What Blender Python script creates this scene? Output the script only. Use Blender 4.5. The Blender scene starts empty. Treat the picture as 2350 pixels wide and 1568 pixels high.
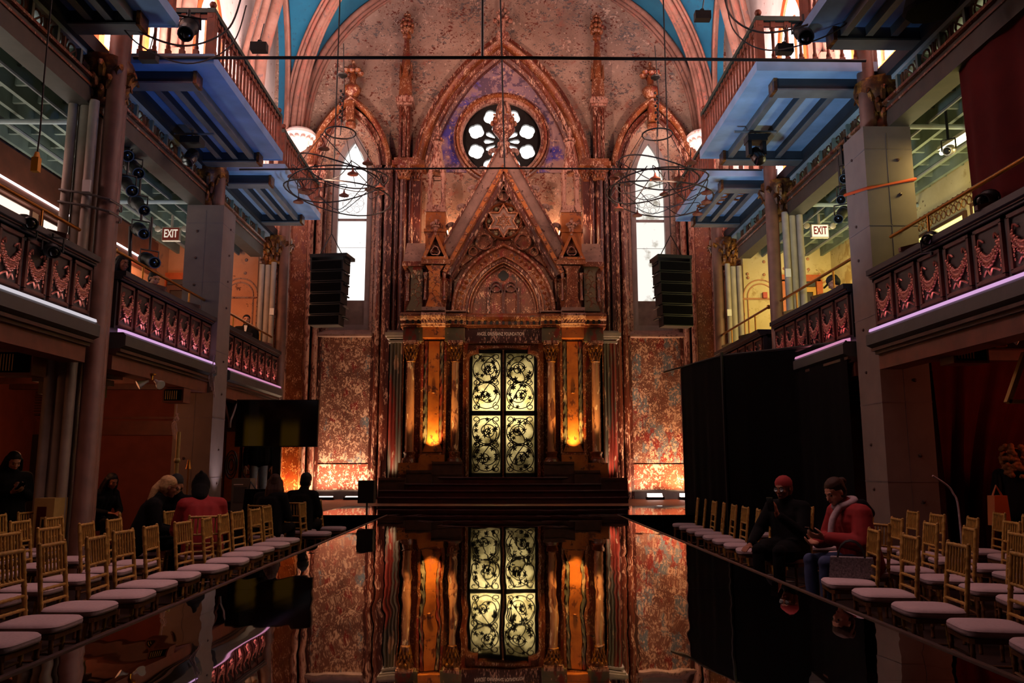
import bpy, bmesh, math, random
from mathutils import Vector, Matrix, Euler
from math import sin, cos, pi, radians, sqrt, atan2, hypot
SC = bpy.context.scene
COL = SC.collection
random.seed(7)

# ------------------------------------------------------------------ camera
FPX = 1850.0
TILT = math.atan(288 / FPX)
YAW = math.atan((1150 - 1175) / FPX * math.cos(TILT))
CAMZ = 1.45
cam_data = bpy.data.cameras.new('camera')
cam = bpy.data.objects.new('camera', cam_data)
COL.objects.link(cam)
cam_data.sensor_width = 36.0
cam_data.lens = 36.0 * FPX / 2350.0
cam_data.clip_start = 0.05
cam_data.clip_end = 200
cam.location = (0, 0, CAMZ)
cam.rotation_euler = (pi / 2 + TILT, 0, YAW)
SC.camera = cam

# ------------------------------------------------------------------ world, exposure
w = bpy.data.worlds.new('dim_world')
SC.world = w
w.use_nodes = True
w.node_tree.nodes['Background'].inputs[0].default_value = (0.85, 0.45, 0.38, 1)
w.node_tree.nodes['Background'].inputs[1].default_value = 0.005
SC.view_settings.view_transform = 'Standard'
SC.view_settings.look = 'None'
SC.view_settings.exposure = 0.0
SC.view_settings.gamma = 1.0
SC.view_settings.use_curve_mapping = False
SC.cycles.use_denoising = True
SC.cycles.max_bounces = 5
SC.cycles.diffuse_bounces = 2
SC.cycles.glossy_bounces = 3
SC.cycles.transmission_bounces = 3
SC.cycles.transparent_max_bounces = 4
SC.cycles.caustics_reflective = False
SC.cycles.caustics_refractive = False
SC.cycles.sample_clamp_indirect = 4.0
SC.cycles.sample_clamp_direct = 0.0

def srgb(r, g, b):
    f = lambda v: (v / 255 / 12.92) if v <= 10 else ((v / 255 + 0.055) / 1.055) ** 2.4
    return (f(r), f(g), f(b), 1)

def lamp(name, kind, loc, energy, col, aim=None, size=0.2, size_y=None, spot=None, blend=0.5, spread=None):
    d = bpy.data.lights.new(name, kind)
    d.energy = energy
    d.color = srgb(*col)[:3]
    if kind == 'AREA':
        d.shape = 'RECTANGLE' if size_y else 'SQUARE'
        d.size = size
        if size_y: d.size_y = size_y
        if spread: d.spread = radians(spread)
    else:
        d.shadow_soft_size = size
    if kind == 'SPOT':
        d.spot_size = radians(spot or 60)
        d.spot_blend = blend
    o = bpy.data.objects.new(name, d)
    COL.objects.link(o)
    o.location = loc
    if aim is not None:
        o.rotation_euler = (Vector(aim) - Vector(loc)).to_track_quat('-Z', 'Y').to_euler()
    return o

# ------------------------------------------------------------------ the hall's lights and added fills
ORANGE, AMBER, PINK, WARM = (255, 214, 174), (255, 170, 60), (255, 150, 150), (255, 205, 165)
# gallery spots that light the end wall from both sides (finial shadows fall outward)
lamp('gallery_spot', 'SPOT', (-3.6, 13.4, 9.0), 1350, (255, 206, 182), (1.6, 21.6, 11.6), 0.08, spot=58, blend=0.8)
lamp('gallery_spot', 'SPOT', (3.6, 13.0, 9.0), 1250, (255, 206, 182), (-1.4, 21.6, 11.4), 0.08, spot=58, blend=0.8)
# warm floor uplights along the end wall
for x, e, c in ((-4.55, 46, ORANGE), (-3.75, 34, ORANGE), (3.7, 36, ORANGE), (4.75, 110, (255, 200, 140)), (-5.45, 34, (255, 170, 95)), (5.4, 30, (255, 170, 95))):
    lamp('floor_uplight', 'AREA', (x, 21.05, 0.76), e, c, (x * 0.985, 21.62, 5.0), 0.5, 0.12, spread=150)
for x, e in ((-3.3, 60), (3.3, 90), (-2.75, 40), (2.8, 46)):
    lamp('floor_uplight', 'SPOT', (x, 20.6, 0.9), e * 4, ORANGE, (x * 1.0, 21.4, 5.5), 0.05, spot=50, blend=0.8)
# small amber lamps at the feet of the shrine panels
for x in (-1.71, 1.81):
    lamp('shrine_lamp', 'SPOT', (x, 20.07, 1.80), 230, (255, 198, 100), (x, 20.40, 2.9), 0.03, spot=84, blend=0.9)
for x in (-2.28, 2.38, -1.16, 1.26):
    lamp('shrine_lamp', 'SPOT', (x, 19.8, 1.62), 330, (255, 200, 125), (x, 20.3, 4.6), 0.04, spot=36, blend=0.9)
# small lamps hidden on the shrine roof behind the gable
for x in (-1.32, 1.42):
    lamp('roof_lamp', 'POINT', (x, 21.15, 7.75), 46, (255, 190, 140), size=0.05)
# pink white light along the upper galleries
for s in (-1, 1):
    for y, e in ((9.0, 800), (12.4, 800), (16.2, 700), (19.4, 220)):
        lamp('gallery_wash', 'AREA', (s * 5.2, y, 7.6), e, (255, 224, 216), (s * 6.4, y, 10.2), 2.4, 0.3, spread=120)
for s in (-1, 1):
    lamp('lancet_spot', 'SPOT', (s * 3.9, 17.9, 8.4), 260, (255, 216, 180), (s * 4.2, 21.6, 10.9), 0.06, spot=50, blend=0.9)
    lamp('roof_lamp', 'POINT', (s * 2.1 + 0.05, 20.9, 7.9), 14, (255, 205, 160), size=0.05)
# warm spots on the shrine front
lamp('shrine_spot', 'SPOT', (-3.4, 13.6, 6.6), 820, (255, 214, 180), (0.4, 20.3, 6.6), 0.06, spot=32, blend=0.8)
lamp('shrine_spot', 'SPOT', (3.4, 13.4, 6.6), 820, (255, 214, 180), (-0.4, 20.3, 6.6), 0.06, spot=32, blend=0.8)
lamp('pier_spot', 'POINT', (-5.15, 20.3, 9.6), 18, (255, 190, 170), size=0.1)
lamp('pier_spot', 'POINT', (5.15, 20.2, 9.6), 18, (255, 175, 150), size=0.1)
# added cool fill, aimed up at the blue soffits
lamp('soffit_fill', 'SPOT', (1.2, 9.0, 3.0), 760, (185, 218, 255), (4.6, 13.2, 7.1), 0.3, spot=70, blend=0.9)
lamp('soffit_fill', 'SPOT', (1.8, 14.2, 3.2), 300, (185, 215, 255), (4.6, 16.6, 7.1), 0.3, spot=60, blend=0.9)
lamp('soffit_fill', 'SPOT', (-1.2, 9.0, 3.0), 300, (120, 165, 255), (-4.6, 13.0, 7.1), 0.3, spot=70, blend=0.9)
lamp('soffit_fill', 'SPOT', (-1.8, 14.2, 3.2), 300, (185, 215, 255), (-4.6, 16.6, 7.1), 0.3, spot=60, blend=0.9)
# vault wash
lamp('vault_wash', 'SPOT', (-4.3, 17.6, 8.6), 150, (255, 220, 220), (-4.9, 21.2, 13.6), 0.2, spot=70, blend=0.8)
lamp('vault_wash', 'SPOT', (4.3, 17.6, 8.6), 140, (255, 220, 220), (4.9, 21.2, 13.6), 0.2, spot=70, blend=0.8)
# dim overhead fill added for the room's ambient light on the seats
lamp('overhead_fill', 'AREA', (-2.2, 7.5, 9.0), 48, (255, 190, 185), (-3.6, 8.0, 0), 2.0, 6.0, spread=75)
lamp('overhead_fill', 'AREA', (2.2, 7.5, 9.0), 40, (255, 190, 185), (3.6, 8.0, 0), 2.0, 6.0, spread=75)
# right mezzanine fluorescent, left mezzanine daylight
lamp('tube_glow', 'AREA', (7.2, 10.5, 5.75), 110, (255, 228, 140), (7.0, 12.0, 3.6), 2.2, 0.2)
lamp('tube_glow', 'AREA', (7.0, 16.6, 5.7), 72, (255, 225, 140), (7.0, 19.0, 3.6), 2.0, 0.3)
lamp('mezzanine_glow', 'AREA', (-7.0, 16.6, 5.7), 46, (255, 170, 120), (-7.0, 19.0, 3.6), 2.0, 0.3)
lamp('mezzanine_glow', 'AREA', (-7.2, 9.5, 5.6), 26, (255, 190, 180), (-7.2, 10.0, 3.6), 2.0, 0.3)
for y in (8.6, 12.6, 16.4):  # upward fill added to brighten the aisle ceilings
    lamp('mezzanine_fill', 'AREA', (-6.8, y, 4.6), 26, (235, 232, 222), (-6.8, y, 7.0), 0.8, 1.6, spread=140)
    lamp('mezzanine_fill', 'AREA', (6.8, y, 4.6), 34, (255, 240, 180), (6.8, y, 7.0), 0.8, 1.6, spread=140)
# fill points added under the mezzanine to lift its dark walls
lamp('under_fill', 'POINT', (-6.9, 12.9, 2.3), 36, (255, 160, 110), size=0.2)
lamp('under_fill', 'POINT', (7.2, 9.4, 2.4), 20, (255, 130, 90), size=0.2)
lamp('under_fill', 'POINT', (-7.6, 8.4, 2.3), 10, (255, 160, 110), size=0.2)
lamp('column_uplight', 'SPOT', (-4.72, 14.6, 0.66), 42, (255, 235, 255), (-5.09, 14.65, 2.2), 0.04, spot=60, blend=0.9)

# ------------------------------------------------------------------ helpers
def P(px, py, Y):
    """point of the hall seen at pixel (px, py) of the photograph at depth Y"""
    u = (px - 1175) / FPX; v = (784 - py) / FPX
    f = cos(TILT) - sin(TILT) * v; up = sin(TILT) + cos(TILT) * v
    a = -YAW
    X = u * cos(a) + f * sin(a); yy = -u * sin(a) + f * cos(a)
    k = Y / yy
    return Vector((X * k, Y, CAMZ + up * k))

class MB:
    """collects shapes for ONE mesh"""
    def __init__(self): self.v = []; self.f = []; self.sm = []
    def add(self, vs, fs, smooth=False):
        n = len(self.v)
        self.v += [Vector(p) for p in vs]
        self.f += [tuple(i + n for i in f) for f in fs]
        self.sm += [smooth] * len(fs)
        return self
    def box(self, x0, x1, y0, y1, z0, z1):
        x0, x1 = min(x0, x1), max(x0, x1); y0, y1 = min(y0, y1), max(y0, y1); z0, z1 = min(z0, z1), max(z0, z1)
        vs = [(x, y, z) for z in (z0, z1) for y in (y0, y1) for x in (x0, x1)]
        return self.add(vs, [(0, 2, 3, 1), (4, 5, 7, 6), (0, 1, 5, 4), (2, 6, 7, 3), (0, 4, 6, 2), (1, 3, 7, 5)])
    def bar(self, a, b, w, h, up=(0, 0, 1)):
        a, b = Vector(a), Vector(b); d = (b - a).normalized(); u = Vector(up)
        s = d.cross(u)
        if s.length < 1e-4: s = d.cross(Vector((0, 1, 0)))
        s.normalize(); u = s.cross(d).normalized()
        vs = []
        for c in (a, b):
            for i, j in ((-1, -1), (1, -1), (1, 1), (-1, 1)): vs.append(c + s * (i * w / 2) + u * (j * h / 2))
        return self.add(vs, [(0, 1, 2, 3), (7, 6, 5, 4), (0, 4, 5, 1), (1, 5, 6, 2), (2, 6, 7, 3), (3, 7, 4, 0)])
    def prism(self, poly, y0, y1, axis='y'):
        """closed outline (a,b) extruded along an axis"""
        n = len(poly)
        ar = sum(poly[i][0] * poly[(i + 1) % n][1] - poly[(i + 1) % n][0] * poly[i][1] for i in range(n))
        if ar < 0: poly = poly[::-1]
        m = {'y': lambda a, b, c: (a, c, b), 'x': lambda a, b, c: (c, a, b), 'z': lambda a, b, c: (a, b, c)}[axis]
        vs = [m(a, b, y0) for a, b in poly] + [m(a, b, y1) for a, b in poly]
        fs = [tuple(range(n)), tuple(range(2 * n - 1, n - 1, -1))]
        fs += [(i, i + n, (i + 1) % n + n, (i + 1) % n) for i in range(n)]
        return self.add(vs, fs)
    def lathe(self, prof, x=0, y=0, z=0, n=14, smooth=True, rot=0, squash=1, axis=None):
        """prof: (radius, height) list"""
        vs, fs = [], []
        M = None
        if axis is not None: M = Vector((0, 0, 1)).rotation_difference(Vector(axis)).to_matrix()
        for r, h in prof:
            for k in range(n):
                a = 2 * pi * k / n + rot
                p = Vector((r * cos(a), r * sin(a) * squash, h))
                if M: p = M @ p
                vs.append((x + p.x, y + p.y, z + p.z))
        for i in range(len(prof) - 1):
            for k in range(n):
                a, b = i * n + k, i * n + (k + 1) % n
                fs.append((a, b, b + n, a + n))
        fs.append(tuple(range(n - 1, -1, -1))); m = (len(prof) - 1) * n
        fs.append(tuple(range(m, m + n)))
        return self.add(vs, fs, smooth)
    def tube(self, pts, r, n=8, closed=False, smooth=True):
        pts = [Vector(p) for p in pts]; N = len(pts)
        rs = r if isinstance(r, (list, tuple)) else [r] * N
        vs, fs = [], []
        prev = None
        for i, p in enumerate(pts):
            if closed: d = pts[(i + 1) % N] - pts[i - 1]
            else: d = pts[min(i + 1, N - 1)] - pts[max(i - 1, 0)]
            d = d.normalized() if d.length > 1e-9 else Vector((0, 0, 1))
            if prev is None:
                s = d.cross(Vector((0, 0, 1)))
                if s.length < 0.05: s = d.cross(Vector((0, 1, 0)))
            else: s = prev - d * prev.dot(d)
            s.normalize(); prev = s; u = d.cross(s)
            for k in range(n):
                a = 2 * pi * k / n
                vs.append(p + (s * cos(a) + u * sin(a)) * rs[i])
        for i in range(N if closed else N - 1):
            for k in range(n):
                a, b = i * n + k, i * n + (k + 1) % n
                c, d2 = ((i + 1) % N) * n + (k + 1) % n, ((i + 1) % N) * n + k
                fs.append((a, b, c, d2))
        if not closed:
            fs.append(tuple(range(n - 1, -1, -1))); fs.append(tuple(range((N - 1) * n, N * n)))
        return self.add(vs, fs, smooth)
    def ball(self, c, r, n=10, sq=(1, 1, 1)):
        m = max(4, n // 2)
        vs = [(c[0], c[1], c[2] - r * sq[2])]; fs = []
        for i in range(1, m):
            t = -pi / 2 + pi * i / m
            for k in range(n):
                a = 2 * pi * k / n
                vs.append((c[0] + r * cos(t) * cos(a) * sq[0], c[1] + r * cos(t) * sin(a) * sq[1], c[2] + r * sin(t) * sq[2]))
        vs.append((c[0], c[1], c[2] + r * sq[2]))
        for k in range(n): fs.append((0, 1 + (k + 1) % n, 1 + k))
        for i in range(m - 2):
            for k in range(n):
                a, b = 1 + i * n + k, 1 + i * n + (k + 1) % n
                fs.append((a, b, b + n, a + n))
        t = len(vs) - 1; o = 1 + (m - 2) * n
        for k in range(n): fs.append((o + k, o + (k + 1) % n, t))
        return self.add(vs, fs, True)
    def sweep(self, path, prof, y, closed=False, smooth=False):
        """moulding: path (x,z) in the wall plane; prof (o,d): o outward in the plane, d towards the room (-Y)"""
        N = len(path); pts = [Vector((p[0], p[1])) for p in path]
        vs, fs = [], []; M = len(prof)
        for i, p in enumerate(pts):
            if closed: a, b = pts[i - 1], pts[(i + 1) % N]
            else: a, b = pts[max(i - 1, 0)], pts[min(i + 1, N - 1)]
            d1 = (p - a).normalized() if (p - a).length > 1e-9 else (b - p).normalized()
            d2 = (b - p).normalized() if (b - p).length > 1e-9 else d1
            n1 = Vector((d1.y, -d1.x)); n2 = Vector((d2.y, -d2.x))
            nn = n1 + n2
            nn = nn / max(nn.length_squared / 2, 0.35)
            for o, d in prof:
                q = p + nn * o
                vs.append((q.x, y - d, q.y))
        for i in range(N if closed else N - 1):
            j = (i + 1) % N
            for k in range(M - 1):
                fs.append((i * M + k, i * M + k + 1, j * M + k + 1, j * M + k))
        return self.add(vs, fs, smooth)
    def quad(self, a, b, c, d): return self.add([a, b, c, d], [(0, 1, 2, 3)])
    def xf(self, M):
        self.v = [M @ p for p in self.v]; return self
    def join(self, o):
        n = len(self.v); self.v += [p.copy() for p in o.v]
        self.f += [tuple(i + n for i in f) for f in o.f]; self.sm += o.sm; return self
    def mirror(self, cx=0.0):
        """a mirrored copy across x = cx"""
        o = MB(); o.v = [Vector((2 * cx - p.x, p.y, p.z)) for p in self.v]
        o.f = [f[::-1] for f in self.f]; o.sm = list(self.sm); return o
    def mesh(self, name, mats, off=Vector((0, 0, 0)), fix=True):
        me = bpy.data.meshes.new(name)
        me.from_pydata([p - off for p in self.v], [], self.f)
        if fix:
            bm = bmesh.new(); bm.from_mesh(me)
            bmesh.ops.recalc_face_normals(bm, faces=bm.faces)
            bm.to_mesh(me); bm.free()
        if any(self.sm):
            me.polygons.foreach_set('use_smooth', [bool(x) for x in self.sm])
            me.set_sharp_from_angle(angle=radians(48))
        for m in (mats if isinstance(mats, (list, tuple)) else [mats]): me.materials.append(m)
        return me
    def build(self, name, mats, parent=None, base=None, fix=True):
        """ONE mesh object; a child's vertices are relative to its thing's base"""
        if parent is not None: off = Vector(parent['_o'])
        elif base is not None: off = Vector(base)
        else:
            xs = [p.x for p in self.v]; ys = [p.y for p in self.v]; zs = [p.z for p in self.v]
            off = Vector(((min(xs) + max(xs)) / 2, (min(ys) + max(ys)) / 2, min(zs)))
        o = bpy.data.objects.new(name, self.mesh(name, mats, off, fix))
        COL.objects.link(o)
        o['_o'] = tuple(off)
        if parent is not None: o.parent = parent
        else: o.location = off
        ALL.append(o)
        return o
ALL = []

def thing(name, label, cat, loc=(0, 0, 0), group=None, kind=None):
    o = bpy.data.objects.new(name, None); COL.objects.link(o)
    o.empty_display_size = 0.1
    o.location = loc; o['_o'] = tuple(loc)
    o['label'] = label; o['category'] = cat
    if group: o['group'] = group
    if kind: o['kind'] = kind
    ALL.append(o)
    return o
def tag(o, label=None, cat=None, group=None, kind=None):
    if label: o['label'] = label
    if cat: o['category'] = cat
    if group: o['group'] = group
    if kind: o['kind'] = kind
    return o
def struct(o, label=None, cat='structure'):
    o['kind'] = 'structure'
    o['label'] = label or o.name.replace('_', ' '); o['category'] = cat
    return o
def children(o): return KIDS.get(o, [])
KIDS = {}
def index_kids():
    KIDS.clear()
    for o in ALL:
        if o.parent is not None: KIDS.setdefault(o.parent, []).append(o)
def copy_tree(o, parent=None):
    c = o.copy(); COL.objects.link(c); ALL.append(c)
    if parent is not None: c.parent = parent
    for ch in KIDS.get(o, []): copy_tree(ch, c)
    return c

def arc(cx, cz, r, a0, a1, n):
    return [(cx + r * cos(radians(a0 + (a1 - a0) * i / n)), cz + r * sin(radians(a0 + (a1 - a0) * i / n))) for i in range(n + 1)]
def pointed(cx, z0, hw, h, n=12):
    """pointed arch from (cx+hw,z0) over the apex to (cx-hw,z0): two arcs; runs right to left so +o is outward... """
    # arc centre at (cx - e, z0): radius hw+e, apex: e^2 + h^2 = (hw+e)^2
    e = (h * h - hw * hw) / (2 * hw)
    r = hw + e; top = math.degrees(atan2(h, e))
    right = arc(cx - e, z0, r, 0, top, n)
    left = [(2 * cx - x, z) for x, z in right[:-1]][::-1]
    return right + left
def cv(*pts, n=8):
    """Catmull-Rom through points"""
    P_ = [Vector(p) for p in pts]; out = []
    for i in range(len(P_) - 1):
        p0, p1, p2, p3 = P_[max(i - 1, 0)], P_[i], P_[i + 1], P_[min(i + 2, len(P_) - 1)]
        for k in range(n):
            t = k / n
            out.append(0.5 * ((2 * p1) + (p2 - p0) * t + (2 * p0 - 5 * p1 + 4 * p2 - p3) * t * t + (3 * p1 - p0 - 3 * p2 + p3) * t ** 3))
    out.append(P_[-1]); return out

def plate(outline, holes, y0, depth, bevel=0.0):
    """flat pierced plate in the XZ plane (front at y0), through a filled 2D curve; returns an MB"""
    cu = bpy.data.curves.new('tmp', 'CURVE'); cu.dimensions = '2D'; cu.fill_mode = 'BOTH'
    cu.extrude = depth / 2; cu.bevel_depth = bevel; cu.bevel_resolution = 0
    for loop in [outline] + list(holes):
        sp = cu.splines.new('POLY'); sp.points.add(len(loop) - 1)
        for p, q in zip(sp.points, loop): p.co = (q[0], q[1], 0, 1)
        sp.use_cyclic_u = True
    o = bpy.data.objects.new('tmp', cu); COL.objects.link(o)
    dg = bpy.context.evaluated_depsgraph_get(); me = bpy.data.meshes.new_from_object(o.evaluated_get(dg))
    m = MB(); m.add([(v.co.x, y0 + depth / 2 - v.co.z, v.co.y) for v in me.vertices], [tuple(p.vertices) for p in me.polygons])
    bpy.data.objects.remove(o); bpy.data.curves.remove(cu); bpy.data.meshes.remove(me)
    return m
def foil(cx, cz, r, k, rot=0, n=7, lobe=0.62):
    """k-lobed outline (trefoil, quatrefoil)"""
    out = []; d = r * (1 - lobe) ; lr = r * lobe
    half = 180 / k
    # lobe arcs from -phi to phi about each lobe direction
    phi = half + math.degrees(math.asin(min(1, d * sin(radians(half)) / lr)))
    for i in range(k):
        a = rot + 360 * i / k
        ox, oz = cx + d * cos(radians(a)), cz + d * sin(radians(a))
        out += arc(ox, oz, lr, a - min(phi, 150), a + min(phi, 150), n)
    return out
def circ(cx, cz, r, n=24): return arc(cx, cz, r, 0, 360, n)[:-1]
# ------------------------------------------------------------------ materials
MATS = {}
def nodes_of(name):
    m = bpy.data.materials.new(name); m.use_nodes = True
    nt = m.node_tree; b = nt.nodes['Principled BSDF']
    MATS[name] = m
    return m, nt, b
def plain(name, col, rough=0.6, metal=0.0, spec=0.5, noise=0.0, nscale=12, bump=0.0):
    m, nt, b = nodes_of(name)
    b.inputs['Roughness'].default_value = rough; b.inputs['Metallic'].default_value = metal
    b.inputs['Specular IOR Level'].default_value = spec
    c = srgb(*col)
    b.inputs['Base Color'].default_value = c
    if noise or bump:
        N = nt.nodes; g = N.new('ShaderNodeNewGeometry'); n = N.new('ShaderNodeTexNoise')
        n.inputs['Scale'].default_value = nscale; n.inputs['Detail'].default_value = 5
        nt.links.new(g.outputs['Position'], n.inputs['Vector'])
        if noise:
            r = N.new('ShaderNodeValToRGB'); e = r.color_ramp.elements
            e[0].position = 0.3; e[1].position = 0.72
            e[0].color = tuple(x * (1 - noise) for x in c[:3]) + (1,); e[1].color = tuple(min(1, x * (1 + noise)) for x in c[:3]) + (1,)
            nt.links.new(n.outputs['Fac'], r.inputs['Fac']); nt.links.new(r.outputs['Color'], b.inputs['Base Color'])
        if bump:
            bp = N.new('ShaderNodeBump'); bp.inputs['Strength'].default_value = bump; bp.inputs['Distance'].default_value = 0.01
            nt.links.new(n.outputs['Fac'], bp.inputs['Height']); nt.links.new(bp.outputs['Normal'], b.inputs['Normal'])
    return m
def emit(name, col, strength):
    m = bpy.data.materials.new(name); m.use_nodes = True; nt = m.node_tree
    nt.nodes.clear(); e = nt.nodes.new('ShaderNodeEmission'); o = nt.nodes.new('ShaderNodeOutputMaterial')
    e.inputs[0].default_value = srgb(*col); e.inputs[1].default_value = strength
    nt.links.new(e.outputs[0], o.inputs[0]); MATS[name] = m
    return m
def distress(name, tones, scale=1.2, layers=(), rough=0.6, stretch=(1, 1, 1), bump=0.4, spec=0.4, metal=0.0, detail=6):
    """old paint: TONES = [(position, colour)] by a broad noise; LAYERS = [(colour, noise scale, threshold, softness, stretch z)] flaked on top"""
    m, nt, b = nodes_of(name); N = nt.nodes; Lk = nt.links.new
    b.inputs['Roughness'].default_value = rough; b.inputs['Specular IOR Level'].default_value = spec; b.inputs['Metallic'].default_value = metal
    g = N.new('ShaderNodeNewGeometry')
    def noise(sc, st, det, dist=0.0, off=0):
        mp = N.new('ShaderNodeMapping'); mp.inputs['Scale'].default_value = st; mp.inputs['Location'].default_value = (off, off * 0.7, off * 1.3)
        n = N.new('ShaderNodeTexNoise'); n.inputs['Scale'].default_value = sc; n.inputs['Detail'].default_value = det
        n.inputs['Roughness'].default_value = 0.62; n.inputs['Distortion'].default_value = dist
        Lk(g.outputs['Position'], mp.inputs['Vector']); Lk(mp.outputs['Vector'], n.inputs['Vector'])
        return n.outputs['Fac']
    f = noise(scale, stretch, detail, 0.3)
    r = N.new('ShaderNodeValToRGB'); el = r.color_ramp.elements
    while len(el) < len(tones): el.new(0.5)
    for e, (p, c) in zip(el, tones): e.position = p; e.color = srgb(*c)
    Lk(f, r.inputs['Fac']); col = r.outputs['Color']; hts = []
    for i, (c, sc, th, so, sz) in enumerate(layers):
        n = noise(sc, (1, 1, sz), 9, 0.15, 3.1 * (i + 1))
        lo = noise(sc * 0.14, (1, 1, min(1, sz * 1.6)), 3, 0.2, 7.7 * (i + 1))
        sb = N.new('ShaderNodeMath'); sb.operation = 'MULTIPLY_ADD'; sb.inputs[1].default_value = 0.55; sb.inputs[2].default_value = -0.275; Lk(lo, sb.inputs[0])
        ad = N.new('ShaderNodeMath'); ad.operation = 'ADD'; Lk(n, ad.inputs[0]); Lk(sb.outputs[0], ad.inputs[1]); n = ad.outputs[0]
        mr = N.new('ShaderNodeMapRange'); mr.inputs['From Min'].default_value = th; mr.inputs['From Max'].default_value = th + so
        Lk(n, mr.inputs['Value'])
        mx = N.new('ShaderNodeMix'); mx.data_type = 'RGBA'; mx.inputs['B'].default_value = srgb(*c)
        mx.inputs[7].default_value = srgb(*c)
        Lk(mr.outputs['Result'], mx.inputs[0]); Lk(col, mx.inputs[6]); col = mx.outputs[2]
        hts.append(mr.outputs['Result'])
    Lk(col, b.inputs['Base Color'])
    if bump:
        bp = N.new('ShaderNodeBump'); bp.inputs['Strength'].default_value = bump; bp.inputs['Distance'].default_value = 0.012
        Lk(hts[-1] if hts else f, bp.inputs['Height']); Lk(bp.outputs['Normal'], b.inputs['Normal'])
    return m

# end wall
distress('plaster_pink', [(0.25, (116, 90, 78)), (0.5, (156, 124, 108)), (0.8, (188, 156, 138))], 0.9,
         [((150, 100, 84), 3.2, 0.58, 0.10, 1.2), ((104, 92, 88), 9.0, 0.59, 0.04, 1.6), ((104, 46, 32), 13, 0.60, 0.03, 1.3), ((84, 66, 60), 22, 0.62, 0.03, 1.3), ((202, 166, 146), 12, 0.62, 0.05, 1)], 0.85, bump=0.3)
distress('plaster_blue', [(0.3, (120, 100, 120)), (0.5, (150, 118, 122)), (0.75, (180, 140, 128))], 0.8,
         [((70, 62, 150), 1.3, 0.50, 0.10, 1), ((90, 70, 90), 7, 0.54, 0.05, 1), ((190, 150, 135), 10, 0.60, 0.03, 1)], 0.85, bump=0.3)
distress('plaster_low', [(0.3, (80, 42, 33)), (0.5, (106, 60, 46)), (0.72, (126, 78, 62))], 0.9,
         [((92, 98, 106), 3.4, 0.51, 0.06, 0.5), ((112, 26, 20), 4.4, 0.56, 0.05, 0.6), ((196, 152, 128), 22, 0.555, 0.03, 0.65), ((200, 158, 134), 46, 0.59, 0.03, 0.7)], 0.7, bump=0.5)
distress('plaster_dado', [(0.35, (112, 40, 28)), (0.6, (140, 66, 44)), (0.8, (124, 24, 18))], 1.1,
         [((130, 24, 16), 3.0, 0.54, 0.06, 0.9), ((214, 178, 150), 14, 0.56, 0.03, 0.8), ((214, 178, 150), 40, 0.59, 0.03, 0.8)], 0.7, bump=0.6)
distress('red_trim', [(0.3, (58, 20, 12)), (0.5, (88, 34, 18)), (0.75, (118, 54, 26))], 1.5,
         [((70, 30, 28), 3.0, 0.56, 0.08, 0.25), ((204, 156, 132), 34.0, 0.56, 0.03, 0.25)], 0.42, (1, 1, 0.3), bump=0.5, spec=0.5)
distress('red_trim_dark', [(0.3, (40, 14, 10)), (0.5, (66, 22, 14)), (0.75, (92, 34, 18))], 1.5,
         [((190, 140, 120), 32.0, 0.585, 0.03, 0.25)], 0.4, (1, 1, 0.3), bump=0.4, spec=0.5)
distress('pale_trim', [(0.3, (150, 104, 88)), (0.6, (188, 140, 120)), (0.8, (208, 164, 142))], 1.5,
         [((110, 50, 34), 20.0, 0.52, 0.06, 0.3), ((80, 42, 34), 34, 0.58, 0.03, 0.3)], 0.7, (1, 1, 0.3), bump=0.5)
distress('gold_trim', [(0.3, (88, 40, 18)), (0.5, (122, 62, 28)), (0.75, (150, 86, 42))], 1.8,
         [((104, 36, 22), 7, 0.54, 0.06, 0.6), ((204, 160, 130), 38, 0.58, 0.03, 0.5)], 0.42, bump=0.4, spec=0.5)
distress('shrine_brown', [(0.3, (70, 30, 16)), (0.5, (100, 46, 22)), (0.75, (128, 66, 32))], 2.2,
         [((108, 26, 18), 5.0, 0.58, 0.06, 0.5), ((196, 148, 116), 40, 0.59, 0.03, 0.6), ((52, 26, 18), 8, 0.63, 0.05, 0.6)], 0.36, (1, 1, 0.5), bump=0.4, spec=0.55)
distress('shrine_orange', [(0.3, (128, 64, 26)), (0.5, (164, 90, 38)), (0.75, (186, 112, 52))], 2.6,
         [((96, 44, 22), 9, 0.56, 0.04, 0.8)], 0.38, bump=0.35, spec=0.55)
distress('shrine_green', [(0.3, (70, 66, 52)), (0.55, (96, 84, 62)), (0.75, (120, 84, 50))], 2.2,
         [((120, 40, 26), 3, 0.57, 0.06, 0.6), ((200, 160, 126), 12, 0.65, 0.02, 0.6)], 0.45, bump=0.4)
distress('shrine_dust', [(0.3, (112, 86, 78)), (0.6, (140, 108, 98)), (0.8, (156, 122, 110))], 3, [((70, 44, 38), 14, 0.62, 0.04, 1)], 0.9, bump=0.2)
distress('grey_green', [(0.3, (60, 56, 50)), (0.55, (92, 84, 74)), (0.75, (110, 96, 84))], 1.2,
         [((120, 40, 30), 2.2, 0.6, 0.06, 0.12), ((176, 140, 116), 8, 0.6, 0.02, 0.25)], 0.5, (1, 1, 0.15), bump=0.4)
distress('marble_col', [(0.3, (110, 66, 44)), (0.5, (160, 108, 76)), (0.75, (186, 136, 100))], 2.4,
         [((84, 44, 30), 6, 0.57, 0.03, 0.3), ((226, 190, 156), 9, 0.62, 0.02, 0.3)], 0.3, (1, 1, 0.4), bump=0.2, spec=0.6)
distress('stone_rib', [(0.3, (98, 62, 52)), (0.55, (138, 96, 82)), (0.8, (168, 126, 112))], 1.2,
         [((150, 92, 78), 7.0, 0.55, 0.06, 0.4), ((100, 78, 76), 18, 0.62, 0.04, 0.5)], 0.8, bump=0.4)
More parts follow.
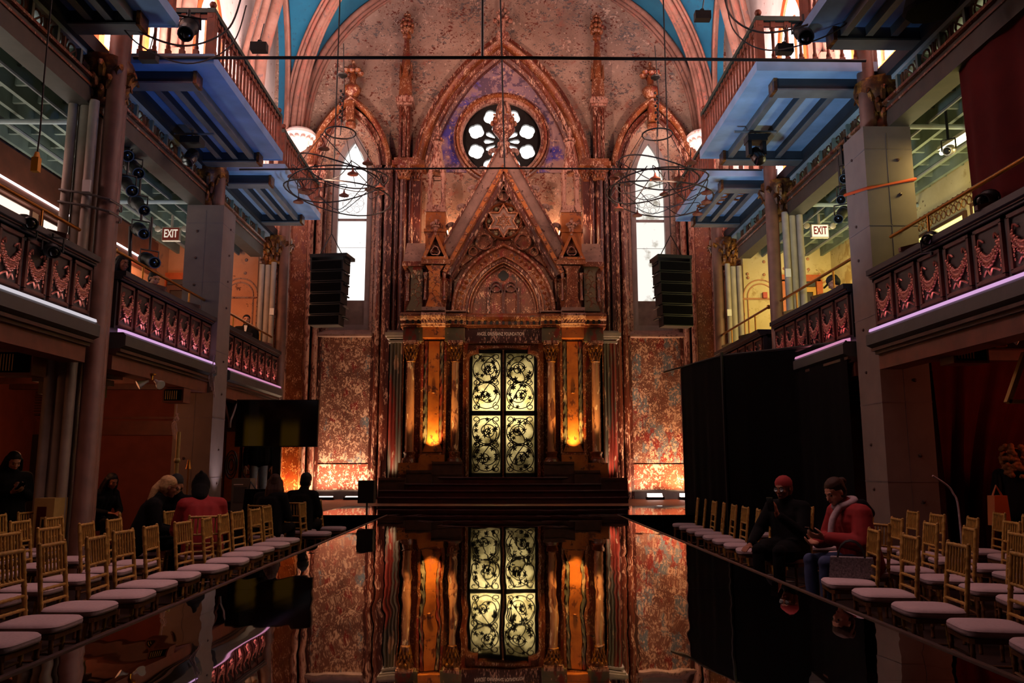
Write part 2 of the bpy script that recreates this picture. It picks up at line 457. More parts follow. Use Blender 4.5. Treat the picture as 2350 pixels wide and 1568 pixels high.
distress('vault_blue', [(0.3, (12, 68, 96)), (0.6, (18, 90, 120)), (0.8, (36, 106, 132))], 0.7, [((30, 70, 96), 9, 0.6, 0.1, 1)], 0.9, bump=0.2)
distress('white_wall', [(0.3, (214, 190, 184)), (0.6, (236, 216, 210))], 1.0, [((180, 120, 104), 5, 0.64, 0.05, 1)], 0.8, bump=0.2)
distress('yellow_wall', [(0.3, (190, 168, 120)), (0.6, (214, 196, 150)), (0.8, (198, 174, 118))], 0.8, [((170, 140, 90), 3, 0.58, 0.1, 1), ((96, 66, 46), 12, 0.68, 0.03, 1)], 0.85, bump=0.2)
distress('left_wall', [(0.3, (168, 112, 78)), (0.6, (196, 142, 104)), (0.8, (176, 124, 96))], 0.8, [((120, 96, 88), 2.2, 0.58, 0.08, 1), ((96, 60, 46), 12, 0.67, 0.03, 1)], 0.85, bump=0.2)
# iron, wood, cloth
plain('soffit_blue', (120, 158, 205), 0.55, noise=0.18, nscale=2.5)
plain('soffit_pale', (150, 182, 214), 0.55, noise=0.2, nscale=2.5)
plain('beam_slate', (46, 48, 52), 0.6, noise=0.2, nscale=4)
plain('beam_grey', (104, 106, 106), 0.6, noise=0.2, nscale=4)
plain('ceiling_green', (112, 122, 108), 0.65, noise=0.25, nscale=3)
plain('ceiling_pale', (168, 182, 182), 0.65, noise=0.2, nscale=2)
plain('girder_paint', (60, 53, 43), 0.6, noise=0.2, nscale=6, bump=0.2)
plain('baluster_red', (128, 60, 34), 0.5, noise=0.35, nscale=9)
plain('handrail_green', (44, 62, 50), 0.5, noise=0.3, nscale=6)
plain('box_board', (116, 100, 90), 0.8, noise=0.1, nscale=4)
plain('column_white', (158, 146, 132), 0.55, noise=0.15, nscale=5)
plain('column_tan', (108, 72, 58), 0.55, noise=0.25, nscale=5)
plain('pilaster_olive', (120, 104, 66), 0.6, noise=0.2, nscale=5)
distress('gilt', [(0.3, (60, 30, 14)), (0.5, (96, 52, 22)), (0.75, (190, 130, 46))], 9, [], 0.35, bump=0.6, metal=0.35)
plain('fret_brown', (86, 52, 26), 0.5, metal=0.2, noise=0.4, nscale=14)
plain('dark_wood', (70, 38, 28), 0.5, noise=0.3, nscale=8)
plain('fascia_wood', (104, 52, 34), 0.55, noise=0.25, nscale=5)
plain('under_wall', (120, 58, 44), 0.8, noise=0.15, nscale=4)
plain('parapet_dark', (36, 31, 36), 0.42, noise=0.2, nscale=8)
plain('parapet_panel', (38, 29, 28), 0.45, noise=0.3, nscale=12)
plain('parapet_red', (70, 30, 22), 0.45, noise=0.3, nscale=10)
plain('relief_gilt', (168, 104, 90), 0.28, metal=0.55, noise=0.25, nscale=30)
plain('kerb_grey', (66, 66, 65), 0.5, noise=0.15, nscale=5)
plain('brass', (190, 130, 60), 0.3, metal=0.9, noise=0.15, nscale=20)
plain('black_paint', (14, 14, 15), 0.5)
plain('black_gloss', (12, 12, 13), 0.18)
plain('black_cloth', (7, 6, 6), 0.95, spec=0.1)
plain('black_iron', (20, 17, 16), 0.5, metal=0.3)
plain('steel', (140, 138, 136), 0.35, metal=0.8)
plain('grey_frame', (128, 118, 118), 0.6, noise=0.12, nscale=6)
plain('grey_board', (110, 96, 92), 0.7, noise=0.25, nscale=5)
plain('red_cloth', (74, 13, 14), 0.85, spec=0.15, noise=0.2, nscale=3)
plain('floor_wood', (118, 82, 66), 0.5, noise=0.2, nscale=3)
plain('floor_dark', (40, 26, 22), 0.45, noise=0.3, nscale=4)
plain('step_red', (66, 14, 12), 0.45, noise=0.3, nscale=6)
plain('chair_gold', (178, 138, 66), 0.38, noise=0.25, nscale=25)
plain('seat_frame_dark', (112, 74, 44), 0.4, noise=0.2, nscale=25)
plain('cushion', (194, 172, 174), 0.9, noise=0.05, nscale=40, bump=0.25, spec=0.2)
plain('white_plastic', (220, 216, 210), 0.5)
plain('cable', (30, 18, 16), 0.6)
plain('rust_lamp', (120, 56, 40), 0.5, noise=0.3, nscale=20)
plain('yellow_plastic', (210, 140, 20), 0.5)
plain('orange_strap', (220, 80, 30), 0.7)
plain('case_tan', (176, 146, 84), 0.5, noise=0.1)
plain('door_dark', (36, 24, 20), 0.6, noise=0.2)
plain('frame_orange', (170, 78, 34), 0.5, noise=0.2)
plain('frame_gold', (176, 130, 50), 0.5)
plain('green_plate', (70, 96, 80), 0.7, noise=0.3)
emit('daylight_pane', (255, 252, 246), 3.2)
emit('daylight_upper', (255, 236, 240), 5.0)
emit('lancet_edge', (255, 250, 244), 0.9)
emit('led_pink', (232, 178, 232), 0.85)
emit('led_rose', (228, 150, 190), 0.8)
emit('led_white_strip', (222, 214, 222), 0.85)
emit('led_white', (255, 240, 240), 5.0)
emit('uplight_face', (255, 235, 225), 6.0)
emit('window_left', (255, 228, 205), 1.5)
emit('window_right', (255, 236, 130), 2.2)
emit('tube_light', (255, 245, 190), 9.0)
emit('exit_white', (255, 236, 214), 0.75)
emit('exit_cream', (255, 240, 205), 1.15)
emit('exit_red', (210, 30, 20), 0.9)
plain('exit_red_paint', (170, 24, 18), 0.5)
plain('exit_case', (206, 190, 170), 0.5)
emit('phone_glow', (190, 205, 255), 0.12)

# rose and lancet panes: daylight through old glass with faint dirt
def pane(name, lo, hi, scale, th, strength):
    m = bpy.data.materials.new(name); m.use_nodes = True; nt = m.node_tree; N = nt.nodes; N.clear()
    g = N.new('ShaderNodeNewGeometry'); n = N.new('ShaderNodeTexNoise'); n.inputs['Scale'].default_value = scale; n.inputs['Detail'].default_value = 7
    r = N.new('ShaderNodeValToRGB'); e = r.color_ramp.elements
    e[0].position = th; e[1].position = th + 0.1; e[0].color = srgb(*hi); e[1].color = srgb(*lo)
    em = N.new('ShaderNodeEmission'); em.inputs[1].default_value = strength; o = N.new('ShaderNodeOutputMaterial')
    nt.links.new(g.outputs['Position'], n.inputs['Vector']); nt.links.new(n.outputs['Fac'], r.inputs['Fac'])
    nt.links.new(r.outputs['Color'], em.inputs[0]); nt.links.new(em.outputs[0], o.inputs[0]); MATS[name] = m
pane('lancet_pane', (150, 150, 150), (255, 252, 248), 3.5, 0.62, 1.7)
pane('lancet_pane_dusty', (176, 166, 150), (255, 250, 240), 2.6, 0.56, 1.05)

# milky door glass: translucent, lit by lamps behind it
m, nt, b = nodes_of('door_glass'); N = nt.nodes
tr = N.new('ShaderNodeBsdfTranslucent'); g = N.new('ShaderNodeNewGeometry'); n = N.new('ShaderNodeTexNoise'); n.inputs['Scale'].default_value = 3.2; n.inputs['Detail'].default_value = 8
n.inputs['Distortion'].default_value = 0.6
r = N.new('ShaderNodeValToRGB'); e = r.color_ramp.elements; e[0].position = 0.36; e[0].color = srgb(150, 142, 118); e[1].position = 0.62; e[1].color = srgb(252, 246, 222)
nt.links.new(g.outputs['Position'], n.inputs['Vector']); nt.links.new(n.outputs['Fac'], r.inputs['Fac']); nt.links.new(r.outputs['Color'], tr.inputs['Color'])
nt.links.new(tr.outputs[0], N['Material Output'].inputs[0])

# mirror runway: dark mirrored acrylic, faintly wavy
m, nt, b = nodes_of('mirror_deck'); N = nt.nodes
b.inputs['Base Color'].default_value = (0.62, 0.60, 0.585, 1); b.inputs['Metallic'].default_value = 1.0; b.inputs['Roughness'].default_value = 0.015
g = N.new('ShaderNodeNewGeometry'); mp = N.new('ShaderNodeMapping'); mp.inputs['Scale'].default_value = (2.2, 0.55, 1)
n = N.new('ShaderNodeTexNoise'); n.inputs['Scale'].default_value = 1.6; n.inputs['Detail'].default_value = 1.5
bp = N.new('ShaderNodeBump'); bp.inputs['Strength'].default_value = 0.22; bp.inputs['Distance'].default_value = 0.012
nt.links.new(g.outputs['Position'], mp.inputs['Vector']); nt.links.new(mp.outputs['Vector'], n.inputs['Vector'])
nt.links.new(n.outputs['Fac'], bp.inputs['Height']); nt.links.new(bp.outputs['Normal'], b.inputs['Normal'])
M = MATS
# ================================================================== END WALL
YW = 21.6
XA = 0.05
BASE = 0.62           # stage level
TRIM_N = [0]
def trim(mb, mat, label, parent=None):
    TRIM_N[0] += 1
    return struct(mb.build('trim_%d' % TRIM_N[0], M[mat]), label, 'trim')
LANX, LANHW = 4.14, 0.47
def lancet_outline(cx, hw, z0, zs, h, n=8):
    return [(cx - hw, z0), (cx + hw, z0)] + pointed(cx, zs, hw, h, n)
holes = [lancet_outline(s * LANX, 0.5, 5.2, 9.3, 1.35) for s in (-1, 1)] + [circ(0.0, 10.56, 1.12, 40)]
m = plate([(-8.9, -0.3), (8.9, -0.3), (8.9, 17.5), (-8.9, 17.5)], holes, YW, 0.3)
struct(m.build('wall_back', M['plaster_pink']), 'tall end wall of peeling pink plaster around the pointed shrine')

# blue tympanum under the main arch and pink lower part
ARCH_IN = [(2.02, 9.6), (1.80, 10.55), (1.37, 11.48), (0.73, 12.37), (0.0, 13.02)]
def arch_path(pts, n=6):
    r = [tuple(p) for p in cv(*[(a, 0, b) for a, b in pts], n=n)]
    r = [(p[0], p[2]) for p in r]
    return r + [(-a, b) for a, b in r[:-1]][::-1]
ain = arch_path(ARCH_IN)
tym = plate(ain, [circ(0, 10.56, 1.2, 40)], YW - 0.012, 0.02)
struct(tym.build('wall_tympanum', M['plaster_blue']), 'blue and violet painted plaster inside the great pointed arch')
# great arch, moulded
prof = [(-0.06, 0.0), (-0.06, 0.20), (0.03, 0.24), (0.06, 0.34), (0.13, 0.36), (0.17, 0.28), (0.20, 0.28), (0.24, 0.42), (0.32, 0.46), (0.38, 0.40), (0.40, 0.34), (0.50, 0.34), (0.53, 0.0)]
m = MB().sweep(ain, prof[:6], YW, smooth=True)
trim(m, 'red_trim', 'inner red moulding of the great pointed arch')
m = MB().sweep(ain, prof[5:10], YW, smooth=True)
trim(m, 'gold_trim', 'amber middle roll of the great pointed arch')
m = MB().sweep(ain, prof[9:], YW, smooth=True)
trim(m, 'red_trim', 'flaking outer band of the great pointed arch')
# finial over the arch
m = MB().lathe([(0.06, 0), (0.16, 0.05), (0.2, 0.16), (0.2, 0.24), (0.08, 0.3), (0.08, 0.62), (0.14, 0.66), (0.05, 0.8), (0.05, 1.2)], 0.02, YW - 0.42, 13.3, 8)
for k in range(6):
    a = k * pi / 3; m.ball((0.02 + 0.22 * cos(a), YW - 0.42 + 0.22 * sin(a), 13.95), 0.08, 8); m.ball((0.02 + 0.15 * cos(a), YW - 0.42 + 0.15 * sin(a), 14.2), 0.06, 6)
trim(m, 'pale_trim', 'stone finial on the point of the great arch')

# rose window
rose = thing('window_3', 'round rose window with petal tracery above the shrine gable', 'window', (0, YW, 10.56), kind='structure')
for (r0, r1, d, mat) in ((1.36, 1.27, 0.14, 'red_trim'), (1.28, 1.19, 0.22, 'gold_trim'), (1.2, 1.1, 0.16, 'pale_trim')):
    ring = MB().sweep(circ(0, 10.56, r1, 48), [(0.0, 0), (0.0, d), (0.03, d + 0.03), ((r0 - r1) - 0.01, d + 0.02), ((r0 - r1), 0)], YW - 0.02, closed=True, smooth=True)
    ring.build('window_ring', M[mat], rose)
hs = []
for k in range(8):
    a = 360 * k / 8 + 22.5
    hs.append(foil(0.78 * cos(radians(a)), 10.56 + 0.78 * sin(radians(a)), 0.225, 4, a, 6, 0.66))
for k in range(12):
    a = radians(30 * k)
    c, s_ = cos(a), sin(a)
    q = [(0.22, -0.018), (0.36, -0.062), (0.46, -0.068), (0.52, 0), (0.46, 0.068), (0.36, 0.062), (0.22, 0.018)]
    hs.append([(x * c - y * s_, 10.56 + x * s_ + y * c) for x, y in q])
plate(circ(0, 10.56, 1.13, 48), hs, YW + 0.08, 0.1).build('window_tracery', M['black_iron'], rose)
MB().box(-1.15, 1.15, YW + 0.26, YW + 0.28, 9.4, 11.72).build('window_pane', M['daylight_pane'], rose)

# lancet windows
for s, nm, lab in ((-1, 'window_1', 'tall white lancet window behind the hanging speaker, side of the television'), (1, 'window_2', 'tall dusty lancet window behind the hanging speaker, side of the black drape')):
    cx = s * LANX
    wd = thing(nm, lab, 'window', (cx, YW, 5.2), kind='structure')
    fo = lancet_outline(cx, 0.54, 5.12, 9.35, 1.4); fi = lancet_outline(cx, 0.40, 5.26, 9.3, 1.18)
    plate(fo, [fi], YW - 0.02, 0.22).build('window_frame', M['grey_frame'], wd)
    MB().box(cx - 0.4, cx + 0.4, YW + 0.06, YW + 0.1, 8.2, 8.27).build('window_rail', M['grey_frame'], wd)
    MB().box(cx - 0.4, cx + 0.4, YW + 0.05, YW + 0.09, 5.2, 5.95).build('window_board', M['grey_board'], wd)
    plate(lancet_outline(cx, 0.43, 5.2, 9.3, 1.22), [], YW + 0.12, 0.02).build('window_pane', M['lancet_pane' if s < 0 else 'lancet_pane_dusty'], wd)
    t = MB()
    for k in range(7):
        a = 2 * pi * k / 6
        d = 0.2 if k < 6 else 0
        t.tube([(cx + d * cos(a) + 0.085 * cos(b * pi / 6), YW + 0.1, 8.72 + d * sin(a) + 0.085 * sin(b * pi / 6)) for b in range(12)], 0.006, 4, closed=True)
    t.tube([(cx + 0.3 * cos(b * pi / 10), YW + 0.1, 8.72 + 0.3 * sin(b * pi / 10)) for b in range(20)], 0.006, 4, closed=True)
    t.tube([(cx - 0.4, YW + 0.1, 7.45), (cx + 0.4, YW + 0.1, 7.45)], 0.006, 4)
    t.build('window_lead', M['grey_frame'], wd)

def hood(s):
    cx = s * 4.2; side = 'television' if s < 0 else 'black drape'
    # splayed reveal, roll mouldings, hood
    p = pointed(cx, 9.55, 1.04, 2.0, 10)
    pi_ = pointed(cx, 9.55, 0.62, 1.3, 10)
    m = MB()
    n = len(p); vs = []
    for (x, z) in [(cx + 0.60, 5.0)] + pi_ + [(cx - 0.60, 5.0)]: vs.append((x, YW - 0.03, z))
    pm = pointed(cx, 9.55, 0.82, 1.62, 10)
    for (x, z) in [(cx + 0.80, 5.0)] + pm + [(cx - 0.80, 5.0)]: vs.append((x, YW - 0.24, z))
    k = len(pi_) + 2
    m.add(vs, [(i, i + 1, k + i + 1, k + i) for i in range(k - 1)])
    trim(m, 'plaster_pink', 'speckled splayed reveal of the lancet window near the ' + side)
    m = MB().sweep(pm, [(0.0, 0.2), (0.0, 0.30), (0.05, 0.34), (0.08, 0.28), (0.1, 0.28), (0.13, 0.36), (0.19, 0.36), (0.2, 0.3)], YW, smooth=True)
    trim(m, 'red_trim', 'red roll mouldings over the lancet window near the ' + side)
    m = MB().sweep(p, [(-0.04, 0.26), (-0.02, 0.44), (0.05, 0.5), (0.12, 0.44), (0.13, 0.0)], YW, smooth=True)
    # keystone block and boss
    m.box(cx - 0.11, cx + 0.11, YW - 0.5, YW - 0.1, 10.95, 11.5)
    m.lathe([(0.02, 0), (0.14, 0.06), (0.15, 0.16), (0.05, 0.24)], cx, YW - 0.34, 10.72, 8)
    trim(m, 'gold_trim', 'amber hood mould with keystone over the lancet window near the ' + side)
    # finial
    x, y = cx - s * 0.02, YW - 0.36
    m = MB().lathe([(0.05, 0), (0.12, 0.04), (0.21, 0.12), (0.25, 0.22), (0.25, 0.3), (0.2, 0.36), (0.1, 0.37), (0.09, 0.72), (0.05, 0.76), (0.04, 1.05)], x, y, 11.62, 8)
    for q in range(8):
        a = q * pi / 4; m.ball((x + 0.22 * cos(a), y + 0.2 * sin(a), 12.36 + 0.04 * (q % 2)), 0.1, 8, (1, 1, 0.8)); m.ball((x + 0.1 * cos(a), y + 0.1 * sin(a), 12.5), 0.07, 6)
    m.ball((x, y, 12.7), 0.06, 8)
    trim(m, 'gold_trim', 'leafy finial on the lancet hood near the ' + side)
for s in (-1, 1): hood(s)

def capital(mb, x, y, z0, z1, r0, r1, n=10, leaves=True):
    h = z1 - z0
    mb.lathe([(r0, 0), (r0 * 1.25, 0.02), (r0 * 1.25, 0.06 * h / 0.4), (r0, 0.1 * h / 0.4), (r0 * 1.1, h * 0.5), (r1, h * 0.8), (r1, h)], x, y, z0, n)
    if leaves:
        for row, (zz, rr) in enumerate(((0.3, 1.1), (0.5, 1.25), (0.72, 1.55))):
            for k in range(10):
                a = 2 * pi * (k + row * 0.5) / 10; c_, s_ = cos(a), sin(a); q = r0 * rr
                mb.tube([(x + q * c_ * 0.95, y + q * s_ * 0.95, z0 + h * (zz - 0.16)), (x + q * c_ * 1.05, y + q * s_ * 1.05, z0 + h * zz), (x + q * c_ * 1.3, y + q * s_ * 1.3, z0 + h * (zz + 0.06)), (x + q * c_ * 1.38, y + q * s_ * 1.38, z0 + h * (zz - 0.02))], [r0 * 0.22, r0 * 0.3, r0 * 0.2, r0 * 0.08], 6)

def side_shafts(s):
    side = 'television' if s < 0 else 'black drape'
    # colonnettes carrying the hood, both sides of the window
    for k, xs in ((0, (3.32, 3.12)), (1, (4.98, 5.16))):
        m = MB()
        for i, x in enumerate(xs):
            m.lathe([(0.075, 0), (0.075, 8.6)], s * x, YW - (0.30 if i == 0 else 0.42), 0.62, 10)
            capital(m, s * x, YW - (0.30 if i == 0 else 0.42), 9.15, 9.55, 0.085, 0.16)
            m.box(s * x - 0.15, s * x + 0.15, YW - 0.55, YW - 0.1, 9.52, 9.6)
        m.box(s * (xs[0] - 0.12 + 0.06 * k), s * (xs[0] + 0.0), YW - 0.22, YW + 0.02, 0.62, 9.2)
        m.box(s * (xs[1] - 0.02), s * (xs[1] + 0.1), YW - 0.30, YW + 0.02, 0.62, 9.2)
        trim(m, 'red_trim' if k == 0 else 'pale_trim', ('flaking red colonnettes between the lancet and the shrine near the ' if k == 0 else 'flaking pale colonnettes on the outer side of the lancet near the ') + side)
    # stepped jamb strips
    m = MB()
    for (x0, x1, d) in ((2.97, 3.08, 0.5), (3.4, 3.5, 0.16), (4.82, 4.9, 0.16)):
        m.box(s * x0, s * x1, YW - d, YW + 0.02, 0.62, 9.3)
    trim(m, 'red_trim_dark', 'dark red jamb strips around the lower panel near the ' + side)
    # great arch piers (clustered shafts)
    m = MB()
    for (x, d, r) in ((2.86, 0.5, 0.08), (2.68, 0.56, 0.10), (2.48, 0.5, 0.08), (2.3, 0.4, 0.07)):
        m.lathe([(r, 0), (r, 9.0)], s * x, YW - d + 0.1, 0.62, 10)
    m.box(s * 2.22, s * 2.95, YW - 0.42, YW + 0.02, 0.62, 9.35)
    trim(m, 'red_trim_dark', 'dark red clustered pier of the great arch near the ' + side)
    m = MB()
    capital(m, s * 2.34, YW - 0.36, 9.2, 9.58, 0.1, 0.2); capital(m, s * 2.66, YW - 0.5, 9.2, 9.58, 0.13, 0.25)
    m.box(s * 2.1, s * 2.98, YW - 0.72, YW, 9.55, 9.68); m.box(s * 2.2, s * 2.94, YW - 0.6, YW, 9.68, 9.8)
    trim(m, 'gold_trim', 'leaf capitals of the great arch pier near the ' + side)
    # outer orange pilaster
    m = MB().box(s * 5.30, s * 5.72, YW - 0.25, YW + 0.02, 0.62, 9.6)
    trim(m, 'gold_trim', 'broad amber pilaster in the corner near the ' + side)
    m = MB()
    for x in (5.22, 5.78, 5.9): m.lathe([(0.07, 0), (0.07, 9.3)], s * x, YW - 0.26, 0.62, 8)
    m.box(s * 5.75, s * 6.3, YW - 0.15, YW, 0.62, 9.6)
    trim(m, 'pale_trim', 'peeling corner shafts beside the amber pilaster near the ' + side)
    # sill slab and panel below
    m = MB().add([(s * 3.5, YW - 0.02, 5.12), (s * 4.86, YW - 0.02, 5.12), (s * 4.92, YW - 0.34, 4.95), (s * 3.46, YW - 0.34, 4.95), (s * 3.5, YW, 4.9), (s * 4.86, YW, 4.9), (s * 4.92, YW - 0.34, 4.9), (s * 3.46, YW - 0.34, 4.9)],
                 [(0, 1, 2, 3), (4, 5, 6, 7), (3, 2, 6, 7), (0, 3, 7, 4), (1, 2, 6, 5)])
    trim(m, 'shrine_dust', 'dusty sloping sill under the lancet window near the ' + side)
    m = MB().box(s * 3.46, s * 4.9, YW - 0.08, YW + 0.02, 1.52, 4.9)
    struct(m.build('wall_panel', M['plaster_low']), 'tall panel of flaking red paint below the lancet near the ' + side)
    m = MB().box(s * 3.46, s * 4.9, YW - 0.10, YW + 0.02, 0.62, 1.52)
    struct(m.build('wall_dado', M['plaster_dado']), 'scarred orange dado at the foot of the wall near the ' + side)
    m = MB().box(s * 3.46, s * 4.9, YW - 0.12, YW + 0.02, 0.62, 0.86)
    struct(m.build('baseboard_back', M['grey_board']), 'worn grey base course of the wall near the ' + side)
    # small blank plate beside the pier
    m = MB().box(s * 3.28, s * 3.46, YW - 0.03, YW, 10.5, 10.74)
    trim(m, 'pale_trim', 'small square plate on the plaster near the ' + side)
    # pinnacle pilaster above the pier
    m = MB().box(s * 2.55, s * 2.86, YW - 0.36, YW, 9.8, 11.4)
    m.box(s * 2.58, s * 2.62, YW - 0.42, YW - 0.3, 9.85, 11.35); m.box(s * 2.79, s * 2.83, YW - 0.42, YW - 0.3, 9.85, 11.35)
    m.lathe([(0.05, 0), (0.05, 1.2)], s * 2.70, YW - 0.38, 9.9, 8)
    m.sweep([(s * 2.70 + a, b) for a, b in pointed(0, 11.1, 0.07, 0.14, 4)], [(0, 0), (0, 0.06), (0.03, 0.06), (0.03, 0)], YW - 0.36)
    trim(m, 'red_trim', 'niched red pilaster above the great arch pier near the ' + side)
    m = MB().box(s * 2.50, s * 2.91, YW - 0.46, YW, 11.4, 11.46).box(s * 2.46, s * 2.95, YW - 0.52, YW, 11.46, 11.6).box(s * 2.5, s * 2.91, YW - 0.48, YW, 11.6, 11.66)
    trim(m, 'pale_trim', 'flat cap of the niched pilaster near the ' + side)
    x, y = s * 2.70, YW - 0.26
    m = MB().lathe([(0.21, 0), (0.2, 0.3), (0.15, 0.95), (0.13, 1.1), (0.07, 1.8), (0.13, 1.84), (0.13, 1.9), (0.06, 1.92), (0.06, 2.1), (0.03, 2.65)], x, y, 11.66, 6, smooth=False, rot=pi / 6)
    for k in range(6):
        a = k * pi / 3 + pi / 6
        p0 = Vector((x + 0.19 * cos(a), y + 0.19 * sin(a), 12.4)); t = 0.16
        m.add([(x + 0.2 * cos(a - 0.5), y + 0.2 * sin(a - 0.5), 12.25), (x + 0.2 * cos(a + 0.5), y + 0.2 * sin(a + 0.5), 12.25), (x + 0.19 * cos(a), y + 0.19 * sin(a), 12.75), (x + 0.1 * cos(a), y + 0.1 * sin(a), 12.4)], [(0, 1, 2), (0, 2, 3), (1, 3, 2), (0, 3, 1)])
    for k in range(8):
        a = k * pi / 4
        for zz, rr, br in ((13.72, 0.12, 0.075), (13.86, 0.15, 0.07), (14.02, 0.12, 0.06), (14.18, 0.07, 0.045)): m.ball((x + rr * cos(a + zz), y + rr * sin(a + zz), zz), br, 6)
    trim(m, 'gold_trim', 'slender crocketed spire above the pier near the ' + side)
for s in (-1, 1): side_shafts(s)

# corner springers, vault ribs and blue vault
CURVE = [(5.66, 10.40), (5.57, 11.46), (5.36, 12.39), (4.95, 13.32), (4.28, 14.2), (3.5, 14.86), (2.4, 15.6), (1.2, 16.2), (0, 16.6)]
DISP = [0.75, 0.8, 0.9, 1.15, 1.6, 2.1, 2.8, 3.4, 4.0]
A = cv(*[(a, 0, z) for a, z in CURVE], n=4); D = cv(*[(d, 0, 0) for d in DISP], n=4)
for s in (-1, 1):
    side = 'television' if s < 0 else 'black drape'
    x, y = s * 5.48, YW - 0.75
    m = MB().lathe([(0.06, 0), (0.18, 0.1), (0.26, 0.3), (0.34, 0.4), (0.42, 0.42), (0.42, 0.5), (0.36, 0.52), (0.36, 0.56)], x, y, 9.9, 16)
    for k in range(12):
        a = 2 * pi * k / 12; m.ball((x + 0.3 * cos(a), y + 0.3 * sin(a), 10.2), 0.07, 6)
    trim(m, 'white_wall', 'leaf corbel under the vault ribs near the ' + side)
    pa = [(s * p.x, p.z) for p in A]
    if s > 0: pa = pa
    wallrib = MB(); diag = MB(); side_rib = MB()
    for off, dd, r in ((0.0, 0.13, 0.085), (0.14, 0.09, 0.055), (-0.14, 0.09, 0.055), (0.23, 0.05, 0.04), (-0.23, 0.05, 0.04)):
        wallrib.tube([(s * (p.x + off * 0.8), YW - dd, p.z + off * 0.45) for p in A], r, 8)
        diag.tube([(s * (p.x + off), YW - d.x - 0.1, p.z + abs(off) * 0.4 - 0.05) for p, d in zip(A, D)], r, 8)
        side_rib.tube([(s * (5.72 + dd), YW - 0.75 - d.x + 0.75 - off, p.z) for p, d in zip(A, D)], r, 8)
    for mm in (wallrib, diag, side_rib): mm.box(0, 0, 0, 0, 0, 0) if False else None
    trim(wallrib, 'stone_rib', 'moulded wall rib of the vault against the end wall near the ' + side)
    trim(diag, 'stone_rib', 'moulded diagonal rib of the vault near the ' + side)
    trim(side_rib, 'stone_rib', 'moulded side rib of the vault near the ' + side)
    m = MB(); k = len(A); vs = []
    for p, d in zip(A, D): vs += [(s * (p.x + 0.12), YW, p.z), (s * (p.x + 0.1), YW - d.x, p.z), (s * 6.1, YW - d.x, p.z)]
    fs = []
    for i in range(k - 1):
        fs += [(3 * i, 3 * i + 1, 3 * i + 4, 3 * i + 3), (3 * i + 1, 3 * i + 2, 3 * i + 5, 3 * i + 4)]
    m.add(vs, fs, True)
    struct(m.build('ceiling_vault', M['vault_blue']), 'blue painted web of the vault near the ' + side)
# ================================================================== SHRINE FRONT
sh = thing('carved_shrine', 'tall carved wooden shrine front with steep gable and glass doors', 'shrine', (XA, 20.6, BASE))
def sp(mb, name, mat, parent=None): return mb.build(name, M[mat], parent or sh)
def both(fn):
    """build fn(sign) for both sides"""
    for s in (-1, 1): fn(s)
X = lambda s, a: XA + s * a
# carcass: side walls and back faces (door opening |x| < 0.95, z 1.2-4.55)
def carcass(s):
    m = MB().box(X(s, 0.98), X(s, 2.56), 20.62, 20.7, 1.2, 5.0)
    m.box(X(s, 2.5), X(s, 2.58), 20.62, YW, 1.2, 6.6)
    m.box(X(s, 0.98), X(s, 1.04), 20.7, YW, 1.2, 5.0)
    sp(m, 'side_wall', 'shrine_brown')
    # wing pilasters, grey green, fluted
    m = MB().box(X(s, 2.6), X(s, 2.96), 20.9, YW, BASE, 4.75)
    for i in range(4): m.lathe([(0.035, 0), (0.035, 3.7)], X(s, 2.65 + 0.085 * i), 20.9, 1.0, 8)
    sp(m, 'wing_pilaster', 'grey_green')
    m = MB().box(X(s, 2.56), X(s, 3.0), 20.84, YW, 4.66, 4.72).box(X(s, 2.54), X(s, 3.04), 20.78, YW, 4.76, 4.82).box(X(s, 2.5), X(s, 3.08), 20.74, YW, 4.82, 4.92).box(X(s, 2.54), X(s, 3.03), 20.8, YW, 4.92, 4.98)
    sp(m, 'wing_cap', 'grey_frame')
    # pedestal under the columns
    m = MB().box(X(s, 2.08), X(s, 2.58), 20.02, 20.62, BASE, 1.55); m.box(X(s, 1.06), X(s, 1.45), 20.02, 20.62, BASE, 1.55); m.box(X(s, 1.45), X(s, 2.08), 20.04, 20.62, BASE, 1.75)
    sp(m, 'pedestal', 'shrine_orange')
both(carcass)
# columns
def column(x, label):
    y = 20.24
    c = MB().lathe([(0.10, 1.82), (0.104, 2.3), (0.098, 3.2), (0.088, 4.06)], x, y, 0, 16).build('column', M['marble_col'], sh)
    c['label'] = label
    MB().lathe([(0.19, 1.55), (0.19, 1.6), (0.17, 1.63), (0.17, 1.66), (0.13, 1.68), (0.13, 1.76), (0.15, 1.78), (0.15, 1.82), (0.11, 1.83)], x, y, 0, 16).build('column_base', M['shrine_brown'], c)
    m = MB(); capital(m, x, y, 4.06, 4.5, 0.095, 0.17, 14)
    for k in range(8):
        a = 2 * pi * k / 8 + 0.2
        m.ball((x + 0.16 * cos(a), y + 0.16 * sin(a), 4.44), 0.05, 6)
    m.build('column_capital', M['gilt'], c)
    MB().box(x - 0.17, x + 0.17, y - 0.18, y + 0.2, 4.5, 4.54).box(x - 0.19, x + 0.19, y - 0.2, y + 0.2, 4.54, 4.6).build('column_abacus', M['pale_trim'], c)
for s, who in ((-1, 'television'), (1, 'drape')):
    column(X(s, 2.33), 'outer marbled column on the %s side' % who)
    column(X(s, 1.21), 'inner marbled column on the %s side' % who)
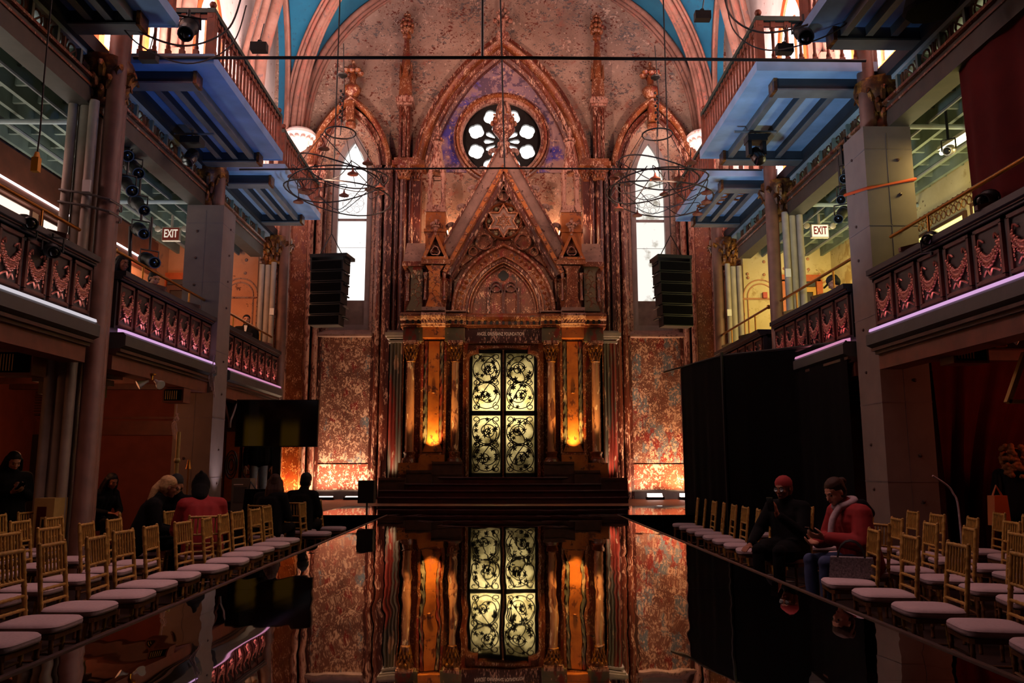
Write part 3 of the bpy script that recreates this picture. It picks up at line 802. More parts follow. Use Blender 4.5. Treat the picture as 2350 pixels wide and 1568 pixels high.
# panels between the columns
def panel(s):
    m = MB().box(X(s, 1.45), X(s, 2.06), 20.5, 20.64, 1.75, 4.7)
    sp(m, 'panel_field', 'shrine_orange')
    m = MB()
    m.prism([(X(s, 1.5), 1.82), (X(s, 2.02), 1.82), (X(s, 1.98), 1.92), (X(s, 1.92), 2.08), (X(s, 1.9), 2.2), (X(s, 1.9), 4.62), (X(s, 1.62), 4.62), (X(s, 1.62), 2.2), (X(s, 1.6), 2.08), (X(s, 1.54), 1.92)], 20.34, 20.52)
    m.lathe([(0.03, 0), (0.05, 0.02), (0.03, 0.05)], X(s, 1.76), 20.33, 3.28, 8)
    sp(m, 'raised_panel', 'shrine_orange')
    m = MB().box(X(s, 1.44), X(s, 1.50), 20.28, 20.62, 1.55, 4.7).box(X(s, 2.02), X(s, 2.08), 20.28, 20.62, 1.55, 4.7)
    m.box(X(s, 1.46), X(s, 2.06), 20.2, 20.6, 1.75, 1.8)
    m.box(X(s, 1.5), X(s, 2.02), 20.3, 20.5, 4.66, 4.72)
    sp(m, 'panel_border', 'shrine_brown')
    for x in (1.555, 1.965):
        vs, fs = [], []; n, N = 10, 110
        for i in range(N + 1):
            z = 2.02 + 2.6 * i / N; tw = 2 * pi * i / N * 9
            for k in range(n):
                a = 2 * pi * k / n; r = 0.048 + 0.013 * cos(3 * a - tw)
                vs.append((X(s, x) + r * cos(a), 20.36 + r * sin(a), z))
        for i in range(N):
            for k in range(n): fs.append((i * n + k, i * n + (k + 1) % n, (i + 1) * n + (k + 1) % n, (i + 1) * n + k))
        sp(MB().add(vs, fs, True), 'rope_column', 'grey_green')
    m = MB().box(X(s, 1.48), X(s, 2.04), 20.12, 20.6, 4.68, 4.97)
    sp(m, 'orange_block', 'shrine_orange')
    for a, b in ((0.98, 1.48), (2.04, 2.54)):
        sp(MB().box(X(s, a), X(s, b), 20.18, 20.62, 4.6, 4.95), 'green_block', 'shrine_green')
both(panel)
# frieze with the name
sp(MB().box(XA - 0.98, XA + 0.98, 20.30, 20.62, 4.62, 4.95).box(XA - 0.98, XA + 0.98, 20.24, 20.4, 4.56, 4.62), 'frieze', 'red_trim_dark')
def text_mesh(txt, size, loc, mat, parent=None, name='lettering', width=None, rz=0, bold=0.0):
    cu = bpy.data.curves.new('tmp', 'FONT'); cu.body = txt; cu.size = size; cu.extrude = 0.004; cu.align_x = 'CENTER'; cu.align_y = 'CENTER'; cu.offset = bold
    o = bpy.data.objects.new('tmp', cu); COL.objects.link(o)
    dg = bpy.context.evaluated_depsgraph_get(); me = bpy.data.meshes.new_from_object(o.evaluated_get(dg))
    xs = [v.co.x for v in me.vertices]; k = (width / (max(xs) - min(xs))) if width else 1
    R_ = Matrix.Rotation(rz, 4, 'Z')
    mb = MB().add([Vector(loc) + R_ @ Vector((v.co.x * k, -v.co.z, v.co.y)) for v in me.vertices], [tuple(p.vertices) for p in me.polygons])
    bpy.data.objects.remove(o); bpy.data.curves.remove(cu); bpy.data.meshes.remove(me)
    return mb.build(name, M[mat], parent)
plain('letter_white', (240, 214, 196), 0.5)
text_mesh('ANGEL ORENSANZ FOUNDATION', 0.125, (XA - 0.07, 20.292, 4.80), 'letter_white', sh, 'lettering', 1.20, bold=0.0012)
# cornice
m = MB()
CORN = [(0, 4.95), (0.06, 4.95), (0.08, 5.0), (0.14, 5.02), (0.14, 5.1), (0.22, 5.14), (0.26, 5.2), (0.26, 5.24), (0.05, 5.33)]
def corn(x0, x1, yf, m):
    pts = CORN
    vs = []
    for x in (x0, x1):
        for d, z in pts: vs.append((x, yf - d, z))
        vs.append((x, 20.7, 5.33)); vs.append((x, 20.7, 4.95))
    k = len(pts) + 2
    m.add(vs, [(i, (i + 1) % k, k + (i + 1) % k, k + i) for i in range(k)] + [tuple(range(k)), tuple(range(2 * k - 1, k - 1, -1))])
corn(XA - 0.98, XA + 0.98, 20.30, m)
sp(m, 'cornice', 'shrine_brown')
for s in (-1, 1):
    m = MB(); corn(X(s, 0.94), X(s, 1.47), 20.18, m); sp(m, 'cornice_block', 'shrine_brown'); m = MB(); corn(X(s, 2.05), X(s, 2.6), 20.18, m); sp(m, 'cornice_block', 'shrine_brown')
    m = MB(); corn(X(s, 1.46), X(s, 2.06), 20.06, m)
    for i in range(7): m.bar((X(s, 1.5 + 0.08 * i), 19.92, 5.06), (X(s, 1.54 + 0.08 * i), 19.86, 5.16), 0.03, 0.03)
    sp(m, 'cornice_rope', 'pale_trim')
m = MB()
for i in range(13): m.box(XA - 0.93 + 0.155 * i - 0.03, XA - 0.93 + 0.155 * i + 0.03, 20.12, 20.2, 5.02, 5.1)
for s in (-1, 1):
    for a in (1.06, 1.2, 1.34, 2.14, 2.28, 2.42): m.box(X(s, a) - 0.03, X(s, a) + 0.03, 20.0, 20.08, 5.02, 5.1)
sp(m, 'cornice_dentil', 'black_iron')
# dusty tops
for s in (-1, 1): sp(MB().box(X(s, 1.47), X(s, 2.05), 19.86, 20.3, 5.33, 5.42).box(X(s, 0.95), X(s, 1.47), 20.0, 20.3, 5.33, 5.36), 'cornice_ledge', 'shrine_dust')
# upper storey: side blocks
def upper(s):
    m = MB().box(X(s, 1.38), X(s, 2.52), 20.42, 21.2, 5.33, 6.62)
    sp(m, 'upper_block', 'shrine_brown')
    m = MB().prism([(X(s, 1.5), 5.42), (X(s, 2.02), 5.42), (X(s, 1.97), 5.5), (X(s, 1.9), 5.72), (X(s, 1.9), 6.4), (X(s, 1.99), 6.55), (X(s, 1.53), 6.55), (X(s, 1.62), 6.4), (X(s, 1.62), 5.72), (X(s, 1.55), 5.5)], 20.12, 20.44)
    sp(m, 'buttress', 'shrine_orange' if s < 0 else 'shrine_brown')
    m = MB().prism([(X(s, 2.08), 5.4), (X(s, 2.5), 5.4), (X(s, 2.46), 5.5), (X(s, 2.38), 5.7), (X(s, 2.38), 6.4), (X(s, 2.5), 6.6), (X(s, 2.08), 6.6)], 20.3, 20.44)
    sp(m, 'side_panel', 'shrine_green')
    for x, y in ((1.52, 20.2), (2.0, 20.2), (2.46, 20.34), (1.36, 20.4)):
        m = MB().lathe([(0.05, 0), (0.05, 0.05), (0.035, 0.08), (0.035, 0.5), (0.055, 0.55), (0.035, 0.58), (0.06, 0.68), (0.06, 0.72)], X(s, x), y, 5.66, 8)
        sp(m, 'colonnette', 'shrine_brown')
    # painted vine on buttress and side panel
    v = MB()
    for cx, y, z0, z1 in ((1.76, 20.115, 5.5, 6.5), (2.22, 20.295, 5.5, 6.5)):
        pts = [(X(s, cx) + 0.05 * sin(i * 0.9), y, z0 + (z1 - z0) * i / 14) for i in range(15)]
        v.tube(pts, 0.008, 4)
        for i in range(1, 14):
            d = 1 if i % 2 else -1
            p = pts[i]; v.tube([p, (p[0] + d * 0.05, y, p[2] + 0.05), (p[0] + d * 0.1, y, p[2] + 0.035), (p[0] + d * 0.12, y, p[2] - 0.01)], 0.008, 4)
    sp(v, 'painted_vine', 'gold_trim')
    m = MB().box(X(s, 1.36), X(s, 2.1), 20.06, 20.5, 6.58, 6.7).box(X(s, 2.05), X(s, 2.6), 20.2, 21.2, 6.56, 6.68)
    sp(m, 'upper_cornice', 'gold_trim')
    m = MB().add([(X(s, 2.05), 20.22, 6.68), (X(s, 2.58), 20.22, 6.68), (X(s, 2.55), 20.7, 7.3), (X(s, 2.05), 20.7, 7.3), (X(s, 2.58), 21.2, 6.68), (X(s, 2.05), 21.2, 6.68)], [(0, 1, 2, 3), (2, 3, 5, 4), (1, 2, 4), (0, 3, 5)])
    sp(m, 'roof_slope', 'shrine_dust')
    # small gable with trefoil
    g = plate([(X(s, 1.4), 6.7), (X(s, 2.1), 6.7), (X(s, 1.75), 7.48)], [[(X(s, 1.52), 6.77), (X(s, 1.98), 6.77), (X(s, 1.75), 7.3)]], 20.04, 0.16)
    gm = sp(g, 'small_gable', 'shrine_orange')
    MB().box(X(s, 1.48), X(s, 2.02), 20.2, 20.24, 6.72, 7.0).prism([(X(s, 1.5), 6.9), (X(s, 2.0), 6.9), (X(s, 1.75), 7.4)], 20.18, 20.24).build('gable_back', M['shrine_brown'], gm)
    t = plate(foil(X(s, 1.75), 6.92, 0.135, 3, 90), [foil(X(s, 1.75), 6.92, 0.11, 3, 90)], 20.06, 0.06); t.build('trefoil', M['pale_trim'], gm)
    m = MB()
    for a, z in ((1.5, 6.76), (2.0, 6.76), (1.75, 7.36)): m.lathe([(0.03, 0), (0.03, 0.03)], X(s, a), 20.05, z, 8, axis=(0, -1, 0))
    m.build('rosette', M['pale_trim'], gm)
    m = MB().lathe([(0.05, 0), (0.06, 0.1), (0.1, 0.12), (0.1, 0.16), (0.04, 0.18), (0.04, 0.32)], X(s, 1.75), 20.1, 7.44, 8)
    for k in range(6): m.ball((X(s, 1.75) + 0.1 * cos(k * pi / 3), 20.1 + 0.1 * sin(k * pi / 3), 7.64), 0.05, 6)
    m.build('gable_finial', M['pale_trim'], gm)
    # pinnacle pedestal
    m = MB().box(X(s, 1.5), X(s, 2.02), 20.2, 20.72, 6.7, 8.0).box(X(s, 1.46), X(s, 2.06), 20.16, 20.76, 7.46, 7.54)
    sp(m, 'pinnacle_pedestal', 'shrine_orange')
    m = MB().box(X(s, 1.47), X(s, 2.05), 20.17, 20.75, 8.0, 8.06).box(X(s, 1.52), X(s, 2.0), 20.22, 20.7, 8.06, 8.2)
    for dx in (-1, 1):
        for dy in (-1, 1):
            m.lathe([(0.075, 0), (0.075, 0.06), (0.05, 0.1), (0.05, 0.66), (0.07, 0.7), (0.05, 0.72), (0.085, 0.86)], X(s, 1.76) + dx * 0.17, 20.46 + dy * 0.17, 8.2, 8)
    # arched canopy between the colonnettes, spires
    for yy in (20.28, 20.62):
        m.join(plate([(X(s, 1.54), 9.0), (X(s, 1.62), 9.0)] + [(X(s, 1.76) + a * 0.8 / 0.8, b) for a, b in pointed(0, 9.0, 0.13, 0.22, 5)][::-1] + [(X(s, 1.9), 9.0), (X(s, 1.98), 9.0), (X(s, 1.94), 9.25), (X(s, 1.76), 9.75), (X(s, 1.58), 9.25)], [], yy - 0.03, 0.06))
    m.lathe([(0.24, 9.15), (0.16, 9.5), (0.13, 9.75), (0.1, 9.9), (0.14, 10.0), (0.12, 10.02), (0.05, 10.04), (0.05, 10.2), (0.07, 10.26), (0.02, 10.46)], X(s, 1.76), 20.45, 0, 8)
    for k in range(8): m.ball((X(s, 1.76) + 0.13 * cos(k * pi / 4), 20.45 + 0.13 * sin(k * pi / 4), 10.07), 0.045, 6)
    sp(m, 'pinnacle', 'pale_trim')
both(upper)
# central gable
GA, GB = (XA + 0.0, 9.95), (1.82, 6.55)
def raking(o0, o1, y0, y1, mat, name):
    """band parallel to the gable edge, from offset o0 to o1 inwards"""
    dx, dz = GB[0], GB[1] - GA[1]; L = hypot(dx, dz); nx, nz = dz / L, -dx / L     # inward normal (towards the axis and down)
    for s in (-1, 1):
        def q(o, t):
            x = GB[0] * t + nx * o; z = GA[1] + (GB[1] - GA[1]) * t + nz * o
            return (x, z)
        def axis(o):        # where the offset line meets the axis
            a, b = q(o, 0), q(o, 1); t = (0 - a[0]) / (b[0] - a[0]); return (0.0, a[1] + (b[1] - a[1]) * t)
        a0, a1, b0, b1 = axis(o0), axis(o1), q(o0, 1), q(o1, 1)
        m = MB().prism([(X(s, a0[0]), a0[1]), (X(s, b0[0]), b0[1]), (X(s, b1[0]), b1[1]), (X(s, a1[0]), a1[1])], y0, y1)
        sp(m, name, mat)
raking(-0.05, 0.0, 20.16, 20.6, 'red_trim', 'raking_edge')
raking(0.0, 0.30, 20.24, 20.56, 'shrine_dust', 'raking_band')
raking(0.30, 0.40, 20.12, 20.5, 'shrine_orange', 'raking_beads')
raking(0.40, 0.45, 20.2, 20.5, 'gold_trim', 'raking_fillet')
raking(0.45, 0.52, 20.16, 20.5, 'red_trim_dark', 'raking_roll')
raking(0.52, 0.57, 20.26, 20.5, 'red_trim', 'raking_inner')
m = MB()
for s in (-1, 1):
    for i in range(13):
        t = 0.17 + 0.8 * i / 12; x = GB[0] * t; z = GA[1] + (GB[1] - GA[1]) * t
        m.ball((X(s, x - 0.31), 20.12, z - 0.165), 0.045, 8, (1, 0.6, 1))
sp(m, 'gable_bead', 'gold_trim')
# gable field
m = MB().prism([(XA, 9.3), (XA + 1.5, 6.6), (XA + 1.5, 5.33), (XA - 1.5, 5.33), (XA - 1.5, 6.6)], 20.52, 20.58).prism([(XA, 9.3), (XA + 1.36, 6.85), (XA + 1.1, 6.6), (XA + 0.6, 7.0), (XA, 7.5), (XA - 0.6, 7.0), (XA - 1.1, 6.6), (XA - 1.36, 6.85)], 20.42, 20.5)
sp(m, 'gable_field', 'shrine_brown')
# crockets
for s in (-1, 1):
    for i in range(6):
        t = 0.09 + 0.15 * i; x = GB[0] * t; z = GA[1] + (GB[1] - GA[1]) * t
        b = Vector((X(s, x), 20.3, z))
        pts = [b + Vector((s * dx, 0, dz)) for dx, dz in ((-0.06, -0.05), (0.04, 0.06), (0.12, 0.09), (0.2, 0.07), (0.22, 0.0), (0.17, -0.03))]
        m = MB().tube(cv(*pts, n=3), [0.05 + 0.02 * sin(k * 0.4) for k in range(16)], 6); m.ball(b + Vector((s * 0.16, -0.03, 0.04)), 0.05, 6)
        sp(m, 'crocket', 'shrine_dust')
# star medallion
c = (XA, 7.80)
def star_pts(r, r2): return [(c[0] + (r if i % 2 == 0 else r2) * cos(radians(90 + 30 * i)), c[1] + (r if i % 2 == 0 else r2) * sin(radians(90 + 30 * i))) for i in range(12)]
MB_ = MB().sweep(circ(c[0], c[1], 0.47, 36), [(0.03, 0), (0.03, 0.1), (0, 0.14), (-0.03, 0.1), (-0.03, 0)], 20.42, closed=True, smooth=True)
st = sp(MB_, 'star_ring', 'shrine_brown')
plate(star_pts(0.47, 0.27), [star_pts(0.39, 0.225)], 20.28, 0.12).build('star_band', M['gold_trim'], st)
plate(star_pts(0.40, 0.23), [], 20.34, 0.06).build('star_field', M['shrine_dust'], st)
plate(star_pts(0.24, 0.138), [star_pts(0.19, 0.11)], 20.31, 0.04).build('star_inner', M['gold_trim'], st)
m = MB()
for k in range(10):
    a = 2 * pi * k / 10; m.tube([(c[0] + 0.04 * cos(a), 20.33, c[1] + 0.04 * sin(a)), (c[0] + 0.1 * cos(a + 0.6), 20.32, c[1] + 0.1 * sin(a + 0.6)), (c[0] + 0.15 * cos(a), 20.33, c[1] + 0.15 * sin(a))], 0.01, 4)
m.build('star_carving', M['gold_trim'], st)
for k in range(6):
    a = radians(60 * k + 60); q = (c[0] + 0.385 * cos(a), c[1] + 0.385 * sin(a))
    MB().ball((q[0], 20.38, q[1]), 0.06, 8).build('star_boss', M['shrine_green'], st)
for (x, z, r) in ((0.5, 7.24, 0.22), (-0.5, 7.24, 0.22), (0.79, 6.97, 0.12), (-0.79, 6.97, 0.12), (0.0, 8.48, 0.15)):
    f = plate(circ(XA + x, z, r, 24), [foil(XA + x, z, r * 0.86, 3, 90)], 20.3, 0.12, 0.0); sp(f, 'trefoil_roundel', 'shrine_brown')
# pointed arch over the doors
AP = pointed(XA, 5.36, 0.80, 1.22, 14)
def aband(o0, o1, d, mat, name, roll=False):
    w_ = o1 - o0
    pr = [(o0, 0.0), (o0, d), (o0 + w_ * 0.25, d + (0.03 if roll else 0.0)), (o0 + w_ * 0.75, d + (0.03 if roll else 0.0)), (o1, d), (o1, 0.0)]
    return sp(MB().sweep(AP, pr, 20.5, smooth=roll), name, mat)
aband(0.0, 0.07, 0.10, 'shrine_brown', 'arch_inner', True)
aband(0.07, 0.13, 0.16, 'gold_trim', 'arch_roll', True)
aband(0.13, 0.20, 0.2, 'red_trim', 'arch_hollow')
aband(0.20, 0.25, 0.26, 'gold_trim', 'arch_fillet', True)
dia = aband(0.25, 0.44, 0.24, 'shrine_brown', 'arch_band')
aband(0.44, 0.54, 0.3, 'shrine_brown', 'arch_outer', True)
m = MB(); N = 26; b = MB()
path = [Vector((p[0], p[1])) for p in AP]
L = [0]
for i in range(1, len(path)): L.append(L[-1] + (path[i] - path[i - 1]).length)
def at_len(t):
    for i in range(1, len(path)):
        if L[i] >= t or i == len(path) - 1:
            k = (t - L[i - 1]) / max(1e-6, L[i] - L[i - 1]); d = (path[i] - path[i - 1]).normalized()
            return path[i - 1].lerp(path[i], k), d, Vector((-d.y, d.x)) * -1
for i in range(N):
    p, d, n = at_len(L[-1] * (i + 0.5) / N)
    q = p + n * 0.345
    r_ = [q + d * 0.075, q + n * 0.075, q - d * 0.075, q - n * 0.075]
    m.add([(v.x, 20.26, v.y) for v in r_] + [(q.x, 20.2, q.y)], [(0, 1, 4), (1, 2, 4), (2, 3, 4), (3, 0, 4)])
for i in range(19):
    p, d, n = at_len(L[-1] * (i + 0.5) / 19); q = p + n * 0.49
    b.lathe([(0.032, 0), (0.032, 0.02), (0.014, 0.02), (0.014, 0.03)], q.x, 20.18, q.y, 8, axis=(0, -1, 0))
m.build('diamond_row', M['gold_trim'], dia); b.build('rivet_row', M['pale_trim'], dia)
# tympanum with twin blind lancets
sp(plate([(XA - 0.84, 5.33)] + [(XA + 0.84, 5.33)] + pointed(XA, 5.36, 0.82, 1.25, 10)[1:], [], 20.44, 0.06), 'tympanum', 'shrine_brown')
for s in (-1, 1):
    m = plate(lancet_outline(X(s, 0.19), 0.19, 5.34, 5.85, 0.28, 6), [lancet_outline(X(s, 0.19), 0.155, 5.36, 5.85, 0.24, 6)], 20.36, 0.1)
    m.join(plate(circ(X(s, 0.19), 6.05, 0.15, 20), [circ(X(s, 0.19), 6.05, 0.12, 20)], 20.35, 0.1))
    m.box(X(s, 0.37), X(s, 0.41), 20.35, 20.46, 5.34, 6.05)
    sp(m, 'blind_lancet', 'red_trim_dark')
sp(plate(foil(XA, 6.36, 0.14, 4, 0), [], 20.42, 0.03), 'vent_hole', 'black_iron')
# crown finial on the gable
cr = MB().lathe([(0.13, 9.5), (0.13, 9.82), (0.17, 9.86), (0.17, 9.92), (0.11, 9.96), (0.12, 10.04), (0.26, 10.22), (0.30, 10.28), (0.30, 10.34), (0.27, 10.36), (0.29, 10.62), (0.25, 10.64), (0.15, 10.64)], XA, 20.3, 0, 16)
crn = sp(cr, 'crown_finial', 'red_trim')
m = MB()
for k in range(8):
    a = 2 * pi * k / 8
    m.ball((XA + 0.29 * cos(a), 20.3 + 0.29 * sin(a), 10.48), 0.07, 8, (1, 1, 1.2)); m.ball((XA + 0.27 * cos(a + 0.4), 20.3 + 0.27 * sin(a + 0.4), 10.68), 0.035, 6)
m.build('crown_jewel', M['gold_trim'], crn)
m = MB()
for k in range(6):
    a = 2 * pi * k / 6 + 0.2
    m.tube(cv((XA + 0.2 * cos(a), 20.3 + 0.2 * sin(a), 10.62), (XA + 0.17 * cos(a), 20.3 + 0.17 * sin(a), 10.85), (XA + 0.1 * cos(a), 20.3 + 0.1 * sin(a), 11.05), (XA, 20.3, 11.08), n=4), 0.035, 6)
m.build('crown_arch', M['pale_trim'], crn)

# ------------------------------------------------------------------ glass double door
dr = thing('door_1', 'double glass door with wrought iron scrolls in the shrine', 'door', (XA, 20.6, 1.2), kind='structure')
DW, DZ0, DZ1 = 0.86, 1.2, 4.36
def shoulder(w, z1, c):     # shouldered head: quarter-round corners stepping in
    pts = [(-w, DZ0), (w, DZ0), (w, z1 - c * 1.5)]
    pts += [(w - c * 0.9 + c * 0.9 * cos(radians(a)), z1 - c * 1.5 + c * 0.9 * sin(radians(a))) for a in (20, 45, 70, 90)]
    pts += [(w - c * 1.2, z1 - c * 0.6), (w - c * 1.2, z1), (-w + c * 1.2, z1), (-w + c * 1.2, z1 - c * 0.6)]
    pts += [(-w + c * 0.9 - c * 0.9 * cos(radians(a)), z1 - c * 1.5 + c * 0.9 * sin(radians(a))) for a in (90, 70, 45, 20)]
    pts += [(-w, z1 - c * 1.5)]
    return [(XA + a, b) for a, b in pts]
plate([(XA - 1.02, 1.2), (XA + 1.02, 1.2), (XA + 1.02, 4.62), (XA - 1.02, 4.62)], [shoulder(DW, 4.43, 0.2)], 20.36, 0.26).build('door_surround', M['shrine_brown'], dr)
plate(shoulder(DW + 0.07, 4.50, 0.2), [shoulder(DW + 0.01, 4.44, 0.2)], 20.3, 0.08).build('door_moulding', M['gold_trim'], dr)
def scroll(m, cx, cz, r, turns, a0, dirn, y, rr=0.013):
    pts = []
    N_ = int(22 * turns)
    for i in range(N_ + 1):
        t = i / N_; a = a0 + dirn * 2 * pi * turns * t; q = r * (1 - 0.78 * t)
        pts.append((cx + q * cos(a), y, cz + q * sin(a)))
    m.tube(pts, rr, 5)
    return pts
def leaf(m, x, z, y, r):
    a0 = random.random() * 6
    for k in range(5):
        a = a0 + 2 * pi * k / 5
        m.tube([(x, y, z), (x + r * 0.6 * cos(a), y, z + r * 0.6 * sin(a)), (x + r * cos(a + 0.3), y, z + r * sin(a + 0.3))], [0.02, 0.016, 0.004], 4)
for s in (-1, 1):
    lf = MB().box(X(s, 0.02), X(s, 0.07), 20.5, 20.58, DZ0, 4.4).box(X(s, 0.79), X(s, 0.87), 20.5, 20.58, DZ0, 4.4)
    lf.box(X(s, 0.02), X(s, 0.87), 20.5, 20.58, DZ0, 1.3).box(X(s, 0.02), X(s, 0.87), 20.5, 20.58, 2.74, 2.86).box(X(s, 0.02), X(s, 0.87), 20.5, 20.58, 4.34, 4.42)
    lf = lf.build('door_leaf', M['black_iron'], dr)
    MB().box(X(s, 0.02), X(s, 0.87), 20.56, 20.575, DZ0, 4.42).build('door_glass', M['door_glass'], lf)
    for z0, z1 in ((2.86, 4.34), (1.3, 2.74)):
        m = MB(); cx = X(s, 0.43); y = 20.49; h = z1 - z0
        for i, cz in enumerate((z0 + h * 0.27, z0 + h * 0.71)):
            d = s * (1 if i == 0 else -1)
            scroll(m, cx, cz, 0.33, 0.9, radians(90 if i == 0 else -90), d, y)
            m.tube([(cx + 0.345 * cos(a_ * pi / 18), y, cz + 0.345 * sin(a_ * pi / 18)) for a_ in range(36)], 0.013, 5, closed=True)
            p = scroll(m, cx + 0.05 * s * (1 - 2 * i), cz, 0.16, 1.2, radians(200 if i == 0 else 20), -d, y, 0.013)
            for k in (0, 9, 18, len(p) - 1): leaf(m, p[k][0], p[k][2], y, 0.075)
            for k in range(5): a = random.random() * 6.28; leaf(m, cx + 0.26 * cos(a), cz + 0.26 * sin(a), y, 0.07)
        for sx in (-1, 1):
            for zz, dd in ((z0 + 0.11, 1), (z1 - 0.11, -1), (z0 + h * 0.49, 1)):
                scroll(m, cx + sx * 0.26, zz, 0.11, 1.1, radians(90 * dd), sx * dd, y, 0.012)
        for sx in (-1, 1):
            m.tube(cv((cx + sx * 0.33, y, z0 + h * 0.27), (cx + sx * 0.22, y, z0 + h * 0.42), (cx - sx * 0.1, y, z0 + h * 0.52), (cx - sx * 0.3, y, z0 + h * 0.62), (cx - sx * 0.34, y, z0 + h * 0.72), n=5), 0.012, 5)
            scroll(m, cx + sx * 0.22, z0 + h * (0.5 + 0.02 * sx), 0.09, 1.2, radians(200 * sx), sx, y, 0.011)
        for k in range(9): leaf(m, cx + random.uniform(-0.3, 0.3), z0 + 0.1 + (h - 0.2) * k / 8, y, 0.06)
        m.tube(cv((cx - 0.3, y, z0 + 0.04), (cx - 0.1, y, z0 + h * 0.3), (cx + 0.12, y, z0 + h * 0.55), (cx - 0.05, y, z0 + h * 0.8), (cx + 0.2, y, z1 - 0.05), n=5), 0.013, 5)
        m.build('door_scrollwork', M['black_iron'], lf)
    for zz in (1.6, 3.6): MB().lathe([(0.02, 0), (0.02, 0.12)], X(s, 0.88), 20.5, zz, 8).build('door_hinge', M['steel'], lf)
# floor and back of the small room behind the doors
struct(MB().box(XA - 0.98, XA + 0.98, 20.62, YW, 1.1, 1.2).build('floor_ark', M['shrine_brown']), 'small floor behind the glass doors')
lamp('ark_lamp', 'AREA', (XA - 0.40, 21.0, 2.95), 42, (255, 238, 190), (XA - 0.40, 20.5, 2.95), 0.3, 0.5)
lamp('ark_lamp', 'AREA', (XA + 0.40, 21.0, 3.05), 42, (255, 238, 190), (XA + 0.40, 20.5, 3.05), 0.3, 0.5)

# ------------------------------------------------------------------ curved steps with stepped plinths
stp = thing('curved_steps', 'dark red curved steps in front of the shrine doors', 'steps', (XA, 19.6, BASE))
for i, (wd, yf, z1) in enumerate(((2.9, 18.7, 0.76), (2.9, 19.05, 0.905), (2.35, 19.4, 1.05), (1.72, 19.75, 1.2))):
    pts = [(XA + wd * (k / 8 - 1), yf + 0.28 * ((k / 8 - 1) ** 2)) for k in range(17)] + [(XA + wd, 20.0), (XA + min(wd, 1.0), 20.0), (XA + min(wd, 1.0), 20.3), (XA - min(wd, 1.0), 20.3), (XA - min(wd, 1.0), 20.0), (XA - wd, 20.0)]
    MB().prism(pts, BASE if i == 0 else z1 - 0.145, z1, 'z').build('step', M['step_red'], stp)
    pl = [(XA + (wd + 0.01) * (k / 8 - 1), yf - 0.02 + 0.28 * ((k / 8 - 1) ** 2)) for k in range(17)]
    MB().tube([(a, b, z1 - 0.012) for a, b in pl], 0.022, 6).build('step_nosing', M['step_red'], stp)
def plinth(s):
    for a, b, y0, z in ((2.36, 3.0, 19.7, 1.19), (1.74, 2.36, 19.85, 1.37), (1.0, 1.74, 19.95, 1.58)):
        m = MB().box(X(s, a), X(s, b), y0, 20.01, BASE + 0.02, z - 0.06).box(X(s, a), X(s, b), y0 - 0.03, 20.01, z - 0.06, z).box(X(s, a), X(s, b), y0 - 0.02, 20.0, z - 0.32, z - 0.29)
        m.build('stepped_plinth', M['dark_wood'], stp)
both(plinth)
# ================================================================== FLOOR, STAGE, RUNWAY
struct(MB().box(-9.2, 9.2, -1, 21.9, -0.1, 0).build('floor', M['floor_dark']), 'dark wooden floor of the hall')
stage = thing('stage', 'low black-skirted stage with a glossy floor in front of the shrine', 'stage', (0, 18, 0))
MB().box(-5.1, 3.55, 14.42, 16.2, 0.0, 0.58).box(-5.1, 4.6, 16.2, YW - 0.5, 0.0, 0.58).build('stage_skirt', M['black_cloth'], stage)
MB().box(-5.1, 4.6, 17.7, YW, 0.58, BASE).box(-5.1, -3.35, 14.4, 17.7, 0.58, BASE).build('stage_boards', M['floor_wood'], stage)
m = MB()
m.quad((-3.35, 14.4, BASE), (3.58, 14.4, BASE), (3.58, 16.2, BASE), (-3.35, 16.2, BASE)); m.quad((-3.35, 16.2, BASE), (4.6, 16.2, BASE), (4.6, 17.7, BASE), (-3.35, 17.7, BASE))
m.build('stage_mirror', M['mirror_deck'], stage)
run = thing('mirror_runway', 'long mirrored black runway down the middle of the hall', 'runway', (0.03, 8, 0))
MB().box(-1.96, 2.02, 0.9, 14.38, 0.0, BASE - 0.03).build('runway_skirt', M['black_cloth'], run)
m = MB(); y = 0.9; rnd = random.Random(3)
while y < 14.38:
    y1 = min(y + 2.42, 14.39); t = [rnd.uniform(-0.0012, 0.0012) for _ in range(2)]
    m.quad((-1.97, y, BASE + t[0]), (2.03, y, BASE + t[0]), (2.03, y1 - 0.004, BASE + t[1]), (-1.97, y1 - 0.004, BASE + t[1])); y = y1
m.build('runway_mirror', M['mirror_deck'], run)
for s, x in ((-1, -1.985), (1, 2.045)):
    MB().box(x - 0.015, x + 0.015, 0.9, 14.38, BASE - 0.035, BASE + 0.006).build('runway_edging', M['dark_wood'], run)

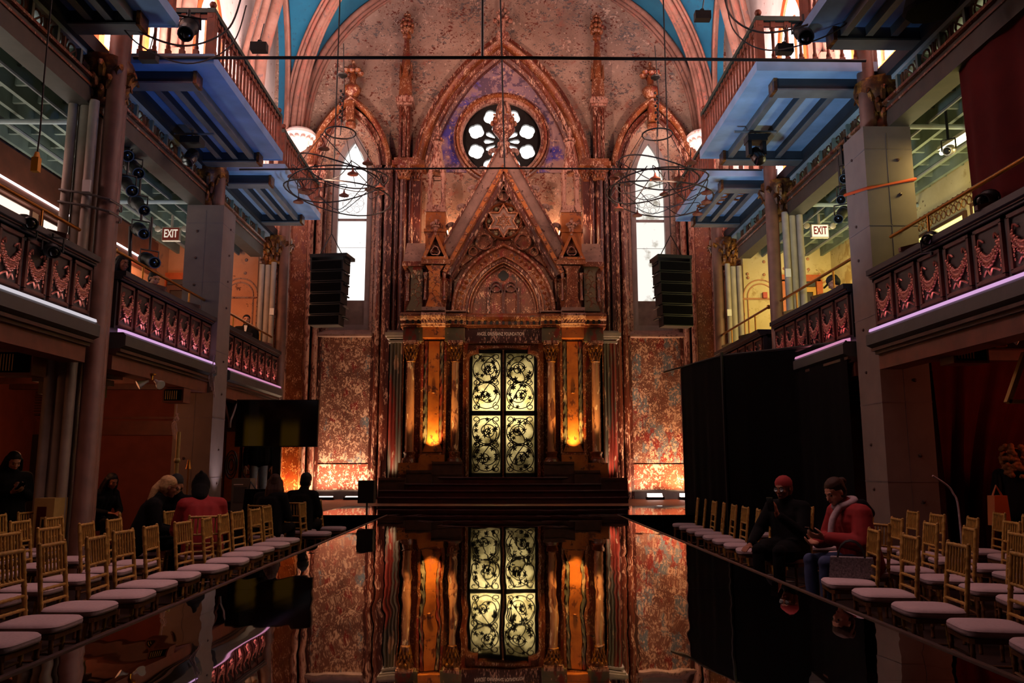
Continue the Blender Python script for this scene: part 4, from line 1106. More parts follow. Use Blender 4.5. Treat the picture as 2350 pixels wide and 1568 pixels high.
# ================================================================== COLUMNS
def cluster(s, y, label, reach=8.6):
    c = thing('column', label, 'column', (s * 5.4, y + 0.3, 0), kind='structure')
    for i, (x, yy, r) in enumerate(((5.2, y + 0.18, 0.12), (5.3, y + 0.46, 0.12))):
        MB().lathe([(r * 1.5, 0), (r * 1.5, 0.15), (r, 0.22), (r, reach)], s * x, yy, 0, 14).build('column_shaft', M['column_tan'], c)
    for i, (x, yy, r, top) in enumerate(((5.40, y + 0.05, 0.062, 6.25), (5.55, y + 0.16, 0.10, 6.2), (5.68, y + 0.06, 0.06, 6.2), (5.6, y + 0.48, 0.10, 6.2))):
        MB().lathe([(r, 0), (r, top)], s * x, yy, 0, 14).build('column_pipe', M['column_white'], c)
    if s < 0 and y < 12:
        m = MB()
        for k in range(2): m.tube([(s * 5.06, y + 0.3, 4.72 + 0.16 * k), (s * 5.1, y + 0.05, 4.73 + 0.16 * k), (s * 5.36, y - 0.03, 4.78 + 0.16 * k), (s * 5.72, y - 0.02, 4.84 + 0.16 * k), (s * 5.76, y + 0.4, 4.84 + 0.16 * k), (s * 5.5, y + 0.62, 4.8 + 0.16 * k), (s * 5.2, y + 0.58, 4.74 + 0.16 * k)], 0.016, 6, closed=True)
        m.build('column_clamp', M['steel'], c)
    m = MB(); capital(m, s * 5.42, y + 0.3, 6.2, 6.9, 0.2, 0.36, 14)
    m.build('column_capital', M['gilt'], c)
    MB().box(s * 5.38 - 0.05, s * 5.38 + 0.05, y - 0.03, y + 0.0, 5.05 - 0.08, 5.05 + 0.08).build('column_plate', M['white_plastic'], c)
    return c
def boxed(s, y, label, top=6.2, base_lit=False):
    c = thing('column', label, 'column', (s * 5.42, y + 0.32, 0), kind='structure')
    MB().box(s * 5.09, s * 5.76, y, y + 0.66, 0, top).build('column_casing', M['box_board'], c)
    m = MB()
    for z in (1.25, 2.3, 3.5, 4.75, 5.85): m.box(s * 5.085, s * 5.765, y - 0.004, y + 0.664, z, z + 0.015)
    m.box(s * 5.4, s * 5.41, y - 0.004, y, 0.2, top - 0.1)
    m.build('column_seam', M['grey_board'], c)
    m = MB()
    for z in (1.0, 1.6, 2.6, 3.2, 4.2, 4.7, 5.2, 5.7):
        m.ball((s * 5.55, y - 0.005, z), 0.025, 6); m.ball((s * 5.085, y + 0.4, z + 0.15), 0.022, 6)
    m.build('column_bolt', M['dark_wood'], c)
    for k, (x, yy) in enumerate(((5.28, y + 0.2), (5.45, y + 0.42))):
        MB().lathe([(0.12, 0), (0.12, 2.4)], s * x, yy, top, 12).build('column_shaft', M['column_tan'], c)
    m = MB(); capital(m, s * 5.5, y + 0.25, top, 6.95, 0.17, 0.36, 14)
    m.build('column_capital', M['gilt'], c)
    return c
cluster(-1, 10.1, 'cluster of white and brown pipes carrying the gallery, nearest on the television side')
boxed(-1, 14.3, 'boxed square column behind the seated person in the red jacket')
cluster(-1, 18.65, 'cluster of pipes in the corner behind the suited man')
bx = boxed(1, 10.7, 'thick boxed column with an orange strap round it')
cluster(1, 14.7, 'cluster of white pipes above the black drape')
cluster(1, 18.65, 'cluster of pipes at the corner beside the yellow lit wall')
m = MB(); z0 = 5.3
m.tube([(5.07, 11.38, 5.42), (5.075, 10.68, 5.28), (5.77, 10.68, 5.42), (5.78, 11.38, 5.5)], 0.022, 4)
tag(m.build('ratchet_strap', M['orange_strap']), 'orange strap wound round the boxed column', 'strap')
# olive pilaster behind the left pipes, under the mezzanine
m = MB().box(-6.35, -5.85, 11.3, 11.8, 0, 2.6).box(-6.42, -5.78, 11.23, 11.87, 2.45, 2.62).box(-6.3, -5.9, 11.28, 11.32, 0.4, 2.3)
trim(m, 'pilaster_olive', 'olive panelled pillar under the mezzanine beside the standing phone user')
m = MB().box(-6.5, -5.7, 11.2, 11.9, 2.62, 2.7).box(-6.6, -5.6, 11.15, 11.95, 2.72, 2.84).box(-6.5, -5.7, 11.2, 11.9, 2.84, 3.0)
trim(m, 'dark_wood', 'dark stepped wooden cap of the olive pillar')

# ================================================================== MEZZANINE
def garland(mb, x, yc, zc, w, h, s):
    """a hanging swag with drops, as raised beads"""
    rnd = random.Random(int(yc * 100))
    for k in range(19):
        t = -1 + 2 * k / 18; a = t * 1.05
        y = yc + w * 0.40 * t; z = zc + h * (0.16 - 0.34 * (1 - t * t))
        r = 0.036 * (1.15 - 0.4 * abs(t))
        mb.ball((x - s * 0.02, y, z), r, 6, (0.6, 1, 1.1)); mb.ball((x - s * 0.02, y + rnd.uniform(-0.02, 0.02), z + r * 1.3), r * 0.75, 6)
        if k % 2: mb.ball((x - s * 0.03, y, z - r), r * 0.7, 5)
    for t in (-1, 1):
        for k in range(6):
            mb.ball((x - s * 0.015, yc + t * w * (0.40 - 0.02 * (k % 2)), zc + h * (0.12 - 0.09 * k)), 0.03 - 0.003 * k, 6, (0.6, 0.8, 1.2))
        mb.tube(cv((x - 0.01 * s, yc + t * w * 0.4, zc + h * 0.2), (x - 0.03 * s, yc + t * w * 0.3, zc + h * 0.34), (x - 0.01 * s, yc + t * w * 0.2, zc + h * 0.26), n=3), 0.012, 4)
    mb.tube(cv((x, yc - w * 0.3, zc - h * 0.42), (x - 0.02 * s, yc - w * 0.1, zc - h * 0.32), (x - 0.02 * s, yc, zc - h * 0.44), (x - 0.02 * s, yc + w * 0.1, zc - h * 0.32), (x, yc + w * 0.3, zc - h * 0.42), n=3), 0.012, 4)
PX_ = {-1: 5.2, 1: 5.07}
def parapet(s, y0, y1, n, label, led, lampcol, power):
    x = s * PX_[s]
    p = thing('mezzanine_parapet', label, 'balcony', (x, (y0 + y1) / 2, 2.78), 'panelled mezzanine parapets')
    # grey nosing, mouldings and wooden fascia under the ledge
    MB().prism([(x + s * 0.3, 3.0), (x - s * 0.08, 3.02), (x - s * 0.16, 3.06), (x - s * 0.16, 3.2), (x - s * 0.12, 3.24), (x + s * 0.3, 3.24)], 0, 1, 'y').xf(Matrix(((1, 0, 0, 0), (0, y1 - y0, 0, y0), (0, 0, 1, 0), (0, 0, 0, 1)))).build('parapet_nosing', M['kerb_grey'], p)
    MB().box(x - s * 0.1, x + s * 0.3, y0, y1, 2.98, 3.02).box(x - s * 0.05, x + s * 0.3, y0, y1, 2.94, 2.98).build('parapet_moulding', M['dark_wood'], p)
    MB().box(x + s * 0.0, x + s * 0.3, y0, y1, 2.74, 2.95).build('parapet_fascia', M['fascia_wood'], p)
    MB().box(x + s * 0.06, x + s * 0.3, y0, y1, 3.24, 4.0).build('parapet_board', M['parapet_dark'], p)
    m = MB().box(x - s * 0.10, x + s * 0.3, y0, y1, 4.02, 4.09).box(x - s * 0.05, x + s * 0.3, y0, y1, 3.97, 4.02).box(x - s * 0.02, x + s * 0.3, y0, y1, 3.93, 3.97).box(x - s * 0.02, x + s * 0.3, y0, y1, 3.93, 3.97)
    m.build('parapet_rail', M['parapet_dark'], p)
    MB().box(x - s * 0.07, x - s * 0.062, y0, y1, 3.995, 4.015).build('parapet_bead', M['parapet_red'], p)
    MB().prism([(x - s * 0.14, 3.24), (x - s * 0.13, 3.275), (x - s * 0.02, 3.30), (x - s * 0.02, 3.24)], y0 + 0.05, y1 - 0.05, 'y').build('led_strip', M[led], p)
    w = (y1 - y0) / n
    first = None
    for i in range(n):
        yc = y0 + w * (i + 0.5); h = 0.52; zc = 3.64
        pan = MB().box(x + s * 0.0, x + s * 0.08, yc - w * 0.36, yc + w * 0.36, zc - h * 0.5, zc + h * 0.5).build('parapet_panel', M['parapet_panel'], p)
        fr = MB()
        for (a0, a1, b0, b1) in ((-0.42, 0.42, 0.5, 0.58), (-0.42, 0.42, -0.58, -0.5), (-0.42, -0.35, -0.52, 0.52), (0.35, 0.42, -0.52, 0.52)):
            fr.box(x - s * 0.025, x + s * 0.07, yc + w * a0, yc + w * a1, zc + h * b0, zc + h * b1)
        fr.build('panel_frame', M['parapet_red'], pan)
        g = MB(); garland(g, x, yc, zc, w * 0.8, h, s); g.build('panel_garland', M['relief_gilt'], pan)
    for i in range(n + 1):
        yy = y0 + w * i; MB().box(x - s * 0.0, x + s * 0.08, yy - 0.02, yy + 0.02, 3.3, 3.95).build('parapet_stile', M['parapet_dark'], p)
    for i in range(2):
        yy = y0 + (y1 - y0) * (0.35 + 0.4 * i)
        MB().prism([(x - s * 0.13, 4.09), (x - s * 0.13, 4.14), (x + s * 0.1, 4.2), (x + s * 0.1, 4.09)], yy - 0.03, yy + 0.03, 'y').build('parapet_bracket', M['parapet_red'], p)
    lamp('led_tape', 'AREA', (x - s * 0.12, (y0 + y1) / 2, 3.36), power * (y1 - y0) / 3.0, lampcol, (x + s * 0.03, (y0 + y1) / 2, 3.66), y1 - y0 - 0.2, 0.03, spread=150)
    return p
def brass(s, y0, y1, label, zt=4.42):
    x = s * (PX_[s] + 0.15)
    b = thing('brass_rail', label, 'railing', (x, (y0 + y1) / 2, 4.09), 'brass rails above the parapets')
    MB().tube([(x, y0, zt), (x, y1, zt)], 0.024, 10).build('rail_tube', M['brass'], b)
    m = MB().lathe([(0.03, 0), (0.045, 0.02), (0.03, 0.06)], x, y0 - 0.03, zt, 8, axis=(0, 1, 0))
    m.build('rail_end', M['brass'], b)
    for i in range(2):
        yy = y0 + (y1 - y0) * (0.25 + 0.5 * i)
        MB().tube([(x, yy, 4.09), (x, yy, zt)], 0.016, 8).build('rail_post', M['brass'], b)
PINKL = (255, 190, 225); WHITEL = (255, 225, 225)
parapet(-1, 6.6, 10.05, 7, 'carved garland parapet lit white, at the picture edge left of the pipe columns', 'led_white_strip', WHITEL, 1.2)
parapet(-1, 10.75, 14.28, 7, 'carved garland parapet with pink light strip between the pipe column and the boxed column', 'led_pink', PINKL, 2.6)
parapet(-1, 14.98, 18.6, 7, 'carved garland parapet in front of the suited man', 'led_rose', (255, 170, 175), 1.8)
parapet(1, 6.6, 10.66, 7, 'carved garland parapet with a pink white light strip, right edge past the strapped column', 'led_pink', (255, 175, 190), 1.2)
parapet(1, 11.4, 14.65, 6, 'carved garland parapet between the strapped column and the white pipes', 'led_rose', (255, 140, 155), 1.8)
parapet(1, 15.35, 18.6, 6, 'carved garland parapet below the yellow wall, beyond the white pipes', 'led_rose', (255, 130, 110), 1.2)
brass(-1, 6.6, 9.95, 'brass rail over the white lit parapet', 4.42)
brass(-1, 10.9, 14.5, 'brass rail between the pipe column and the boxed column', 4.42)
brass(-1, 15.0, 18.6, 'brass rail in front of the suited man', 4.44)
brass(1, 6.6, 10.4, 'brass rail over the parapet at the red curtain', 4.50)
brass(1, 11.5, 14.7, 'brass rail in front of the person in the cap', 4.52)
brass(1, 15.4, 18.8, 'brass rail below the yellow wall', 4.54)
for s, n in ((-1, 'left'), (1, 'right')):
    struct(MB().box(s * (PX_[s] + 0.3), s * 9.2, 5, 18.95, 3.0, 3.12).build('floor_mezzanine', M['dark_wood']), 'mezzanine floor on the %s' % n)
    # side walls of the aisles
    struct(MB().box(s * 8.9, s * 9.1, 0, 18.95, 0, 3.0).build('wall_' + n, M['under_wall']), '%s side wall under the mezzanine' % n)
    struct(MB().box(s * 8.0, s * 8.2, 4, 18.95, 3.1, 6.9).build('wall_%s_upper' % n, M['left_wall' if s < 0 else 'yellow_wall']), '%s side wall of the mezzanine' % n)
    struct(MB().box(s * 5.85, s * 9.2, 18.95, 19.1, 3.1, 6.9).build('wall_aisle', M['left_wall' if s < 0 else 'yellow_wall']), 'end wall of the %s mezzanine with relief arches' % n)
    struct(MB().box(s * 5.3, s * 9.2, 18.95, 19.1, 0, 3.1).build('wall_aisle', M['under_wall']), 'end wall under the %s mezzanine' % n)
    # relief arches on the aisle end wall
    rel = MB()
    for cx in (6.25, 8.0 if s > 0 else 8.7):
        for r in (0.32, 0.42):
            rel.tube([(s * cx + r * cos(radians(a)), 18.94, 5.5 + r * sin(radians(a))) for a in range(0, 181, 12)], 0.018, 5)
        for dx in (-0.42, -0.32, 0.32, 0.42): rel.tube([(s * cx + dx, 18.94, 3.2), (s * cx + dx, 18.94, 5.5)], 0.016, 5)
        for k in range(9): rel.ball((s * cx + 0.6 * cos(k * 0.7), 18.94, 6.2 + 0.25 * sin(k * 1.9)), 0.04, 6)
        rel.tube([(s * cx - 0.5, 18.94, 5.45), (s * cx + 0.5, 18.94, 5.45)], 0.025, 5)
    trim(rel, 'plaster_pink' if s < 0 else 'left_wall', 'moulded plaster arches in relief on the end wall of the %s mezzanine' % n)
    # doorway
    x0, x1 = (7.3, 7.95) if s < 0 else (6.85, 7.55)
    dd = thing('door_%d' % (2 if s < 0 else 3), 'dark doorway in a %s frame under the exit sign on the %s mezzanine' % ('red and orange' if s < 0 else 'golden', n), 'door', (s * (x0 + x1) / 2, 18.95, 3.12), kind='structure')
    MB().box(s * x0, s * x1, 18.89, 18.95, 3.12, 5.6).build('door_opening', M['door_dark'], dd)
    MB().box(s * (x0 - 0.12), s * (x1 + 0.12), 18.81, 18.95, 5.86, 6.02).box(s * (x0 - 0.16), s * (x0 - 0.02), 18.81, 18.95, 3.12, 5.9).box(s * (x1 + 0.02), s * (x1 + 0.16), 18.81, 18.95, 3.12, 5.9).build('door_frame', M['frame_orange'], dd)
    MB().box(s * x0, s * x1, 18.83, 18.95, 5.6, 5.72).box(s * x0, s * (x0 + 0.07), 18.83, 18.95, 3.12, 5.6).box(s * (x1 - 0.07), s * x1, 18.83, 18.95, 3.12, 5.6).build('door_inner_frame', M['frame_gold' if s > 0 else 'dark_wood'], dd)
    MB().box(s * x0, s * x1, 18.85, 18.95, 5.74, 5.86).build('door_head', M['beam_slate'], dd)
    # aisle ceiling: pale panels and a grid of joists
    struct(MB().box(s * 5.5, s * 9.2, 4, 18.95, 6.86, 6.92).build('ceiling_aisle', M['ceiling_pale']), 'pale boarded ceiling over the %s mezzanine' % n)
    cg = thing('ceiling_grid', 'grey green joists under the %s gallery' % n, 'joists', (s * 7, 11, 6.4), kind='structure')
    for k in range(7):
        x = 5.95 + 0.36 * k
        MB().box(s * x, s * (x + 0.06), 4, 18.95, 6.52, 6.86).build('ceiling_joist', M['ceiling_green'], cg)
    for k in range(26):
        y = 4.4 + 0.55 * k
        MB().box(s * 5.5, s * 8.0, y, y + 0.05, 6.62, 6.86).build('ceiling_joist', M['ceiling_green'], cg)
    for k in range(3):
        y = 7.6 + 3.6 * k
        MB().tube([(s * 5.5, y, 6.42), (s * 8.0, y, 6.42)], 0.04, 8).build('ceiling_pipe', M['ceiling_pale'], cg)
    for k in range(2):
        x = 6.3 + 1.0 * k; MB().tube([(s * x, 4, 6.48), (s * x, 18.85, 6.48)], 0.025, 6).build('ceiling_conduit', M['beam_grey'], cg)
    # girder along the columns with mouldings
    gx = 5.46
    m = MB().box(s * gx, s * (gx + 0.28), 4, 18.0, 6.2, 6.54)
    trim(m, 'girder_paint', 'painted girder along the columns under the %s gallery' % n)
    m = MB().box(s * (gx - 0.05), s * (gx + 0.3), 4, 18.0, 6.54, 6.58).box(s * (gx - 0.02), s * gx, 4, 18, 6.44, 6.47)
    trim(m, 'gold_trim', 'red and gilt mouldings on the girder under the %s gallery' % n)
    # pierced frieze above the girder
    fz = MB()
    y = 4.2
    while y < 17.9:
        fz.tube([(s * (gx + 0.1), y + 0.17 * cos(a * pi / 6), 6.76 + 0.16 * sin(a * pi / 6)) for a in range(12)], 0.02, 4, closed=True)
        fz.tube([(s * (gx + 0.1), y + 0.1 * cos(a * pi / 5), 6.76 + 0.1 * sin(a * pi / 5)) for a in range(10)], 0.016, 4, closed=True)
        fz.bar((s * (gx + 0.1), y + 0.2, 6.58), (s * (gx + 0.1), y + 0.2, 6.92), 0.035, 0.035, (1, 0, 0)); fz.bar((s * (gx + 0.1), y - 0.17, 6.6), (s * (gx + 0.1), y + 0.17, 6.9), 0.02, 0.02, (1, 0, 0))
        y += 0.4
    trim(fz, 'fret_brown', 'pierced gilt fretwork between girder and gallery on the %s' % n)
    struct(MB().box(s * 5.42, s * 9.2, 4, 18.95, 6.92, 7.12).build('floor_gallery', M['beam_slate']), 'upper gallery floor on the %s' % n)

# ================================================================== UPPER GALLERY BALCONIES
def baluster_mb():
    return MB().box(-0.035, 0.035, -0.035, 0.035, 0, 0.12).lathe([(0.03, 0.12), (0.035, 0.16), (0.022, 0.2), (0.024, 0.5), (0.036, 0.54), (0.024, 0.58)], 0, 0, 0, 8).box(-0.034, 0.034, -0.034, 0.034, 0.58, 0.68)
BAL = baluster_mb().mesh('baluster', M['baluster_red'])
def balcony(s, y0, y1, xin, z, soffit, label, rail_col='handrail_green', joist='beam_slate'):
    b = thing('gallery_balcony', label, 'balcony', (s * xin, (y0 + y1) / 2, z), 'blue bottomed gallery balconies')
    xo = 5.42
    MB().box(s * xin, s * xo, y0, y1, z, z + 0.1).build('balcony_floor', M[soffit], b)
    MB().box(s * (xin - 0.03), s * xin, y0 - 0.03, y1 + 0.03, z - 0.01, z + 0.14).box(s * xin, s * xo, y0 - 0.03, y0, z - 0.01, z + 0.14).box(s * xin, s * xo, y1, y1 + 0.03, z - 0.01, z + 0.14).build('balcony_edge', M[soffit], b)
    e = 0.34
    for (yy0, yy1) in ((y0 + 0.22, y0 + 0.42), (y1 - 0.34, y1 - 0.14)):
        MB().box(s * (xin + e), s * xo, yy0, yy1, z - 0.17, z).build('balcony_beam', M[joist], b)
        MB().box(s * (xin + e), s * (xin + e - 0.05), yy0 - 0.02, yy1 + 0.02, z - 0.19, z).build('beam_end', M['gilt'], b)
        MB().box(s * (xin + e), s * xo, yy0 - 0.03, yy1 + 0.03, z - 0.195, z - 0.17).build('beam_cap', M['beam_grey'], b)
    for k in range(3):
        x = xin + e + 0.05 + (xo - xin - e - 0.1) * k / 3
        MB().box(s * x, s * (x + 0.075), y0 + 0.42, y1 - 0.34, z - 0.12, z).build('balcony_joist', M[joist if k != 0 else 'beam_grey'], b)
        MB().box(s * (x - 0.008), s * (x + 0.083), y0 + 0.42, y1 - 0.34, z - 0.135, z - 0.12).build('joist_cap', M['beam_grey'], b)
    # balustrade: front and both returns
    zr = z + 0.12
    pts = []
    n = int((y1 - y0) / 0.165)
    for i in range(n + 1): pts.append((s * (xin + 0.06), y0 + 0.06 + (y1 - y0 - 0.12) * i / n))
    k = int((xo - xin) / 0.2)
    for i in range(1, k): pts.append((s * (xin + 0.06 + 0.2 * i), y0 + 0.06)); pts.append((s * (xin + 0.06 + 0.2 * i), y1 - 0.06))
    for (x, y) in pts:
        o = bpy.data.objects.new('baluster', BAL); COL.objects.link(o); o.parent = b; ALL.append(o)
        o.location = Vector((x, y, zr)) - Vector(b['_o'])
    for (yy) in (y0 + 0.06, y1 - 0.06):
        m = MB().box(s * (xin + 0.06) - 0.055, s * (xin + 0.06) + 0.055, yy - 0.055, yy + 0.055, zr, zr + 0.72); m.ball((s * (xin + 0.06), yy, zr + 0.82), 0.055, 8)
        m.build('newel_post', M['baluster_red'], b)
    m = MB().bar((s * (xin + 0.06), y0, zr + 0.71), (s * (xin + 0.06), y1, zr + 0.71), 0.11, 0.07)
    for yy in (y0 + 0.06, y1 - 0.06): m.bar((s * xin, yy, zr + 0.71), (s * xo, yy, zr + 0.71), 0.11, 0.07)
    m.build('handrail', M[rail_col], b)
    m = MB().bar((s * (xin + 0.06), y0, zr + 0.63), (s * (xin + 0.06), y1, zr + 0.63), 0.05, 0.06)
    for yy in (y0 + 0.06, y1 - 0.06): m.bar((s * xin, yy, zr + 0.63), (s * xo, yy, zr + 0.63), 0.05, 0.06)
    m.build('under_rail', M['baluster_red'], b)
    return b
balcony(-1, 6.4, 9.75, 4.23, 7.1, 'soffit_blue', 'blue bottomed gallery balcony cut by the top picture edge, television side')
balcony(-1, 10.75, 14.35, 4.11, 7.1, 'soffit_blue', 'deep blue gallery balcony beside the pipe column, television side')
balcony(-1, 14.95, 18.0, 4.22, 7.1, 'soffit_pale', 'farthest pale blue gallery balcony on the television side')
balcony(1, 6.6, 10.0, 4.0, 7.1, 'soffit_blue', 'blue bottomed gallery balcony cut by the top picture edge, drape side', joist='beam_grey')
balcony(1, 10.85, 14.15, 3.70, 7.1, 'soffit_pale', 'wide pale blue gallery balcony with a moving head lamp below it')
balcony(1, 15.1, 18.0, 4.07, 7.1, 'soffit_pale', 'farthest pale blue gallery balcony with orange painted rings', joist='beam_slate')
# orange painted rings on the far balcony soffit
m = MB()
for (x, y, r) in ((4.62, 16.2, 0.17), (4.75, 16.62, 0.15), (5.0, 15.9, 0.17), (5.05, 16.35, 0.15), (4.4, 16.9, 0.12)):
    for q in (r, r * 0.75): m.tube([(x + q * cos(a * pi / 8), y + q * sin(a * pi / 8), 7.09) for a in range(16)], 0.018, 4, closed=True)
trim(m, 'shrine_orange', 'orange painted rings on the soffit of the far balcony')

# ================================================================== UPPER GALLERY WALLS
for s, n in ((-1, 'left'), (1, 'right')):
    struct(MB().box(s * 6.45, s * 6.6, 3.5, YW, 7.1, 17.0).build('wall_%s_gallery' % n, M['white_wall']), 'white upper wall behind the %s gallery' % n)
    for k, y in enumerate((7.0, 10.85, 14.6, 18.95)):
        m = MB()
        for off, d, r in ((0, 0.32, 0.15), (0.2, 0.16, 0.1), (-0.2, 0.16, 0.1), (0.36, 0.05, 0.07), (-0.36, 0.05, 0.07)):
            m.tube([(s * (6.45 - d), y + off, 7.1), (s * (6.45 - d), y + off, 9.6), (s * (6.35 - d), y + off * 1.2, 11.5), (s * (6.0 - d), y + off * 1.3, 13.2), (s * (5.3 - d), y + off * 1.3, 14.8)], r, 8)
        m.box(s * 6.1, s * 6.45, y - 0.3, y + 0.3, 7.1, 9.3)
        trim(m, 'stone_rib', 'bundle of plaster vault ribs on the %s gallery wall, number %d from the end wall' % (n, 4 - k) if False else ['bundle of plaster ribs nearest the camera', 'bundle of plaster ribs above the first column', 'bundle of plaster ribs above the middle column', 'bundle of plaster ribs above the corner column'][k] + ' on the %s gallery wall' % n)
    for k, y in enumerate((8.9, 12.75, 16.45)):
        wd = thing('window_%d' % (4 + k + (3 if s > 0 else 0)), ['bright arched gallery window nearest the camera', 'bright arched gallery window in the middle bay', 'bright arched gallery window beside the end wall'][k] + ' on the %s' % n, 'window', (s * 6.43, y, 8.0), kind='structure')
        o = [(y + a, z) for a, z in [(-0.85, 8.0), (0.85, 8.0)] + pointed(0, 10.6, 0.85, 1.5, 8)]
        i_ = [(y + a, z) for a, z in [(-0.68, 8.12), (0.68, 8.12)] + pointed(0, 10.6, 0.68, 1.25, 8)]
        def turn(mb):       # XZ plate -> YZ plane
            mb.v = [Vector((s * (6.43 - (YW - p.y)), p.x, p.z)) for p in mb.v]; return mb
        turn(plate(o, [i_], YW - 0.08, 0.12)).build('window_frame', M['frame_orange'], wd)
        turn(plate(i_, [], YW - 0.03, 0.02)).build('window_pane', M['daylight_upper'], wd)
        m = MB()
        for a in (-0.23, 0.23): m.box(s * 6.36, s * 6.41, y + a - 0.03, y + a + 0.03, 8.1, 11.2)
        m.box(s * 6.36, s * 6.41, y - 0.68, y + 0.68, 9.8, 9.88); m.build('window_bar', M['frame_orange'], wd)
# ================================================================== PEOPLE
plain('skin_light', (206, 150, 122), 0.5, spec=0.4); plain('skin_tan', (176, 120, 90), 0.5, spec=0.4); plain('skin_brown', (140, 88, 62), 0.5, spec=0.4)
plain('hair_black', (20, 15, 13), 0.6, spec=0.2, noise=0.3, nscale=40); plain('hair_brown', (58, 36, 24), 0.6, spec=0.2, noise=0.3, nscale=40); plain('hair_blond', (186, 150, 104), 0.6, spec=0.2, noise=0.3, nscale=40)
plain('hair_golden', (128, 78, 36), 0.6, spec=0.2, noise=0.3, nscale=40); plain('hair_auburn', (130, 60, 40), 0.55, noise=0.3, nscale=40)
plain('coat_red', (140, 17, 19), 0.8, noise=0.12, nscale=14, bump=0.3); plain('coat_black', (9, 8, 9), 0.9, spec=0.2); plain('coat_tan', (170, 96, 50), 0.7)
plain('denim', (52, 66, 104), 0.85, noise=0.15, nscale=30); plain('denim_pale', (150, 160, 176), 0.85, noise=0.15, nscale=20); plain('shirt_white', (215, 210, 205), 0.8)
plain('scarf_grey', (180, 160, 165), 0.9, noise=0.2, nscale=30); plain('lips', (150, 62, 58), 0.5); plain('eye_dark', (30, 22, 20), 0.25); plain('lens_pale', (220, 225, 225), 0.15)
plain('bag_tweed', (120, 112, 116), 0.8, noise=0.6, nscale=70); plain('bag_tan', (190, 104, 44), 0.6); plain('cap_black', (18, 18, 20), 0.8); plain('hat_red', (150, 44, 44), 0.85)
plain('shoe_black', (18, 16, 16), 0.5)

def capsule(mb, pts, rs, n=12):
    """tapered chain with round ends"""
    pts = [Vector(p) for p in pts]
    dense, rr = [], []
    for i in range(len(pts) - 1):
        for k in range(4):
            t = k / 4; dense.append(pts[i].lerp(pts[i + 1], t)); rr.append(rs[i] * (1 - t) + rs[i + 1] * t)
    dense.append(pts[-1]); rr.append(rs[-1])
    mb.tube(dense, rr, n)
    mb.ball(pts[0], rs[0], n); mb.ball(pts[-1], rs[-1], n)
    for p, r in zip(pts[1:-1], rs[1:-1]): mb.ball(p, r, n)
def remesh(mb, voxel, it=4, fac=0.5):
    me = mb.mesh('tmp', [M['skin_tan']]); o = bpy.data.objects.new('tmp', me); COL.objects.link(o)
    r = o.modifiers.new('r', 'REMESH'); r.mode = 'VOXEL'; r.voxel_size = voxel; r.use_smooth_shade = True
    sm = o.modifiers.new('s', 'SMOOTH'); sm.iterations = it; sm.factor = fac
    dg = bpy.context.evaluated_depsgraph_get(); m2 = bpy.data.meshes.new_from_object(o.evaluated_get(dg))
    out = MB().add([v.co.copy() for v in m2.vertices], [tuple(p.vertices) for p in m2.polygons], True)
    bpy.data.objects.remove(o); bpy.data.meshes.remove(me); bpy.data.meshes.remove(m2)
    return out
def frame_of(d, up=(0, 0, 1)):
    d = Vector(d).normalized(); s = Vector(up).cross(d)
    if s.length < 1e-3: s = Vector((0, 1, 0))
    s.normalize(); u = d.cross(s)
    return Matrix((d, s, u)).transposed()      # columns: forward, left, up
def hand(mb, wrist, d, palm_n, curl=0.5, side=1, k=1.0):
    """palm and five fingers; d = direction of the fingers, palm_n = where the palm faces"""
    d = Vector(d).normalized(); nrm = Vector(palm_n); nrm = (nrm - d * nrm.dot(d)).normalized(); lat = d.cross(nrm) * side
    w_ = Vector(wrist)
    capsule(mb, [w_ - d * 0.02 * k, w_ + d * 0.03 * k], [0.026 * k, 0.026 * k], 8)
    for o in (-0.026, -0.009, 0.009, 0.026): capsule(mb, [w_ + d * 0.015 * k + lat * o * 0.7 * k, w_ + d * 0.085 * k + lat * o * k], [0.017 * k, 0.0125 * k], 8)
    for o, ln in ((-0.030, 0.058), (-0.0105, 0.072), (0.0105, 0.078), (0.030, 0.070)):
        p = w_ + d * 0.09 * k + lat * o * k; dd = d.copy(); pts = [p]; rr = [0.0098 * k]
        for j in range(3):
            a = curl * (0.5 + 0.45 * j)
            dd = (d * cos(a) + nrm * sin(a)).normalized(); p = p + dd * ln * k * (0.42, 0.32, 0.26)[j]; pts.append(p); rr.append((0.0092, 0.0085, 0.0075)[j] * k)
        capsule(mb, pts, rr, 7)
    p = w_ + d * 0.025 * k + lat * 0.028 * k
    p1 = p + (lat * 0.7 + d * 0.6 + nrm * 0.25) * 0.04 * k; p2 = p1 + (d * 0.8 + lat * 0.2 + nrm * (0.3 + curl * 0.4)) * 0.034 * k; p3 = p2 + (d * 0.8 + nrm * (0.3 + curl * 0.5) - lat * 0.15) * 0.026 * k
    capsule(mb, [p, p1, p2, p3], [0.015 * k, 0.0125 * k, 0.0105 * k, 0.0085 * k], 7)
